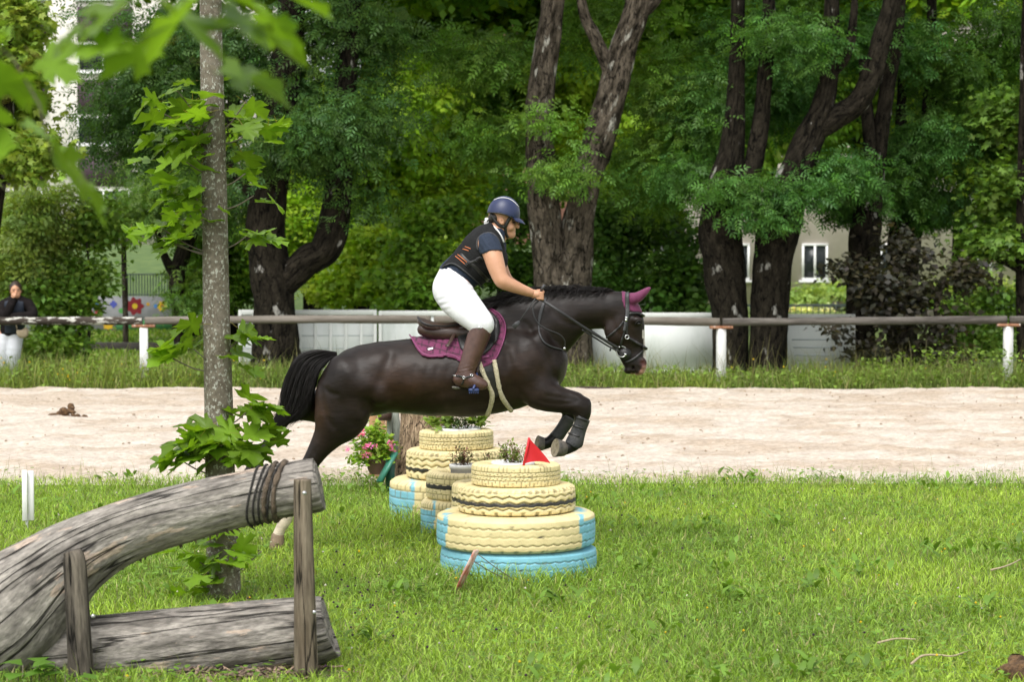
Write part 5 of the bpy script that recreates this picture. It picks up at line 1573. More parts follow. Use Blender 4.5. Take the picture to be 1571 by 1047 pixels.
for sg in (-1, 1):
    ellp(hd, 788.5, 341.5, YH + sg * 0.034, 3.6, 0.014, 2.6, 0, 0.008, 's')  # eye socket
    ellp(hd, 783, 349, YH + sg * 0.04, 6, 0.018, 5, 0, 0.015)              # cheek
    ellp(hd, 769.6, 339.5, YH + sg * 0.075, 4.6, 0.012, 6.0, 10, 0.004)    # ear
    ellp(hd, 770.4, 339.2, YH + sg * 0.088, 2.6, 0.010, 3.6, 10, 0.003, 's')
# arms
AN = [(748, 374, -0.165, 15, 1.0), (755, 388, -0.215, 14.5, 0.95), (761, 408, -0.255, 13.2, 0.95), (768, 427, -0.28, 11.2, 0.95), (774, 433.5, -0.285, 10.2, 1.0), (789, 440, -0.265, 8.8, 1.0), (806, 446.5, -0.235, 7.0, 1.0), (817, 450.5, -0.21, 5.4, 1.2)]
AF = [(748, 374, 0.165, 15, 1.0), (757, 388, 0.215, 14, 0.95), (765, 408, 0.255, 12.5, 0.95), (773, 427, 0.28, 11, 0.95), (779, 434, 0.28, 10, 1.0), (793, 441, 0.24, 8.4, 1.0), (808, 448, 0.18, 6.6, 1.0), (818, 452, 0.15, 5.2, 1.2)]
chain(an, AN, YH, 0.012); chain(af, AF, YH, 0.012)
# legs
LN = [(693, 445, -0.10, 26, 1.0), (703, 460, -0.17, 26, 0.75), (718, 476, -0.245, 22.5, 0.72), (733, 491, -0.29, 18.3, 0.8), (740, 499, -0.30, 16.3, 0.85)]
LF = [(n[0], n[1], -n[2], n[3], n[4]) for n in LN]
chain(ln, LN, YH, 0.02); chain(lf, LF, YH, 0.02)
BN = [(738.5, 503, -0.30, 15.2, 0.9), (733, 519, -0.305, 14.6, 0.9), (726, 539, -0.315, 13.2, 0.9), (719, 558, -0.325, 11.4, 0.9), (714.5, 571, -0.33, 10.6, 0.9)]
BF = [(n[0], n[1], -n[2], n[3], n[4]) for n in BN]
FOOT = [(706, 582, -0.33, 9.5, 0.8), (720, 583.5, -0.34, 9.6, 0.85), (733, 588, -0.345, 7.4, 1.15), (742, 591.5, -0.345, 5, 1.3)]
for f_, sg, B_ in ((bn, 1, BN), (bf, -1, BF)):
    chain(f_, B_, YH, 0.01)
    chain(f_, [(n[0], n[1], sg * n[2], n[3], n[4]) for n in FOOT], YH, 0.012)
    chain(f_, [(714.5, 571, -0.33 * sg, 10.6, 0.9), (715, 579, -0.335 * sg, 10, 0.9), (716, 583, -0.335 * sg, 9, 0.9)], YH, 0.012)
FR.D = smin(tor.D, hd.D, 0.025)
for f_ in (an, af): FR.D = smin(FR.D, f_.D, 0.02)
legs = np.minimum(ln.D, lf.D)
hips = smin(tor.D, legs, 0.03)
FR.D = smin(FR.D, legs, 0.03)
FR.D = smin(FR.D, np.minimum(bn.D, bf.D), 0.015)
_, BV, BF_ = FR.mesh('body', smooth=2)
# hands, finer: palm, four curled fingers and a thumb each, joined to the arms
allV, allF = [BV], [BF_]; off = len(BV)
for yc, sg in ((-0.205, -1), (0.145, 1)):
    c = P(824, 453.5, YH + yc)
    FHd = Field(c - 0.085, c + 0.085, 0.003)
    chain(FHd, [(814, 449.5, yc, 5.3, 1.2), (820, 451.5, yc, 6.0, 1.15), (825, 452.5, yc, 6.0, 1.35)], YH, 0.008)
    for q in range(4):
        # knuckle, middle joint, curl back to the palm around the rein
        L = (1.0, 1.1, 1.05, 0.85)[q]
        dy, dz = (0.030 - 0.020 * q) * 0.35 * sg, 0.0
        y0 = 449.2 + 2.9 * q
        chain(FHd, [(826.5 - 0.5 * q, y0, yc + sg * 0.022, 2.1, 1), (831.5 * 1.0 + 0.4 * L, y0 + 0.8, yc + sg * 0.018, 2.0, 1), (832 + 0.3 * L, y0 + 1.8, yc - sg * 0.004, 1.9, 1),
                    (827.5, y0 + 2.0, yc - sg * 0.018, 1.7, 1)], YH, 0.003)
    chain(FHd, [(819.5, 449, yc - sg * 0.012, 2.7, 1), (825, 446.6, yc - sg * 0.026, 2.3, 1), (831, 446.4, yc - sg * 0.026, 2.0, 1), (834, 448.2, yc - sg * 0.018, 1.7, 1)], YH, 0.004)
    V, F = surface_nets(FHd.D, FHd.lo, FHd.h)
    for _ in range(2): V = relax(V, F, 0.5); V = relax(V, F, -0.52)
    allV.append(V); allF.append(F + off); off += len(V)
me = np_mesh('body', np.concatenate(allV), np.concatenate(allF))
link('body', me, M_skin, rider)

def cloth(name, d, mt, parent=rider, smooth=2):
    me, V, F = FR.mesh(name, d.astype(np.float32), smooth)
    return link(name, me, mt, parent), me, V
RX, RY = grid_px(FR)
def reg(poly): return (poly2(RX, RY, poly) * SC)[:, None, :]
rx_, ry_, rz_ = FR.ax[0][:, None, None], FR.ax[1][None, :, None], FR.ax[2][None, None, :]
# breeches
WAIST = [(640, 400), (672, 411), (690, 409), (712, 425), (733, 446), (742, 452), (770, 470), (775, 520), (740, 519), (725, 506), (640, 530)]
creases = 0.0045 * np.sin((RX * 0.45 + RY * 0.9) * 0.62) * np.exp(-((RX - 712) / 18) ** 2 - ((RY - 443) / 11) ** 2)
creases = creases + 0.003 * np.sin((RX * 0.9 - RY * 0.35) * 0.75) * np.exp(-((RX - 744) / 9) ** 2 - ((RY - 496) / 10) ** 2)
creases = creases + 0.003 * np.sin((RX * 0.3 + RY) * 0.7) * np.exp(-((RX - 682) / 10) ** 2 - ((RY - 462) / 16) ** 2)
br, bme, bv = cloth('breeches', np.maximum(hips - (0.006 + creases)[:, None, :], reg(WAIST)), M_breech)
px_, py_ = proj(bv)
bme.materials.append(M_tan)
inner = np.abs(bv[:, 1] - YH) < (0.055 + 0.0016 * np.clip(py_ - 440, 0, 60))
below = poly2(px_, py_, [(655, 432), (664, 440), (672, 462), (686, 484), (700, 496), (712, 500), (735, 520), (650, 520)]) < 0
nF = len(bme.polygons)
fv = np.empty(nF * 4, np.int32); bme.polygons.foreach_get('vertices', fv); fv = fv.reshape(-1, 4)
mi = (inner | (below & (bv[:, 1] > YH)))[fv].all(1).astype(np.int32)
bme.polygons.foreach_set('material_index', mi)
# seam along the thigh
sp, sn = [], []
for x, y in catmull([(690, 432), (704, 452), (722, 474), (744, 497)], 6):
    p, n = FR.hit(x, y, YH - 0.5, YH, 0.0065, hips); sp.append(p); sn.append(n)
ribbon(sp, sn, 0.004, 0.002).build('seam', mat('seam thread', (0.62, 0.62, 0.64), rough=0.9), br)
# boots
for f_, sg in ((bn, -1), (bf, 1)):
    wr = 0.0022 * np.sin(RY * 1.25 + RX * 0.3) * np.exp(-((RY - 563) / 9) ** 2)
    BT = [(724, 503), (730, 496), (738, 492.5), (744, 497), (749, 505), (754, 511.5), (760, 520), (760, 615), (680, 615), (690, 540)]
    bo, _, _ = cloth('boot', np.maximum(f_.D - (0.008 + wr)[:, None, :], reg(BT)), M_boot)
    so = np.maximum(np.maximum(f_.D - 0.011, reg([(690, 590), (706, 590.5), (716, 592.5), (730, 594), (750, 596), (752, 602), (690, 602)])), -10)
    heel = np.maximum(f_.D - 0.013, reg([(690, 588), (706, 589), (708, 601), (692, 601)]))
    hf = FR.like(); 
    for a in (0,):
        c = P(700.5, 593, YH + sg * 0.33)
        hf.ell(c, (0.034, 0.032, 0.022), 0, 0)
    hd_ = np.minimum(so, np.maximum(hf.D, reg([(690, 588), (711, 590), (711, 597.5), (690, 596)])))
    cloth('sole', hd_, M_sole, bo)
    # spur strap and spur
    def bhit(x, y, o):
        if sg < 0: return FR.hit(x, y, YH - 0.5, YH, o, f_.D)
        p, n = FR.hit(x, y, YH - 0.5, YH, o, bn.D); p = p.copy(); n = n.copy(); p[1] = 2 * YH - p[1]; n[1] = -n[1]; return p, n
    pts, nr = zip(*[bhit(x, y, 0.012) for x, y in catmull([(699, 577), (706, 577.5), (712, 580), (719, 578.5), (727, 575.5)], 4)])
    ribbon(pts, nr, 0.012, 0.005).build('spur_strap', M_blk, bo)
    pts, nr = zip(*[bhit(x, y, 0.012) for x, y in catmull([(711.5, 580), (710.5, 586), (708, 591)], 4)])
    ribbon(pts, nr, 0.010, 0.004).build('spur_strap', M_blk, bo)
    for x, y in ((711.5, 579.8), (723.5, 576)):
        p, n = bhit(x, y, 0.016)
        ring(p, n + 1e-4, 0.008, 0.003, 'buckle', M_steel, bo)
    mb = MB(); mb.tube([P(701, 577, YH + sg * 0.36), P(696.5, 576.8, YH + sg * 0.345), P(694, 576.6, YH + sg * 0.335)], [0.004, 0.004, 0.005], 8); mb.build('spur', M_steel, bo, True)
    p, n = bhit(735, 503, 0.011)
    mb = MB(); mb.tube([p, p + n * 0.004], [0.009, 0.008], 12); mb.build('badge', M_steel, bo, True)
# shirt: sleeves and the hem showing under the vest
SL = reg([(735, 350), (775, 350), (774, 386.5), (766, 384), (755, 383.5), (745, 388), (735, 392)])
wr = (0.0022 * np.sin(RX * 0.8 - RY * 0.55))[:, None, :]
arms = np.minimum(an.D, af.D)
shirt = np.maximum(smin(tor.D, arms, 0.02) - 0.0085 - wr, SL)
shirt2 = np.maximum(tor.D - 0.009 - wr, reg([(668, 414), (690, 394), (736, 348), (752, 345), (766, 356), (777, 375), (778, 408), (756, 436), (740, 452), (731, 446), (712, 427), (692, 412)]))
cloth('shirt', np.minimum(shirt, shirt2), M_navy)
# collar
def rhit(x, y, o, D=None): return FR.hit(x, y, YH - 0.5, YH + 0.02, o, D)
pts, nr = zip(*[rhit(x, y, 0.014, np.minimum(FR.D, shirt2 + 0.006)) for x, y in catmull([(755.5, 346.5), (760, 350), (766, 357), (770, 364), (773, 372)], 5)])
ribbon(pts, nr, 0.012, 0.006).build('collar', M_white, rider)
# safety vest
vb = tor.like(); vb.D = tor.D.copy()
VEST = [(676, 410.5), (690, 396), (702, 380), (714, 364), (728, 350), (742, 341), (754, 341), (759, 350), (767, 362), (772.5, 374), (780, 395), (778, 410), (760, 436), (746.5, 446), (741, 444), (728, 430), (712, 417), (700, 408), (690, 405.5)]
dv = np.maximum(tor.D - 0.024, reg(VEST))
hole = FR.like()
for sg in (-1, 1):
    chain(hole, [(750, 370, sg * 0.30, 13.5, 0.5), (752, 384, sg * 0.30, 16, 0.5), (758, 400, sg * 0.32, 13, 0.5)], YH, 0.01)
    chain(hole, [(750, 372, sg * 0.20, 15.5, 1.0), (757, 390, sg * 0.24, 15.5, 1.0), (763, 408, sg * 0.27, 13.5, 1)], YH, 0.01)
dv = np.maximum(dv, -hole.D)
panel = np.abs(np.sin((RX * 0.75 - RY * 0.66 + 300) * 0.145)) < 0.10
dv = dv + (panel * 0.003)[:, None, :]
vest, vme, vv = cloth('vest', dv, M_vest)
def vhit(x, y, o=0.004): return FR.hit(x, y, YH - 0.5, YH + 0.02, o, dv.astype(np.float32))
def vstrip(pts, w, mt, name, o=0.003, th=0.004):
    p, n = zip(*[vhit(x, y, o) for x, y in catmull(pts, 5)])
    ribbon(p, n, w, th).build(name, mt, vest)
vstrip([(733.5, 384), (731.5, 374), (734.5, 364.5), (742, 358.5), (752, 357), (760, 361), (767.5, 371)], 0.012, M_vest2, 'trim')
vstrip([(678, 410), (690, 404.5), (700, 406.5), (714, 417), (730, 431), (741, 442.5)], 0.010, M_vest2, 'trim')
vstrip([(698.5, 393), (706, 399), (714.5, 406.5)], 0.0055, M_orange, 'trim')
vstrip([(702, 390.5), (709.5, 396.5), (717, 403)], 0.0055, M_orange, 'trim')
vstrip([(710, 382), (715, 383.5), (719, 385)], 0.0055, M_orange, 'trim')
vstrip([(713.5, 378.5), (718, 380), (722, 382)], 0.0055, M_orange, 'trim')
vstrip([(706, 389.5), (715, 399), (730, 411), (746, 428), (755, 434)], 0.024, M_blk, 'strap', 0.002)
vstrip([(720, 404), (728, 401), (736, 396), (742, 398)], 0.022, M_blk, 'strap', 0.002)
for x, y, a in ((717.5, 406.5, 0.75), (733, 399.5, 0.9)):
    p, n = vhit(x, y, 0.008)
    for q in (-1, 0, 1):
        mb = MB(); c = p + np.array((math.cos(a), 0, math.sin(a))) * 0.011 * q
        d = np.array((-math.sin(a), 0, math.cos(a))) * 0.018
        mb.tube([c - d, c + d], 0.0035, 6); mb.build('buckle', M_blk, vest, True)

# helmet
c = P(772.5, 329, YH)
FHe = Field(c - np.array((0.20, 0.16, 0.17)), c + np.array((0.24, 0.16, 0.17)), 0.005)
FHe.ell(c, (25.3 * SC, 0.106, 28.3 * SC), R(-10), 0)
X_, Z_ = grid_px(FHe)
cut = (poly2(X_, Z_, [(735, 290), (820, 290), (812, 343), (800, 340), (784, 333), (768, 327.5), (747, 326.5), (735, 327)]) * SC)[:, None, :]
he = np.maximum(FHe.D, cut)
helm = FHe.mesh('helmet', he.astype(np.float32), 2)[0]
helmet = link('helmet', helm, M_helmet, rider)
gz_ = FHe.ax[1][None, :, None]
a = np.linspace(-1, 1, 21)
topc, out = [], []
V = []
for q in a:                                    # peak: curved plate from the brow forward
    ang = q * 1.05
    ya = math.sin(ang) * 0.098
    back = P(772.5 + 23 * math.cos(ang) + 1, 333 + 1.5 * math.cos(ang), YH + ya)
    fr = P(774 + 31.5 * math.cos(ang) ** 0.8, 334.5 + 8.8 * math.cos(ang), YH + ya * 1.02)
    mid = (back + fr) / 2 + np.array((0, 0, 0.006))
    V.append([back, mid, fr])
V = np.array(V)
V2 = V - np.array((0, 0, 0.007))
n = len(a)
VV = np.concatenate([V.reshape(-1, 3), V2.reshape(-1, 3)]); F = []
for i in range(n - 1):
    for j in range(2):
        q = i * 3 + j; F.append([q, q + 1, q + 4, q + 3]); q += n * 3; F.append([q, q + 3, q + 4, q + 1])
    e = i * 3 + 2; F.append([e, e + n * 3, e + 3 + n * 3, e + 3])
mb = MB(); mb.add(VV, F); mb.build('peak', M_helmet, helmet, True)
hp = lambda x, y, o: FHe.hit(x, y, YH - 0.15, YH + 0.1, o, FHe.D)
pp = [hp(x, y, 0.002) for x, y in catmull([(757.5, 306.8), (765, 304), (773, 303.3), (781, 305), (789, 310), (796, 317.5)], 5)]
ribbon([p for p, _ in pp], [n_ for _, n_ in pp], 0.006, 0.004).build('piping', M_white, helmet)
pp = [hp(x, y, 0.001) for x, y in catmull([(747.5, 326.3), (758, 326.4), (768, 327.4), (777, 330.2), (785, 334)], 5)]
ribbon([p for p, _ in pp], [n_ for _, n_ in pp], 0.007, 0.006).build('rim', M_blk, helmet)
for sg in (-1, 1):
    def sp(pts, r, name):
        q = []
        for x, y in catmull(pts, 5):
            p, n_ = FR.hit(x, y, YH - 0.3, YH + 0.02, 0.004, hd.D); p = p.copy()
            if sg > 0: p[1] = 2 * YH - p[1]
            q.append(p)
        mb = MB(); mb.tube(q, r, 8); mb.build(name, M_blk, helmet, True)
    sp([(753, 328), (757, 335), (763, 343), (769, 347.5), (774.5, 348)], 0.011, 'harness')
    sp([(783, 333.5), (780.5, 337), (778, 342), (775, 347.5)], 0.012, 'harness')
    sp([(774.5, 347), (775.5, 353), (776.5, 359), (779, 364.5)], 0.010, 'harness')
    p = P(789.2, 341.6, YH + sg * 0.033)
    fe = Field(p - 0.02, p + 0.02, 0.0015); fe.ell(p, (0.011, 0.013, 0.0065), 0, 0)
    link('eye', fe.mesh('eye', None, 1)[0], mat('eye', (0.03, 0.02, 0.015), rough=0.1), rider)
    mb = MB(); mb.tube(catmull([P(785.5, 338.5, YH + sg * 0.05), P(789.5, 337, YH + sg * 0.036), P(792, 338, YH + sg * 0.015)], 4), [0.003] * 9, 6); mb.build('eyebrow', M_darkhair, rider, True)
# hair and bun with a spotted scrunchie
FHr = Field(P(742, 352, YH) - np.array((0, 0.1, 0)), P(770, 322, YH) + np.array((0, 0.1, 0)), 0.005)
ellp(FHr, 760, 334, YH, 10.5, 0.070, 12, 0, 0.01)
ellp(FHr, 752, 340, YH, 5.5, 0.028, 5.5, 0, 0.015)
link('hair', FHr.mesh('hair')[0], M_darkhair, rider)
V, F = [], []
mj, mn = 28, 14
cb = P(747.5, 340.5, YH - 0.01)
for i in range(mj):
    t = i * 2 * math.pi / mj
    for j in range(mn):
        s = j * 2 * math.pi / mn
        r = 0.017 + 0.011 * (1 + 0.25 * math.sin(t * 7)) * math.cos(s)
        V.append(cb + np.array((0.35 * r * math.cos(t) + 0.016 * math.sin(s), r * math.cos(t), r * math.sin(t))))
for i in range(mj):
    for j in range(mn):
        F.append([i * mn + j, ((i + 1) % mj) * mn + j, ((i + 1) % mj) * mn + (j + 1) % mn, i * mn + (j + 1) % mn])
mb = MB(); mb.add(V, F)
mb.build('scrunchie', mat('spotted scrunchie', (0.02, 0.02, 0.02), (0.75, 0.74, 0.72), scale=55, rough=0.8, ramp=(0.42, 0.46), detail=0), rider, True)

# stirrups belong to the saddle
for sg in (-1, 1):
    Yb = YH + sg * 0.345
    p = [P(731, 573, YH + sg * 0.31), P(731.5, 580, YH + sg * 0.335), P(727.5, 594, YH + sg * 0.395), P(725, 598, YH + sg * 0.40)]
    mb = MB(); mb.tube(catmull(p, 5), 0.0085, 8); st = mb.build('stirrup', M_bluemetal, saddle, True)
    p = [P(731, 573, YH + sg * 0.31), P(733, 582, YH + sg * 0.30), P(732, 596, YH + sg * 0.295), P(730, 598, YH + sg * 0.30)]
    mb = MB(); mb.tube(catmull(p, 5), 0.0085, 8); mb.build('stirrup', M_bluemetal, saddle, True)
    a, b = P(719, 594.5, YH + sg * 0.345), P(735, 598.5, YH + sg * 0.345)
    mb = MB(); mb.box((a[0], Yb - 0.055, b[2] - 0.012), (b[0], Yb + 0.055, b[2] + 0.012), bev=0.005); mb.build('tread', M_bluemetal, saddle)
    mb = MB()
    for q in range(5):
        x = a[0] + (b[0] - a[0]) * (q + 0.5) / 5
        mb.box((x - 0.004, Yb - 0.05, b[2] - 0.022), (x + 0.004, Yb + 0.05, b[2] - 0.013))
    mb.build('tread_teeth', M_bluemetal, saddle)
    p = [P(745, 500, YH + sg * 0.26), P(740, 530, YH + sg * 0.29), P(735, 555, YH + sg * 0.30), P(731, 574, YH + sg * 0.31)]
    q = catmull(p, 5); ribbon(q, np.tile((0.2, -1.0 * -sg * -1, 0.1), (len(q), 1)), 0.024, 0.006).build('stirrup_leather', M_brn, saddle)
# ------------------------------------------------------------------ painted tyres
rng = np.random.RandomState(77)
M_paint = mat('tyre paint', (1, 1, 1), (0.86, 0.86, 0.84), scale=9, rough=0.55, attr=True, bump=0.15, bscale=60, spec=0.4)
YEL = np.array((0.79, 0.665, 0.36)); BLU = np.array((0.22, 0.53, 0.66)); BLK = np.array((0.030, 0.029, 0.027)); GAP = np.array((0.20, 0.16, 0.08))
def tri_wave(t): return np.abs((t % 1.0) - 0.5) * 4 - 1
def tyre(name, label, px, pyb, Y, rad, height, tread, paint, z0, tilt=(0, 0), group='painted tyres of the jump', spin=0.0):
    c = P(px, 500, Y)
    n = 230
    th = np.arange(n) * 2 * math.pi / n
    # profile: inner bead (bottom) -> lower wall -> tread -> upper wall -> inner bead (top)
    h = height / 2
    ri = rad * 0.58
    prof = [(ri, -h * 0.72), (ri + 0.01, -h * 0.86), (rad * 0.70, -h * 0.97), (rad * 0.82, -h * 1.0), (rad * 0.92, -h * 0.94), (rad * 0.968, -h * 0.84)]
    zs = np.linspace(-0.78, 0.78, 36)
    prof += [(rad * (1 - 0.022 * abs(z) ** 3), h * z) for z in zs]
    prof += [(rad * 0.968, h * 0.84), (rad * 0.92, h * 0.94), (rad * 0.82, h * 1.0), (rad * 0.70, h * 0.97), (ri + 0.01, h * 0.86), (ri, h * 0.72)]
    pr = np.array(prof); m = len(pr)
    TH, K = np.meshgrid(th, np.arange(m), indexing='ij')
    r = pr[K, 0].copy(); z = pr[K, 1].copy(); zn = z / h
    on = (K >= 5) & (K <= 42)
    g = np.zeros_like(r)
    def zig(z0_, amp, cnt, wd, dp, ph=0.0):
        d = np.abs(zn - z0_ - amp * tri_wave(TH / (2 * math.pi) * cnt + ph))
        return dp * np.clip(1.6 - d / wd, 0, 1) * on
    def sipe(lo_, hi_, cnt, wd, dp, slant=0.0):
        ph = (TH / (2 * math.pi) * cnt + slant * zn) % 1.0
        return dp * (np.minimum(ph, 1 - ph) < wd) * (zn > lo_) * (zn < hi_)
    if tread == 'wave':           # three wavy rib grooves, shoulder notches
        for zz_ in (0.42, -0.02, -0.48): g = np.maximum(g, zig(zz_, 0.050, 46, 0.028, 0.008 if abs(zz_) > 0.1 else 0.004))
        g = np.maximum(g, sipe(-0.92, -0.74, 36, 0.10, 0.010))
    elif tread == 'lug':          # deep zigzag blocks
        for zz_ in (0.40, 0.02, -0.40): g = np.maximum(g, zig(zz_, 0.085, 26, 0.045, 0.012))
        g = np.maximum(g, 0.012 * (zn > 0.62) * (zn < 0.92) * (np.abs(tri_wave(TH / (2 * math.pi) * 26)) > 0.35 + 1.2 * np.abs(zn - 0.76)))
        g = np.maximum(g, sipe(-0.95, -0.62, 26, 0.12, 0.011))
    elif tread == 'car':          # fine car tread
        for zz_ in (0.36, 0.0, -0.34): g = np.maximum(g, zig(zz_, 0.0, 1, 0.028, 0.007))
        g = np.maximum(g, sipe(0.36, 0.88, 64, 0.10, 0.006)); g = np.maximum(g, sipe(-0.02, 0.36, 64, 0.09, 0.006, 1.6))
        g = np.maximum(g, sipe(-0.34, 0.0, 64, 0.09, 0.006, -1.6)); g = np.maximum(g, sipe(-0.88, -0.34, 64, 0.10, 0.006, 0.4))
    elif tread == 'block':
        for zz_ in (0.55, 0.2, -0.15, -0.5): g = np.maximum(g, zig(zz_, 0.0, 1, 0.022, 0.006))
        g = np.maximum(g, sipe(0.2, 0.55, 40, 0.06, 0.006)); g = np.maximum(g, sipe(-0.5, -0.15, 40, 0.06, 0.006, 0.5)); g = np.maximum(g, sipe(0.55, 0.9, 60, 0.10, 0.006)); g = np.maximum(g, sipe(-0.9, -0.5, 60, 0.10, 0.006))
    r = r - g + 0.0025 * (vnoise(TH * 6, zn * 2 + rad * 30, 1.0) - 0.5)
    x, y = r * np.cos(TH + spin), r * np.sin(TH + spin)
    V = np.stack([x, y, z], -1).reshape(-1, 3)
    i = np.arange(n)[:, None] * m; i2 = ((np.arange(n) + 1) % n)[:, None] * m; j = np.arange(m - 1)[None]
    me = np_mesh(name, V, np.stack([i + j, i2 + j, i2 + j + 1, i + j + 1], -1).reshape(-1, 4))
    col = paint(x / rad, y / rad, zn, TH)
    worn = np.clip((g - 0.0025) * 260, 0, 1) * np.clip((vnoise(TH * 9 + 3, zn * 3, rad * 40) - 0.18) * 3, 0.15, 1)
    col = col * (1 - 0.7 * worn[..., None]) + GAP * 0.7 * worn[..., None]
    scuff = np.clip((fbm(TH * 14 + px, zn * 5, 3.0, 3) - 0.77) * 14, 0, 1)[..., None]
    col = col * (1 - scuff * 0.85) + np.array((0.05, 0.05, 0.045)) * scuff * 0.85
    dirt = np.clip(fbm(TH * 3, zn * 1.2 + 4, px * 0.1, 3) * 1.3 - 0.45, 0, 1)[..., None] * 0.35
    col = col * (1 - dirt) + col * np.array((0.80, 0.74, 0.58)) * dirt
    set_tint(me, col.reshape(-1, 3))
    o = link(name, me, M_paint)
    fix_normals(me)
    o.location = (c[0], Y, z0 + h)
    o.rotation_euler = (tilt[0], tilt[1], 0)
    return tag(o, label, 'tyre', group)
full = lambda c: (lambda x, y, z, t: np.broadcast_to(c, x.shape + (3,)).copy())
def ends(side_l, side_r, top=0.62, strip=0.02):
    """yellow with a blue block at one or both ends as seen from the lawn, blue lines running over the shoulder"""
    def f(x, y, z, t):
        C = np.broadcast_to(YEL, x.shape + (3,)).copy()
        b = np.zeros(x.shape, bool)
        if side_l is not None: b |= (x < side_l) & (z < top); b |= (np.abs(x - side_l) < 0.03) & (z > 0) & (y < 0.3)
        if side_r is not None: b |= (x > side_r) & (z < top); b |= (np.abs(x - side_r) < 0.03) & (z > 0) & (y < 0.3)
        C[b] = BLU
        return C
    return f
def band(z0_, wd):
    def f(x, y, z, t):
        C = np.broadcast_to(YEL, x.shape + (3,)).copy()
        zz = z - z0_ - 0.04 * tri_wave(t / (2 * math.pi) * 26)
        C[np.abs(zz) < wd] = BLK
        return C
    return f
# near stack
YT = 14.42
R1 = 0.500; z = -0.02
tyre('tyre', 'pale blue painted tyre lying lowest in the near stack', 795.5, 0, YT, R1 * 0.985, 0.195, 'wave', full(BLU), z, (0.0, 0.004)); z += 0.188
tyre('tyre', 'wide yellow tyre with blue ends in the near stack', 791.5, 0, YT, R1, 0.225, 'wave', ends(-0.875, 0.815), z, (0.004, -0.006)); z += 0.215
tyre('tyre', 'yellow lugged tyre with a dark painted band in the near stack', 792.5, 0, YT, 0.372, 0.178, 'lug', band(-0.12, 0.125), z, (0.0, -0.010)); z += 0.168
tyre('tyre', 'small yellow tyre topmost in the near stack under the red flag', 791.5, 0, YT, 0.281, 0.145, 'car', full(YEL), z, (-0.008, 0.004)); z1 = z + 0.145
# far stack
YT2 = 17.2
z = -0.02
tyre('tyre', 'wide yellow tyre with blue left end at the bottom of the far stack', 699, 0, YT2, 0.50, 0.34, 'block', ends(-0.62, 0.8, 0.55), z, (0, 0.006)); z += 0.332
tyre('tyre', 'yellow tyre with a dark band in the middle of the far stack', 699, 0, YT2, 0.374, 0.226, 'lug', band(-0.28, 0.13), z); z += 0.217
tyre('tyre', 'small yellow tyre topmost in the far stack below the horse belly', 700, 0, YT2, 0.279, 0.150, 'car', full(YEL), z, (0.0, -0.012)); z2 = z + 0.150
# low stacks between
YT3, YT4 = 16.35, 15.55
z = -0.02
tyre('tyre', 'yellow tyre with blue left end at the foot of the low middle stack', 704, 0, YT3, 0.275, 0.275, 'block', ends(-0.62, None, 0.5), z); z += 0.267
tyre('tyre', 'yellow tyre with a dark band on top of the low middle stack', 708, 0, YT3, 0.255, 0.205, 'block', band(0.0, 0.15), z, (0, 0.01)); z3 = z + 0.205
z = -0.02
tyre('tyre', 'low yellow tyre half hidden behind the near stack', 742, 0, YT4, 0.275, 0.245, 'block', full(YEL), z); z += 0.238
tyre('tyre', 'scuffed yellow tyre on a low stack just behind the near stack', 748, 0, YT4, 0.245, 0.24, 'car', band(0.05, 0.12), z); z4 = z + 0.24

# plant pots in the tyres
M_soil = mat('potting soil', (0.03, 0.022, 0.015), (0.06, 0.045, 0.03), scale=30, rough=0.95, bump=0.8)
def pot(label, px, Y, ztop, r, h, plant):
    c = P(px, 500, Y); x0 = c[0]
    t = empty('plant_pot', (x0, Y, ztop - h)); tag(t, label, 'plant pot', 'white pots set into the tyres')
    n = 40; a = np.arange(n) * 2 * math.pi / n
    prof = [(0.80 * r, 0), (0.94 * r, h * 0.80), (1.0 * r, h * 0.80), (1.02 * r, h * 0.97), (0.99 * r, h), (0.92 * r, h), (0.89 * r, h * 0.8), (0.5 * r, h * 0.79)]
    V = np.concatenate([np.stack([x0 + q * np.cos(a), Y + q * np.sin(a), np.full(n, ztop - h + z_)], -1) for q, z_ in prof])
    m = MB(); i = np.arange(len(prof) - 1)[:, None] * n; j = np.arange(n)[None]; j2 = (j + 1) % n
    m.add(V, np.stack([i + j, i + j2, i + n + j2, i + n + j], -1).reshape(-1, 4)); m.build('pot', M_white, t, True)
    V = np.concatenate([np.stack([x0 + 0.9 * r * np.cos(a), Y + 0.9 * r * np.sin(a), np.full(n, ztop - h * 0.12)], -1), [[x0, Y, ztop - h * 0.06]]])
    m = MB(); m.add(V, [[i, (i + 1) % n, n] for i in range(n)]); m.build('soil', M_soil, t, True)
    plant(t, x0, Y, ztop - h * 0.1)
    return t
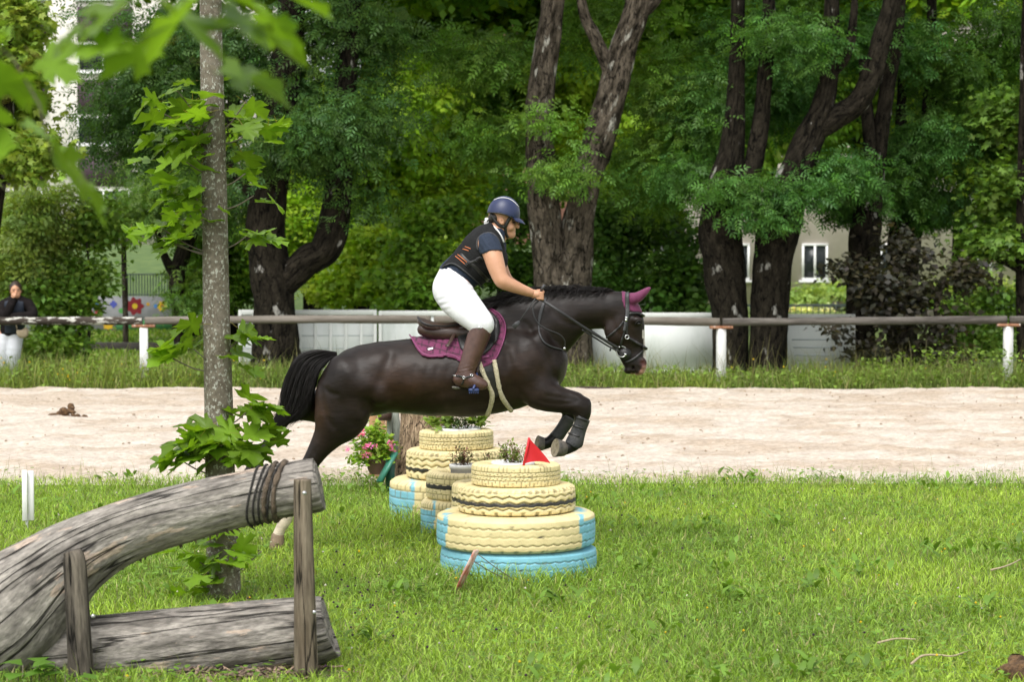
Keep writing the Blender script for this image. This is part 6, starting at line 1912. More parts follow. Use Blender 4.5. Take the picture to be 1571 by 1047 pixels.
def twiggy(n, hgt, spr, tint, tint2, seed, leaf=0.018):
    def f(t, x0, Y, z):
        r = np.random.RandomState(seed)
        m = MB(); pos, tt = [], []
        for k in range(n):
            b = np.array((x0 + r.normal(0, spr * 0.45), Y + r.normal(0, spr * 0.45), z))
            e = b + np.array((r.normal(0, spr * 0.4), r.normal(0, spr * 0.3), hgt * r.uniform(0.5, 1.1)))
            q = catmull([b, (b + e) / 2 + r.normal(0, 0.01, 3), e], 4)
            m.tube(q, 0.0016, 4, False)
            for s in np.linspace(0.15, 1, 12):
                p = b + (e - b) * s
                for _ in range(2): pos.append(p + r.normal(0, 0.012, 3)); tt.append(np.array(tint if r.rand() < 0.7 else tint2) * r.uniform(0.6, 1.3))
        m.build('stems', mat('brown stems', (0.16, 0.10, 0.06), rough=0.8), t)['kind'] = 'stuff'
        o = simple_leaves('leaves', np.array(pos), r.uniform(leaf * 0.7, leaf * 1.3, len(pos)), np.array(tt), (-0.2, 1.0), 0.45, None, None, seed)
        o.parent = t; o.matrix_parent_inverse = Matrix.Translation(-Vector(t.location)); o['kind'] = 'stuff'
    return f
def lettuce(t, x0, Y, z):
    twiggy(16, 0.13, 0.10, (0.06, 0.10, 0.03), (0.09, 0.14, 0.045), 91, 0.028)(t, x0 + 0.02, Y, z)
    r = np.random.RandomState(8)
    for sx, n_ in ((-0.16, 26), (0.15, 30), (-0.08, 10)):
        pos = np.stack([x0 + sx + r.normal(0, 0.04, n_), Y + r.normal(0, 0.06, n_), z + r.uniform(-0.01, 0.09, n_)], -1)
        o = simple_leaves('leaves', pos, r.uniform(0.06, 0.12, n_), np.array((0.20, 0.30, 0.055)) * r.uniform(0.6, 1.3, (n_, 1)), (-0.2, 0.9), 0.55, None, None, int(50 + n_))
        o.parent = t; o.matrix_parent_inverse = Matrix.Translation(-Vector(t.location)); o['kind'] = 'stuff'
pot('white pot of leafy green plants in the top of the far stack', 703, YT2, z2 + 0.012, 0.165, 0.15, lettuce)
pot('white pot with brownish twiggy plant on the low middle stack', 712, YT3, z3 + 0.045, 0.105, 0.16, twiggy(15, 0.14, 0.085, (0.12, 0.14, 0.05), (0.26, 0.10, 0.09), 92, 0.024))
pot('white pot with thin sprigs in the low stack behind the near stack', 757, YT4, z4 + 0.07, 0.11, 0.16, twiggy(14, 0.13, 0.085, (0.18, 0.22, 0.07), (0.28, 0.12, 0.13), 93, 0.024))
pot('white pot with small green shrub in the top of the near stack', 787, YT + 0.02, z1 + 0.004, 0.135, 0.15, twiggy(22, 0.125, 0.10, (0.20, 0.28, 0.06), (0.24, 0.14, 0.10), 94, 0.024))

# red flag
M_red = mat('red cloth', (0.55, 0.010, 0.018), (0.62, 0.016, 0.024), scale=12, rough=0.6)
fp = P(802, 719, YT - 0.23)
flag = MB().tube([P(802, 721, YT - 0.23), P(812, 672, YT - 0.23)], 0.0075, 8).build('red_flag', M_red, None, True)
tag(flag, 'small red triangular flag on a stick in the near tyre stack', 'flag')
T0, T1, T2 = P(813, 674, YT - 0.232), P(844.5, 711, YT - 0.235), P(804.5, 712, YT - 0.232)
V, F, n = [], [], 16
for i in range(n + 1):
    for j in range(n + 1 - i):
        a_, b_ = i / n, j / n
        sag = np.array((0, 0, 0.012 * math.sin(math.pi * a_) * (1 - b_)))
        V.append(T2 * (1 - a_ - b_) + T1 * a_ + T0 * b_ + np.array((0, 0.012 * math.sin(a_ * 5 + b_ * 3), 0)) + sag)
idx = lambda i, j: sum(n + 1 - q for q in range(i)) + j
for i in range(n):
    for j in range(n - i):
        F.append([idx(i, j), idx(i + 1, j), idx(i, j + 1)])
        if j < n - i - 1: F.append([idx(i + 1, j), idx(i + 1, j + 1), idx(i, j + 1)])
V = np.array(V); V2 = V + np.array((0, 0.003, 0))
m = MB(); m.add(V, F); m.add(V2, np.array(F)[:, ::-1]); m.build('cloth', M_red, flag, True)

# leaning marker sign seen edge-on, with its thin stays
sg_ = empty('marker_sign', G(697, 917)); tag(sg_, 'narrow red and white marker board leaning before the near stack', 'sign')
Yg = 13.45
a, b = P(697, 917, Yg), P(731, 845, Yg)
M_sign = mat('faded red white board', (0.50, 0.13, 0.08), (0.62, 0.50, 0.42), scale=9, rough=0.7, ramp=(0.42, 0.55))
d = (b - a) / np.linalg.norm(b - a); s_ = np.array((d[2], 0, -d[0]))
ribbon([a, a * 0.5 + b * 0.5, b], [unit(s_ + np.array((0, -0.25, 0)))] * 3, [0.10, 0.16, 0.12], 0.012).build('board', M_sign, sg_)
for q in ((733, 851, 800, 897), (728, 863, 780, 890)):
    MB().tube(catmull([P(q[0], q[1], Yg), P((q[0] + q[2]) / 2, (q[1] + q[3]) / 2 + 2, Yg + 0.1), P(q[2], q[3], Yg + 0.25)], 4), 0.003, 5).build('stay', mat('wire', (0.16, 0.13, 0.09), rough=0.7), sg_)

# white marker stake on the lawn at the left
st_ = empty('marker_stake', G(41, 812)); tag(st_, 'white plastic marker stake on the lawn behind the log', 'stake')
Yk = 16.6
for x0_, x1_, dy in ((34, 41.2, 0.0), (41.6, 50, 0.03)):
    p, q = P(x0_, 800, Yk), P(x1_, 722 + (2 if x0_ > 40 else 0), Yk)
    MB().box((p[0], Yk + dy, p[2]), (q[0], Yk + dy + 0.02, q[2]), bev=0.003).build('slat', M_white, st_)
p = P(40, 812, Yk)
MB().tube([(p[0], Yk + 0.03, -0.05), (p[0], Yk + 0.03, P(0, 790, Yk)[2])], 0.010, 8).build('rod', M_white, st_, True)

# ------------------------------------------------------------------ log obstacle
M_log = mat('weathered log', (0.150, 0.135, 0.118), (0.345, 0.315, 0.277), scale=14, rough=0.9, bump=1.0, bscale=46, wrap=True, stretch=(1, 1, 0.28), c3=(0.46, 0.365, 0.29), scale3=11, ramp3=(0.60, 0.63), bdist=0.015, ramp=(0.36, 0.60), spec=0.2, fine=0.5, crack=11, cstretch=(1, 1, 0.045))
M_logpost = mat('stake wood', (0.11, 0.085, 0.058), (0.25, 0.205, 0.150), scale=14, rough=0.9, bump=0.9, bscale=40, wrap=True, stretch=(1, 1, 0.12), bdist=0.012, spec=0.2, fine=0.4, crack=14, cstretch=(1, 1, 0.06))
M_logdark = mat('blackened stake', (0.030, 0.026, 0.022), (0.20, 0.17, 0.135), scale=12, rough=0.95, bump=1.0, bscale=36, wrap=True, stretch=(1, 1, 0.14), bdist=0.02, spec=0.2, fine=0.5, crack=12, cstretch=(1, 1, 0.08))
YL = 11.1
obst = empty('log_obstacle', P(250, 1030, YL) * np.array((1, 1, 0))); tag(obst, 'weathered grey log jump with a bent upper trunk held by stakes', 'log jump')
path, rad = pxpath([(491, 745, 36), (486, 746, 41), (470, 748, 42), (420, 756, 42), (350, 771, 43), (290, 786, 45), (230, 803, 47), (170, 826, 51), (110, 860, 63), (60, 902, 80), (10, 945, 96), (-60, 975, 104), (-180, 985, 106)], YL, 9)
loft_obj('log', path, rad, M_log, obst, n=72, nz=0.035, nscale=(2.2, 3.0), groove=0.010, seed=3)
path, rad = pxpath([(504, 965, 44), (499, 966, 50), (470, 970, 54), (380, 981, 58), (280, 994, 62), (190, 1003, 62), (120, 1008, 62), (0, 1012, 64), (-160, 1014, 64)], YL + 0.06, 9)
loft_obj('log', path, rad, M_log, obst, n=72, nz=0.04, nscale=(2.2, 3.0), groove=0.008, seed=8)
# wound wire and its torn bark collar
def wind(xc, tilt, r_, mt, name, rad_, seed, rag=0.0):
    yc_ = 760 + (400 - xc) * 0.2
    c0, c1 = P(xc - 10, yc_ + 2, YL), P(xc + 10, yc_ - 2, YL)
    ax = unit(c1 - c0); c = (c0 + c1) / 2
    u = np.array((0, 1.0, 0)); v = np.cross(ax, u)
    t = np.linspace(0, 2 * math.pi, 60); r = np.random.RandomState(seed)
    q = c + rad_ * (np.cos(t)[:, None] * u + np.sin(t)[:, None] * v) + ax * (tilt * np.sin(t + 0.4))[:, None] + ax * (0.004 * np.sin(t * 3 + seed))[:, None]
    MB().tube(q, r_ * (1 + rag * r.rand(60)), 8, False).build(name, mt, obst, True)
M_wire = mat('dark rope', (0.018, 0.016, 0.014), (0.05, 0.045, 0.04), scale=60, rough=0.9, bump=1, bscale=120)
for k, xc in enumerate((392, 402, 410, 424)): wind(xc, 0.050 + 0.004 * k, 0.0055, M_wire, 'rope', 0.1375 + 0.002 * (k % 2), k)
M_torn = mat('torn bark', (0.05, 0.038, 0.027), (0.15, 0.11, 0.075), scale=20, rough=0.95, bump=1, bscale=40)
for k, xc in enumerate((417, 431)): wind(xc, 0.05, 0.008, M_torn, 'bark_collar', 0.136, 20 + k, 1.0)
# ragged bark along the underside
r = np.random.RandomState(5)
m = MB()
for k in range(46):
    s = r.rand(); x = 135 + s * 310; yb = np.interp(x, [110, 170, 230, 290, 350, 420, 470], [918, 877, 850, 831, 814, 798, 790])
    if r.rand() < 0.35 and 250 < x < 370: continue
    p = P(x, yb - 2, YL - r.uniform(-0.04, 0.05)); e = p + np.array((r.normal(0, 0.012), 0, -r.uniform(0.006, 0.03)))
    m.tube([p, (p + e) / 2, e], [0.008, 0.006, 0.002], 5)
m.build('loose_bark', M_torn, obst)['kind'] = 'stuff'
for pts, mt, nm in (([(464, 736, 13.5), (464, 760, 14), (466, 850, 15.5), (468, 950, 17), (470, 1035, 19)], M_logpost, 'stake'), ([(110, 846, 13), (114, 862, 17), (118, 920, 18), (122, 990, 19), (126, 1055, 20)], M_logdark, 'stake')):
    path, rad = pxpath(pts, YL - 0.24, 9)
    loft_obj(nm, path, rad, mt, obst, n=24, nz=0.06, nscale=(3, 3), groove=0.006, seed=int(pts[0][0]))
for x, y in ((467, 757), (482, 940), (143, 946)):
    p = P(x, y, YL - 0.31 + (0.05 if x != 467 else 0)); MB().tube([p, p + np.array((0, -0.012, 0))], [0.011, 0.009], 10).build('bolt', M_white if False else mat('zinc', (0.5, 0.5, 0.5), rough=0.4, metal=0.8), obst)
# chips on the bare patch
r = np.random.RandomState(6); n = 420
V = np.array([(-1, -.3, 0), (1, -.3, 0), (1, .3, 0), (-1, .3, 0), (-.9, -.25, .2), (.9, -.25, .2), (.9, .25, .2), (-.9, .25, .2)])
Fq = np.array([(0, 3, 2, 1), (4, 5, 6, 7), (0, 1, 5, 4), (1, 2, 6, 5), (2, 3, 7, 6), (3, 0, 4, 7)])
az = r.uniform(0, 6.28, n); sz = r.uniform(0.008, 0.028, n)
px_ = r.normal(-1.25, 0.24, n); py_ = r.normal(10.95, 0.12, n)
W = V[None] * sz[:, None, None]
W = np.stack([W[..., 0] * np.cos(az)[:, None] - W[..., 1] * np.sin(az)[:, None], W[..., 0] * np.sin(az)[:, None] + W[..., 1] * np.cos(az)[:, None], W[..., 2] + 0.3 * W[..., 0] * r.normal(0, 1, n)[:, None]], -1) + np.stack([px_, py_, r.uniform(0.004, 0.03, n)], -1)[:, None]
me = np_mesh('bark_chips', W.reshape(-1, 3), (Fq[None] + (np.arange(n) * 8)[:, None, None]).reshape(-1, 4), False)
set_tint(me, np.repeat(np.array((0.20, 0.14, 0.10)) * r.uniform(0.4, 1.7, (n, 1)), 8, 0))
tag(link('bark_chips', me, mat('chips', (1, 1, 1), (0.8, 0.8, 0.8), scale=40, attr=True, rough=0.9)), 'bark chips on the bare patch beneath the log jump', 'bark chips', kind='stuff')

# ------------------------------------------------------------------ maple leaves, one object each
half = [(0, 0), (0.14, -0.05), (0.30, -0.03), (0.50, -0.06), (0.46, 0.08), (0.36, 0.14), (0.52, 0.22), (0.72, 0.26), (0.66, 0.38), (0.72, 0.54), (0.54, 0.50), (0.40, 0.48), (0.28, 0.44), (0.30, 0.60), (0.38, 0.76), (0.22, 0.78), (0.12, 0.86), (0, 1.02)]
def leaf_mesh(seed):
    r = np.random.RandomState(seed)
    o = np.array(half + [(-x, y) for x, y in half[-2:0:-1]], float)
    o = o + r.normal(0, 0.018, o.shape)
    pts = np.concatenate([[(0, 0.3)], o])
    bend, fold, ruf = r.uniform(0.25, 0.6), r.uniform(0.05, 0.35), r.uniform(0.03, 0.08)
    z = -bend * np.clip(pts[:, 1], 0, 2) ** 2 * 0.45 - 0.25 * bend * pts[:, 0] ** 2 + fold * np.abs(pts[:, 0]) + ruf * np.sin(pts[:, 0] * 9 + seed) * (np.hypot(*pts.T) > 0.4)
    V = np.concatenate([pts, z[:, None]], 1)
    n = len(o)
    F = np.array([[0, 1 + i, 1 + (i + 1) % n] for i in range(n)])
    st = np.array([(0.012, 0.02, 0), (-0.012, 0.02, 0), (-0.008, -0.45, 0.06), (0.008, -0.45, 0.06)])
    F = [F, np.array([[0, 1, 2, 3]]) + len(V)]
    V = np.concatenate([V, st])
    me = np_mesh('leaf', V, F, True)
    g = np.array((0.155, 0.270, 0.020)) * r.uniform(0.65, 1.25)
    C = np.tile(g, (len(V), 1)) * (0.88 + 0.24 * r.rand(len(V), 1)); C[0] *= 1.25; C[-4:] = (0.26, 0.22, 0.06)
    set_tint(me, C)
    me.materials.append(M_mleaf)
    return me
M_mleaf = leaf_mat('maple leaf', rough=0.42, trans=0.38, spec=0.4, gain=1.1)
LEAVES = [leaf_mesh(k) for k in range(8)]
def put_leaf(parent, p, size, heading, pitch, roll, k):
    o = bpy.data.objects.new('leaf', LEAVES[k % 8]); COL.objects.link(o)
    o.parent = parent; o.matrix_parent_inverse = Matrix.Translation(-Vector(parent.location))
    o.location = [float(c) for c in p]
    o.rotation_euler = (Matrix.Rotation(heading, 3, 'Z') @ Matrix.Rotation(pitch, 3, 'X') @ Matrix.Rotation(roll, 3, 'Y')).to_euler()
    o.scale = (size, size, size)
    return o
YMp = 13.3
M_mbark = mat('young maple bark', (0.12, 0.10, 0.072), (0.20, 0.175, 0.135), fine=0.3, spec=0.2, scale=14, rough=0.9, bump=0.7, bscale=30, wrap=True, stretch=(1, 1, 0.8), c3=(0.40, 0.40, 0.34), scale3=60, ramp3=(0.56, 0.60), bdist=0.012)
maple = empty('young_maple', G(342, 925)); tag(maple, 'young maple with a straight lichened trunk and leafy shoots behind the log', 'tree')
path, rad = pxpath([(344, 935, 27), (343, 900, 26), (340, 800, 24), (337, 700, 22.5), (335, 600, 22), (332, 480, 20.5), (330, 350, 19.5), (327, 200, 18.5), (324, 60, 17), (322, -100, 16), (320, -500, 12)], YMp, 9)
loft_obj('trunk', path, rad, M_mbark, maple, n=36, nz=0.05, nscale=(4, 3), seed=4)
r = np.random.RandomState(12)
def shoots(parent, clusters, Y, M_st=M_mbark, base=None):
    for (x, y, rx, ry, n, sz, dy) in clusters:
        for k in range(n):
            lx, ly = x + r.normal(0, 0.45) * rx, y + r.normal(0, 0.42) * ry
            yo = dy + r.normal(0, 0.10)
            p = P(lx, ly, Y + yo)
            hd = math.atan2(r.normal(0, 0.5) + (-1.2 if lx < x else 1.2), -0.8 + r.normal(0, 0.8))
            hd = (math.pi / 2 if lx < (base or x) else -math.pi / 2) + r.normal(0, 0.75)
            put_leaf(parent, p, sz * r.uniform(0.7, 1.2) * Y / FPX, hd, r.uniform(-0.65, 0.15), r.normal(0, 0.35), r.randint(8))
        for q in range(max(1, n // 5)):
            e = P(x + r.normal(0, 0.4) * rx, y + r.normal(0, 0.4) * ry, Y + dy)
            b = P(335 if base is None else base, y + ry * 0.6 + 12, Y)
            MB().tube(catmull([b, (b + e) / 2 + np.array((0, 0, -0.02)), e], 4), 0.004, 5).build('twig', M_st, parent, True)
shoots(maple, [(288, 165, 58, 42, 18, 40, -0.1), (275, 230, 58, 42, 17, 40, -0.1), (270, 300, 52, 42, 13, 38, -0.1), (265, 355, 52, 42, 15, 38, -0.1), (300, 200, 42, 50, 11, 36, -0.15), (300, 320, 36, 50, 10, 36, -0.15), (395, 190, 40, 30, 7, 38, 0.0), (375, 260, 30, 25, 5, 38, 0.0), (400, 305, 20, 10, 2, 38, 0), (385, 365, 30, 15, 5, 34, 0.0), (365, 180, 30, 30, 6, 38, -0.1)], YMp, base=332)
shoots(maple, [(340, 668, 46, 42, 19, 42, -0.15), (385, 630, 32, 28, 9, 44, -0.2), (305, 685, 46, 38, 13, 42, -0.15), (402, 664, 30, 20, 7, 42, -0.2), (290, 700, 40, 30, 8, 44, -0.1), (360, 695, 42, 22, 12, 42, -0.15)], YMp, base=337)
shoots(maple, [(325, 830, 55, 50, 9, 38, -0.1), (305, 870, 50, 40, 7, 38, -0.1), (365, 855, 40, 40, 6, 38, -0.12), (330, 890, 50, 25, 5, 38, -0.1)], YMp, base=340)
shoots(maple, [(290, 520, 30, 40, 7, 42, -0.1), (370, 515, 30, 25, 5, 38, -0.05), (360, 550, 30, 20, 4, 38, -0.1), (265, 545, 30, 25, 4, 42, 0)], YMp, base=335)
# the overhanging maple close to the camera, out of focus
near = empty('overhanging_maple', (-1.9, 3.6, 0)); tag(near, 'blurred maple boughs hanging in at the upper left, close to the viewer', 'tree')
loft_obj('trunk', catmull([(-1.9, 3.6, -0.1), (-1.88, 3.6, 1.2), (-1.84, 3.62, 2.6), (-1.8, 3.65, 4.5)], 8), np.linspace(0.10, 0.06, 25), M_mbark, near, n=20, nz=0.05, nscale=(4, 3), seed=9)
def bough(pts, Y, leaves, sz):
    q = np.array([np.array((-1.86, 3.62, P(*pts[0][:2], Y)[2] - 0.1))] + [P(x, y, Y) for x, y, _ in pts])
    q = np.concatenate([q[:1] * (1 - t_) + q[1:2] * t_ for t_ in (0, 0.33, 0.66)] + [q[1:]])
    MB().tube(q, np.linspace(0.005, 0.002, len(q)), 6).build('bough', M_mbark, near, True)
    for (x, y, hd, pt, s) in leaves:
        put_leaf(near, P(x, y, Y + r.normal(0, 0.08)), s * Y / FPX, hd, pt, r.normal(0, 0.3), r.randint(8))
bough([(-60, -40, 2.4), (80, -25, 0), (220, -15, 0), (350, 10, 0)], 4.3,
      [(250, 10, -1.9, -0.5, 130), (345, 20, -1.4, -0.4, 150), (300, 5, 1.2, -0.7, 120), (340, 110, -1.6, -0.25, 120), (395, 20, -1.3, -0.6, 110), (200, 5, 2.0, -0.5, 110), (150, 20, 1.5, -0.6, 100), (240, 75, 1.6, -0.35, 100), (190, 70, 1.9, -0.2, 90), (410, -20, -1.2, -0.3, 120), (290, -30, -1.7, -0.3, 140)], 1)
bough([(-40, 40, 2.3), (20, 90, 0), (60, 160, 0), (80, 240, 0)], 4.8,
      [(10, 60, 1.5, -0.4, 100), (25, 110, 1.2, -0.5, 110), (0, 160, 1.7, -0.4, 120), (40, 190, -1.4, -0.5, 100), (80, 240, -1.7, -0.7, 100), (105, 255, -1.3, -0.8, 95), (20, 220, 1.9, -0.6, 90), (-5, 30, 1.6, -0.3, 120), (135, 300, -1.6, -1.0, 60)], 1)
bough([(-40, 250, 2.2), (20, 300, 0)], 5.2, [(-20, 240, 1.4, -0.5, 90), (15, 130, -1.5, -0.5, 80), (65, 90, -1.4, -0.5, 70)], 1)
# ground shoots at the lower left corner
gs = empty('ivy_seedling', G(60, 1046)); tag(gs, 'small green seedling leaves at the foot of the log in the lower left corner', 'plant')
for (x, y, s, hd, pt) in ((35, 1022, 34, 1.3, -0.3), (60, 1018, 34, 0.2, -0.2), (85, 1020, 32, -1.2, -0.3), (48, 1032, 34, 1.9, -0.5), (75, 1034, 34, -1.7, -0.5), (100, 1036, 30, -1.4, -0.3), (28, 1038, 30, 1.6, -0.2), (118, 1042, 28, -1.2, -0.3)):
    p = P(x, y, 10.6)
    o = simple_leaves('leaf', np.array([p]), np.array([s * 1.3 * 10.6 / FPX]), np.array([(0.12, 0.24, 0.03)]), (-0.1, 0.2), 0.8, None, None, int(x), M_mleaf, None)
    o.parent = gs; o.matrix_parent_inverse = Matrix.Translation(-Vector(gs.location))
    MB().tube([(p[0], 10.6, -0.02), p], 0.003, 5).build('stalk', M_mbark, gs)

# ------------------------------------------------------------------ behind the far stack: stump, pot of geraniums, boards
YS = 19.4
stump = empty('stump', P(645, 740, YS) * np.array((1, 1, 0))); tag(stump, 'upright rough barked tree stump behind the far tyre stack', 'stump')
path, rad = pxpath([(648, 752, 49), (648, 740, 47), (650, 715, 43), (652, 680, 41), (654, 640, 40), (655, 600, 40), (655, 575, 39.5)], YS, 10)
M_stump = mat('flaking bark', (0.16, 0.105, 0.065), (0.44, 0.32, 0.21), fine=0.6, crack=16, cstretch=(1, 1, 0.4), spec=0.15, scale=22, rough=0.9, bump=1.0, bscale=22, wrap=True, stretch=(1, 1, 0.35), bdist=0.03, c3=(0.50, 0.36, 0.22), scale3=9, ramp3=(0.60, 0.68))
loft_obj('stump', path, rad, M_stump, stump, n=60, nz=0.07, nscale=(8, 5), groove=0.012, seed=2)
pan = empty('tan_panel', P(585, 690, 20.0) * np.array((1, 1, 0))); tag(pan, 'tan wooden panel standing behind the geraniums', 'panel')
a, b = P(566, 700, 20.0), P(603, 585, 20.0)
for k in range(3):
    w_ = (b[0] - a[0]) / 3
    MB().box((a[0] + k * w_ + 0.002, 20.0, 0.0), (a[0] + (k + 1) * w_ - 0.002, 20.03, b[2]), bev=0.003).build('plank', mat('tan plank', (0.36, 0.20, 0.09), (0.44, 0.26, 0.13), scale=6, rough=0.8, stretch=(3, 3, 0.4)), pan)
pst = empty('grey_post', P(599, 700, 19.7) * np.array((1, 1, 0))); tag(pst, 'pale green grey wooden post with a brown pipe beside the stump', 'post')
p, q = P(592, 0, 19.7), P(600.5, 0, 19.7)
M_gpost = mat('lichened post', (0.16, 0.18, 0.15), (0.32, 0.35, 0.30), scale=9, rough=0.9, bump=0.5, stretch=(1, 1, 0.3))
MB().box((p[0], 19.66, -0.05), (q[0], 19.74, P(0, 595, 19.7)[2]), bev=0.006).build('post', M_gpost, pst)
a, b = P(601, 630, 19.72), P(607, 700, 19.72)
MB().tube([P(603, 625, 19.72), P(608, 665, 19.72), P(604, 735, 19.72)], [0.045, 0.042, 0.04], 8).build('brace', M_gpost, pst)
MB().tube([P(581, 637, 19.6), P(600, 637, 19.62)], 0.050, 18).build('pipe', mat('brown pipe', (0.07, 0.04, 0.03), (0.10, 0.06, 0.045), scale=8, rough=0.6), pst, True)
gb_ = empty('green_board', P(603, 735, 18.9) * np.array((1, 1, 0))); tag(gb_, 'dark green painted board leaning against the stump', 'board')
a, b = P(582, 740, 18.9), P(606, 695, 19.0)
d = unit(b - a); nrm = unit(np.array((-d[2], -0.35, d[0])))
ribbon([a, (a + b) / 2, b], [nrm] * 3, 0.10, 0.03).build('edge', mat('green paint', (0.03, 0.16, 0.11), (0.045, 0.20, 0.14), scale=6, rough=0.4), gb_)
a2, b2 = P(592, 741, 19.0), P(606, 703, 19.05)
MB().box((a2[0], 18.98, 0), (b2[0], 19.0, b2[2])).build('board', mat('green dark paint', (0.012, 0.075, 0.055), (0.02, 0.09, 0.065), scale=6, rough=0.5), gb_)
ger = empty('geranium_pot', P(580, 728, 19.1) * np.array((1, 1, 0))); tag(ger, 'brown pot overflowing with pink geraniums beside the stump', 'plant pot')
n = 36; a = np.arange(n) * 2 * math.pi / n
c = P(584, 700, 19.15); s_ = 19.15 / FPX
prof = [(17, 727), (20, 720), (23, 708), (24, 704), (22, 704), (20, 708)]
V = np.concatenate([np.stack([c[0] + q * s_ * np.cos(a), 19.15 + q * s_ * np.sin(a), np.full(n, P(0, y_, 19.15)[2])], -1) for q, y_ in prof])
m = MB(); i = np.arange(len(prof) - 1)[:, None] * n; j = np.arange(n)[None]; j2 = (j + 1) % n
m.add(V, np.stack([i + j, i + j2, i + n + j2, i + n + j], -1).reshape(-1, 4)); m.build('pot', mat('brown pot', (0.13, 0.065, 0.055), (0.16, 0.085, 0.07), scale=5, rough=0.5), ger, True)
gcl = [cl(570, 680, 19.15, 26, 20, 0.16), cl(590, 690, 19.1, 16, 18, 0.14), cl(560, 700, 19.05, 18, 12, 0.12), cl(575, 665, 19.2, 18, 14, 0.12)]
crown('foliage', [leaf_cloud(gcl, 190, 6, 'oval', 0.05, (0.075, 0.150, 0.022), 401, 0.04, 0.1, 0.8)], ger)
r2 = np.random.RandomState(9)
for k, (x, y) in enumerate(((556, 662), (558, 667), (553, 668), (562, 684), (566, 683), (560, 687), (576, 685), (600, 684), (599, 679), (563, 697), (557, 700), (539, 660), (534, 690), (538, 672), (600, 690))):
    V, C = leaf_cloud([cl(x, y, 18.95, 3.2, 3.2, 0.02)], 9, 2, 'oval', 0.022, (0.36, 0.115, 0.34), 500 + k, 0.008, 0.0, 1, 0.3)
    crown('blossom', [(V, C)], ger)

# droppings
M_dung = mat('dung', (0.045, 0.024, 0.011), (0.17, 0.095, 0.042), scale=26, rough=0.95, bump=1.0, bscale=50)
for lab, px, py, w_, h_, seed in (('brown heap of droppings lying on the arena sand', 97, 645, 34, 20, 1), ('brown clod of droppings in the lower right corner', 1562, 1044, 20, 20, 2)):
    g0 = G(px, py); s_ = g0[1] / FPX
    FD = Field(g0 + np.array((-w_ * s_ * 1.7, -0.25, -0.03)), g0 + np.array((w_ * s_ * 1.7, 0.25, h_ * s_ * 1.7)), 0.007)
    r = np.random.RandomState(seed)
    for k in range(26):
        x = r.normal(0.1, 0.42); hh = max(0, 1 - abs(x - 0.3) * 1.3) * r.rand()
        FD.ell(g0 + np.array((x * w_ * s_, r.normal(0, 0.05), 0.03 + hh * h_ * s_ * 0.9)), (r.uniform(0.03, 0.065), r.uniform(0.03, 0.055), r.uniform(0.02, 0.05)), r.uniform(-1, 1), 0.008)
    gx_, gy_, gz2 = np.meshgrid(*FD.ax, indexing='ij')
    FD.D += 0.012 * (fbm(gx_ * 45, gy_ * 45, gz2 * 45, 2) - 0.5)
    tag(link('droppings', FD.mesh('droppings', None, 1)[0], M_dung), lab, 'droppings')
# fallen twigs
M_twig = mat('dry twig', (0.32, 0.25, 0.15), (0.45, 0.37, 0.25), scale=30, rough=0.9)
for lab, pts in (('pale curved twig lying in the lower right lawn', [(1398, 1037), (1415, 1027), (1440, 1026), (1462, 1025), (1488, 1013)]), ('short forked twig lying near the right edge of the lawn', [(1520, 889), (1540, 886), (1555, 880), (1566, 872)]),
                 ('straw coloured stem lying in the right lawn', [(1346, 1004), (1375, 1000), (1405, 1001)])):
    q = np.array([G(*p) for p in pts]); q[:, 2] = 0.055 + 0.01 * np.sin(np.arange(len(q)))
    q = catmull(q, 6)
    tag(MB().tube(q, np.linspace(0.0065, 0.0035, len(q)), 6).build('twig', M_twig, None, True), lab, 'twig')
q = catmull([G(700, 500 + 110)] * 0 + [G(885, 601), G(905, 600.5), G(925, 602), G(935, 601)], 4); q[:, 2] += 0.05
tag(MB().tube(q, 0.018, 6).build('twig', mat('dark stick', (0.05, 0.035, 0.025), rough=0.9), None, True), 'dark stick at the far edge of the sand before the horse chest', 'twig')

# ------------------------------------------------------------------ spectator behind the rail
YP = 34.35
spec = empty('person', P(20, 560, YP) * np.array((1, 1, 0))); tag(spec, 'spectator in dark hoodie and pale trousers leaning on the rail, chin on fist', 'person')
lo = P(-22, 592, YP) - np.array((0, 0.45, 0)); hi = P(66, 425, YP) + np.array((0, 0.5, 0)); lo[2] = -0.03
FP = Field(lo, hi, 0.011)
tor2, head2, arm2, leg2 = FP.like(), FP.like(), FP.like(), FP.like()
chain(tor2, [(17, 511, 0.22, 15.5, 0.8), (19, 498, 0.17, 14.5, 0.8), (23, 480, 0.08, 17, 0.7), (25, 468, 0.02, 14, 0.75), (25, 462, 0.0, 7, 0.9)], YP, 0.03)
chain(tor2, [(8, 468, 0.02, 7.5, 1.1), (25, 465, 0.02, 8.5, 1.1), (42, 468, 0.02, 7.5, 1.1)], YP, 0.03)
ellp(head2, 24, 445.5, YP - 0.02, 7.7, 0.100, 11.5, 0, 0.02); ellp(head2, 24.5, 452, YP - 0.06, 6.8, 0.055, 7, 0, 0.02)
ellp(head2, 24.6, 449, YP - 0.125, 1.3, 0.015, 2.4, 0, 0.01); ellp(head2, 24.6, 454, YP - 0.112, 2.6, 0.012, 1.0, 0, 0.006)
for sg in (-1, 1): ellp(head2, 24.4 + sg * 3.6, 446, YP - 0.125, 1.9, 0.012, 1.2, 0, 0.006, 's'); ellp(head2, 24 + sg * 7.8, 448, YP - 0.01, 1.2, 0.02, 2.6, 0, 0.004)
chain(head2, [(24.5, 455, 0.02, 5, 1), (25, 462, 0.04, 5.5, 1)], YP, 0.02)
chain(arm2, [(6, 468, 0.02, 6.5), (4, 478, -0.06, 5.8), (9, 484, -0.16, 5.2), (15, 472, -0.20, 4.6), (20, 460, -0.17, 3.8)], YP, 0.012)
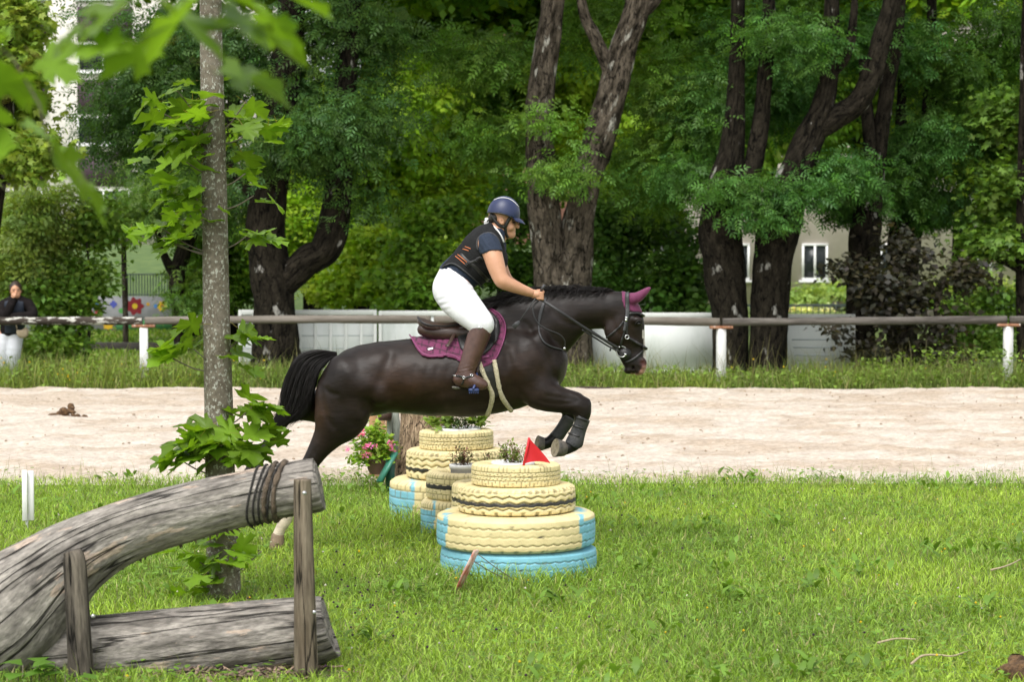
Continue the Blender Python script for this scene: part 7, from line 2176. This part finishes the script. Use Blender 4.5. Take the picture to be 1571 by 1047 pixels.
chain(arm2, [(44, 468, 0.02, 6.5), (50, 478, -0.06, 5.8), (49, 484, -0.16, 5.2), (38, 485, -0.20, 4.6), (26, 485.5, -0.20, 4.0), (20, 486, -0.19, 3.2)], YP, 0.012)
hand2 = FP.like()
chain(hand2, [(20.5, 459, -0.17, 3.4), (21, 455, -0.165, 4.0), (21.5, 453, -0.16, 3.6)], YP, 0.008)
for k in range(4): chain(hand2, [(18.4 + 1.9 * k, 452.2, -0.185, 1.15), (18.6 + 1.9 * k, 451.6, -0.215, 1.1), (18.9 + 1.9 * k, 454.4, -0.22, 1.0)], YP, 0.004)
chain(hand2, [(19, 457, -0.20, 1.3), (22.5, 455.5, -0.225, 1.1)], YP, 0.004)
chain(leg2, [(9, 512, 0.22, 11), (6, 535, 0.18, 9.4), (6, 556, 0.20, 7.6), (6, 572, 0.22, 6.0), (6, 582, 0.2, 5)], YP, 0.02)
chain(leg2, [(24, 512, 0.22, 11), (22, 535, 0.14, 9.4), (20, 556, 0.16, 7.6), (19, 572, 0.2, 6.0), (19, 582, 0.18, 5)], YP, 0.02)
whole = np.minimum(smin(smin(tor2.D, head2.D, 0.02), smin(arm2.D, leg2.D, 0.02), 0.02), hand2.D)
link('body', FP.mesh('body', whole, 2)[0], M_skin, spec)
PX_, PY_ = grid_px2 = proj(np.stack(np.broadcast_arrays(FP.ax[0][:, None], np.float32(YP), FP.ax[2][None, :]), -1))
S2 = YP / FPX
rg = lambda poly: (poly2(PX_, PY_, poly) * S2)[:, None, :]
link('hoodie', FP.mesh('hoodie', np.maximum(smin(tor2.D, arm2.D, 0.02) - 0.016, rg([(-25, 452), (60, 452), (60, 517), (-25, 517)])).astype(np.float32), 2)[0], mat('dark hoodie', (0.009, 0.0075, 0.0075), (0.016, 0.013, 0.013), scale=20, rough=0.95, spec=0.1), spec)
link('gilet', FP.mesh('gilet', np.maximum(tor2.D - 0.034, np.maximum(rg([(9, 462), (17, 461), (24, 472), (30, 461), (38, 463), (39, 512), (6, 512)]), -arm2.D + 0.012)).astype(np.float32), 2)[0], mat('navy gilet', (0.012, 0.018, 0.032), (0.02, 0.028, 0.045), scale=16, rough=0.7), spec)
link('trousers', FP.mesh('trousers', np.maximum(smin(leg2.D, tor2.D, 0.03) - 0.012, rg([(-25, 513), (60, 513), (60, 583), (-25, 583)])).astype(np.float32), 2)[0], mat('pale trousers', (0.58, 0.60, 0.64), (0.68, 0.70, 0.74), scale=10, rough=0.85), spec)
hr = FP.like(); ellp(hr, 24, 442.5, YP + 0.015, 9.4, 0.125, 11.5, 0, 0.01); ellp(hr, 24, 440, YP + 0.12, 6, 0.05, 6, 0, 0.02)
link('hair', FP.mesh('hair', np.maximum(hr.D, -(head2.D * 0 + 1) * 0 + rg([(8, 425), (40, 425), (38, 452), (32, 453), (30.2, 445), (27, 439.5), (24.5, 438), (21, 439.5), (18, 445), (16.5, 453), (8, 452)])).astype(np.float32), 2)[0], mat('brown hair', (0.022, 0.013, 0.009), (0.045, 0.028, 0.02), scale=40, rough=0.5), spec)
for sg in (-1, 1):
    p = P(24.5 + sg * 3.5, 446.2, YP - 0.118); fe = Field(p - 0.03, p + 0.03, 0.003); fe.ell(p, (0.014, 0.010, 0.007), 0, 0)
    link('eye', fe.mesh('eye', None, 1)[0], mat('spectator eye', (0.02, 0.015, 0.012), rough=0.2), spec)
    MB().tube([P(24.5 + sg * 1.6, 444.2, YP - 0.126), P(24.5 + sg * 5.4, 443.8, YP - 0.11)], 0.005, 5).build('eyebrow', M_darkhair, spec)
bag = empty('shoulder_bag', P(34, 515, YP - 0.08)); tag(bag, 'small beige shoulder bag hanging at the spectator hip', 'bag')
FB = Field(P(20, 525, YP - 0.05) - np.array((0, 0.15, 0)), P(50, 495, YP - 0.05) + np.array((0, 0.15, 0)), 0.008)
ellp(FB, 34.5, 510, YP - 0.06, 9.5, 0.05, 9.5, 0, 0.01); ellp(FB, 31, 499, YP - 0.06, 8, 0.12, 8, 0, 0.02, 's')
link('pouch', FB.mesh('pouch')[0], mat('beige canvas', (0.36, 0.29, 0.19), (0.44, 0.36, 0.25), scale=14, rough=0.9), bag)
MB().tube(catmull([P(26, 505, YP - 0.06), P(23, 485, YP - 0.05), P(20, 470, YP - 0.08)], 5), 0.010, 6).build('strap', mat('bag strap', (0.34, 0.28, 0.19), rough=0.9), bag, True)
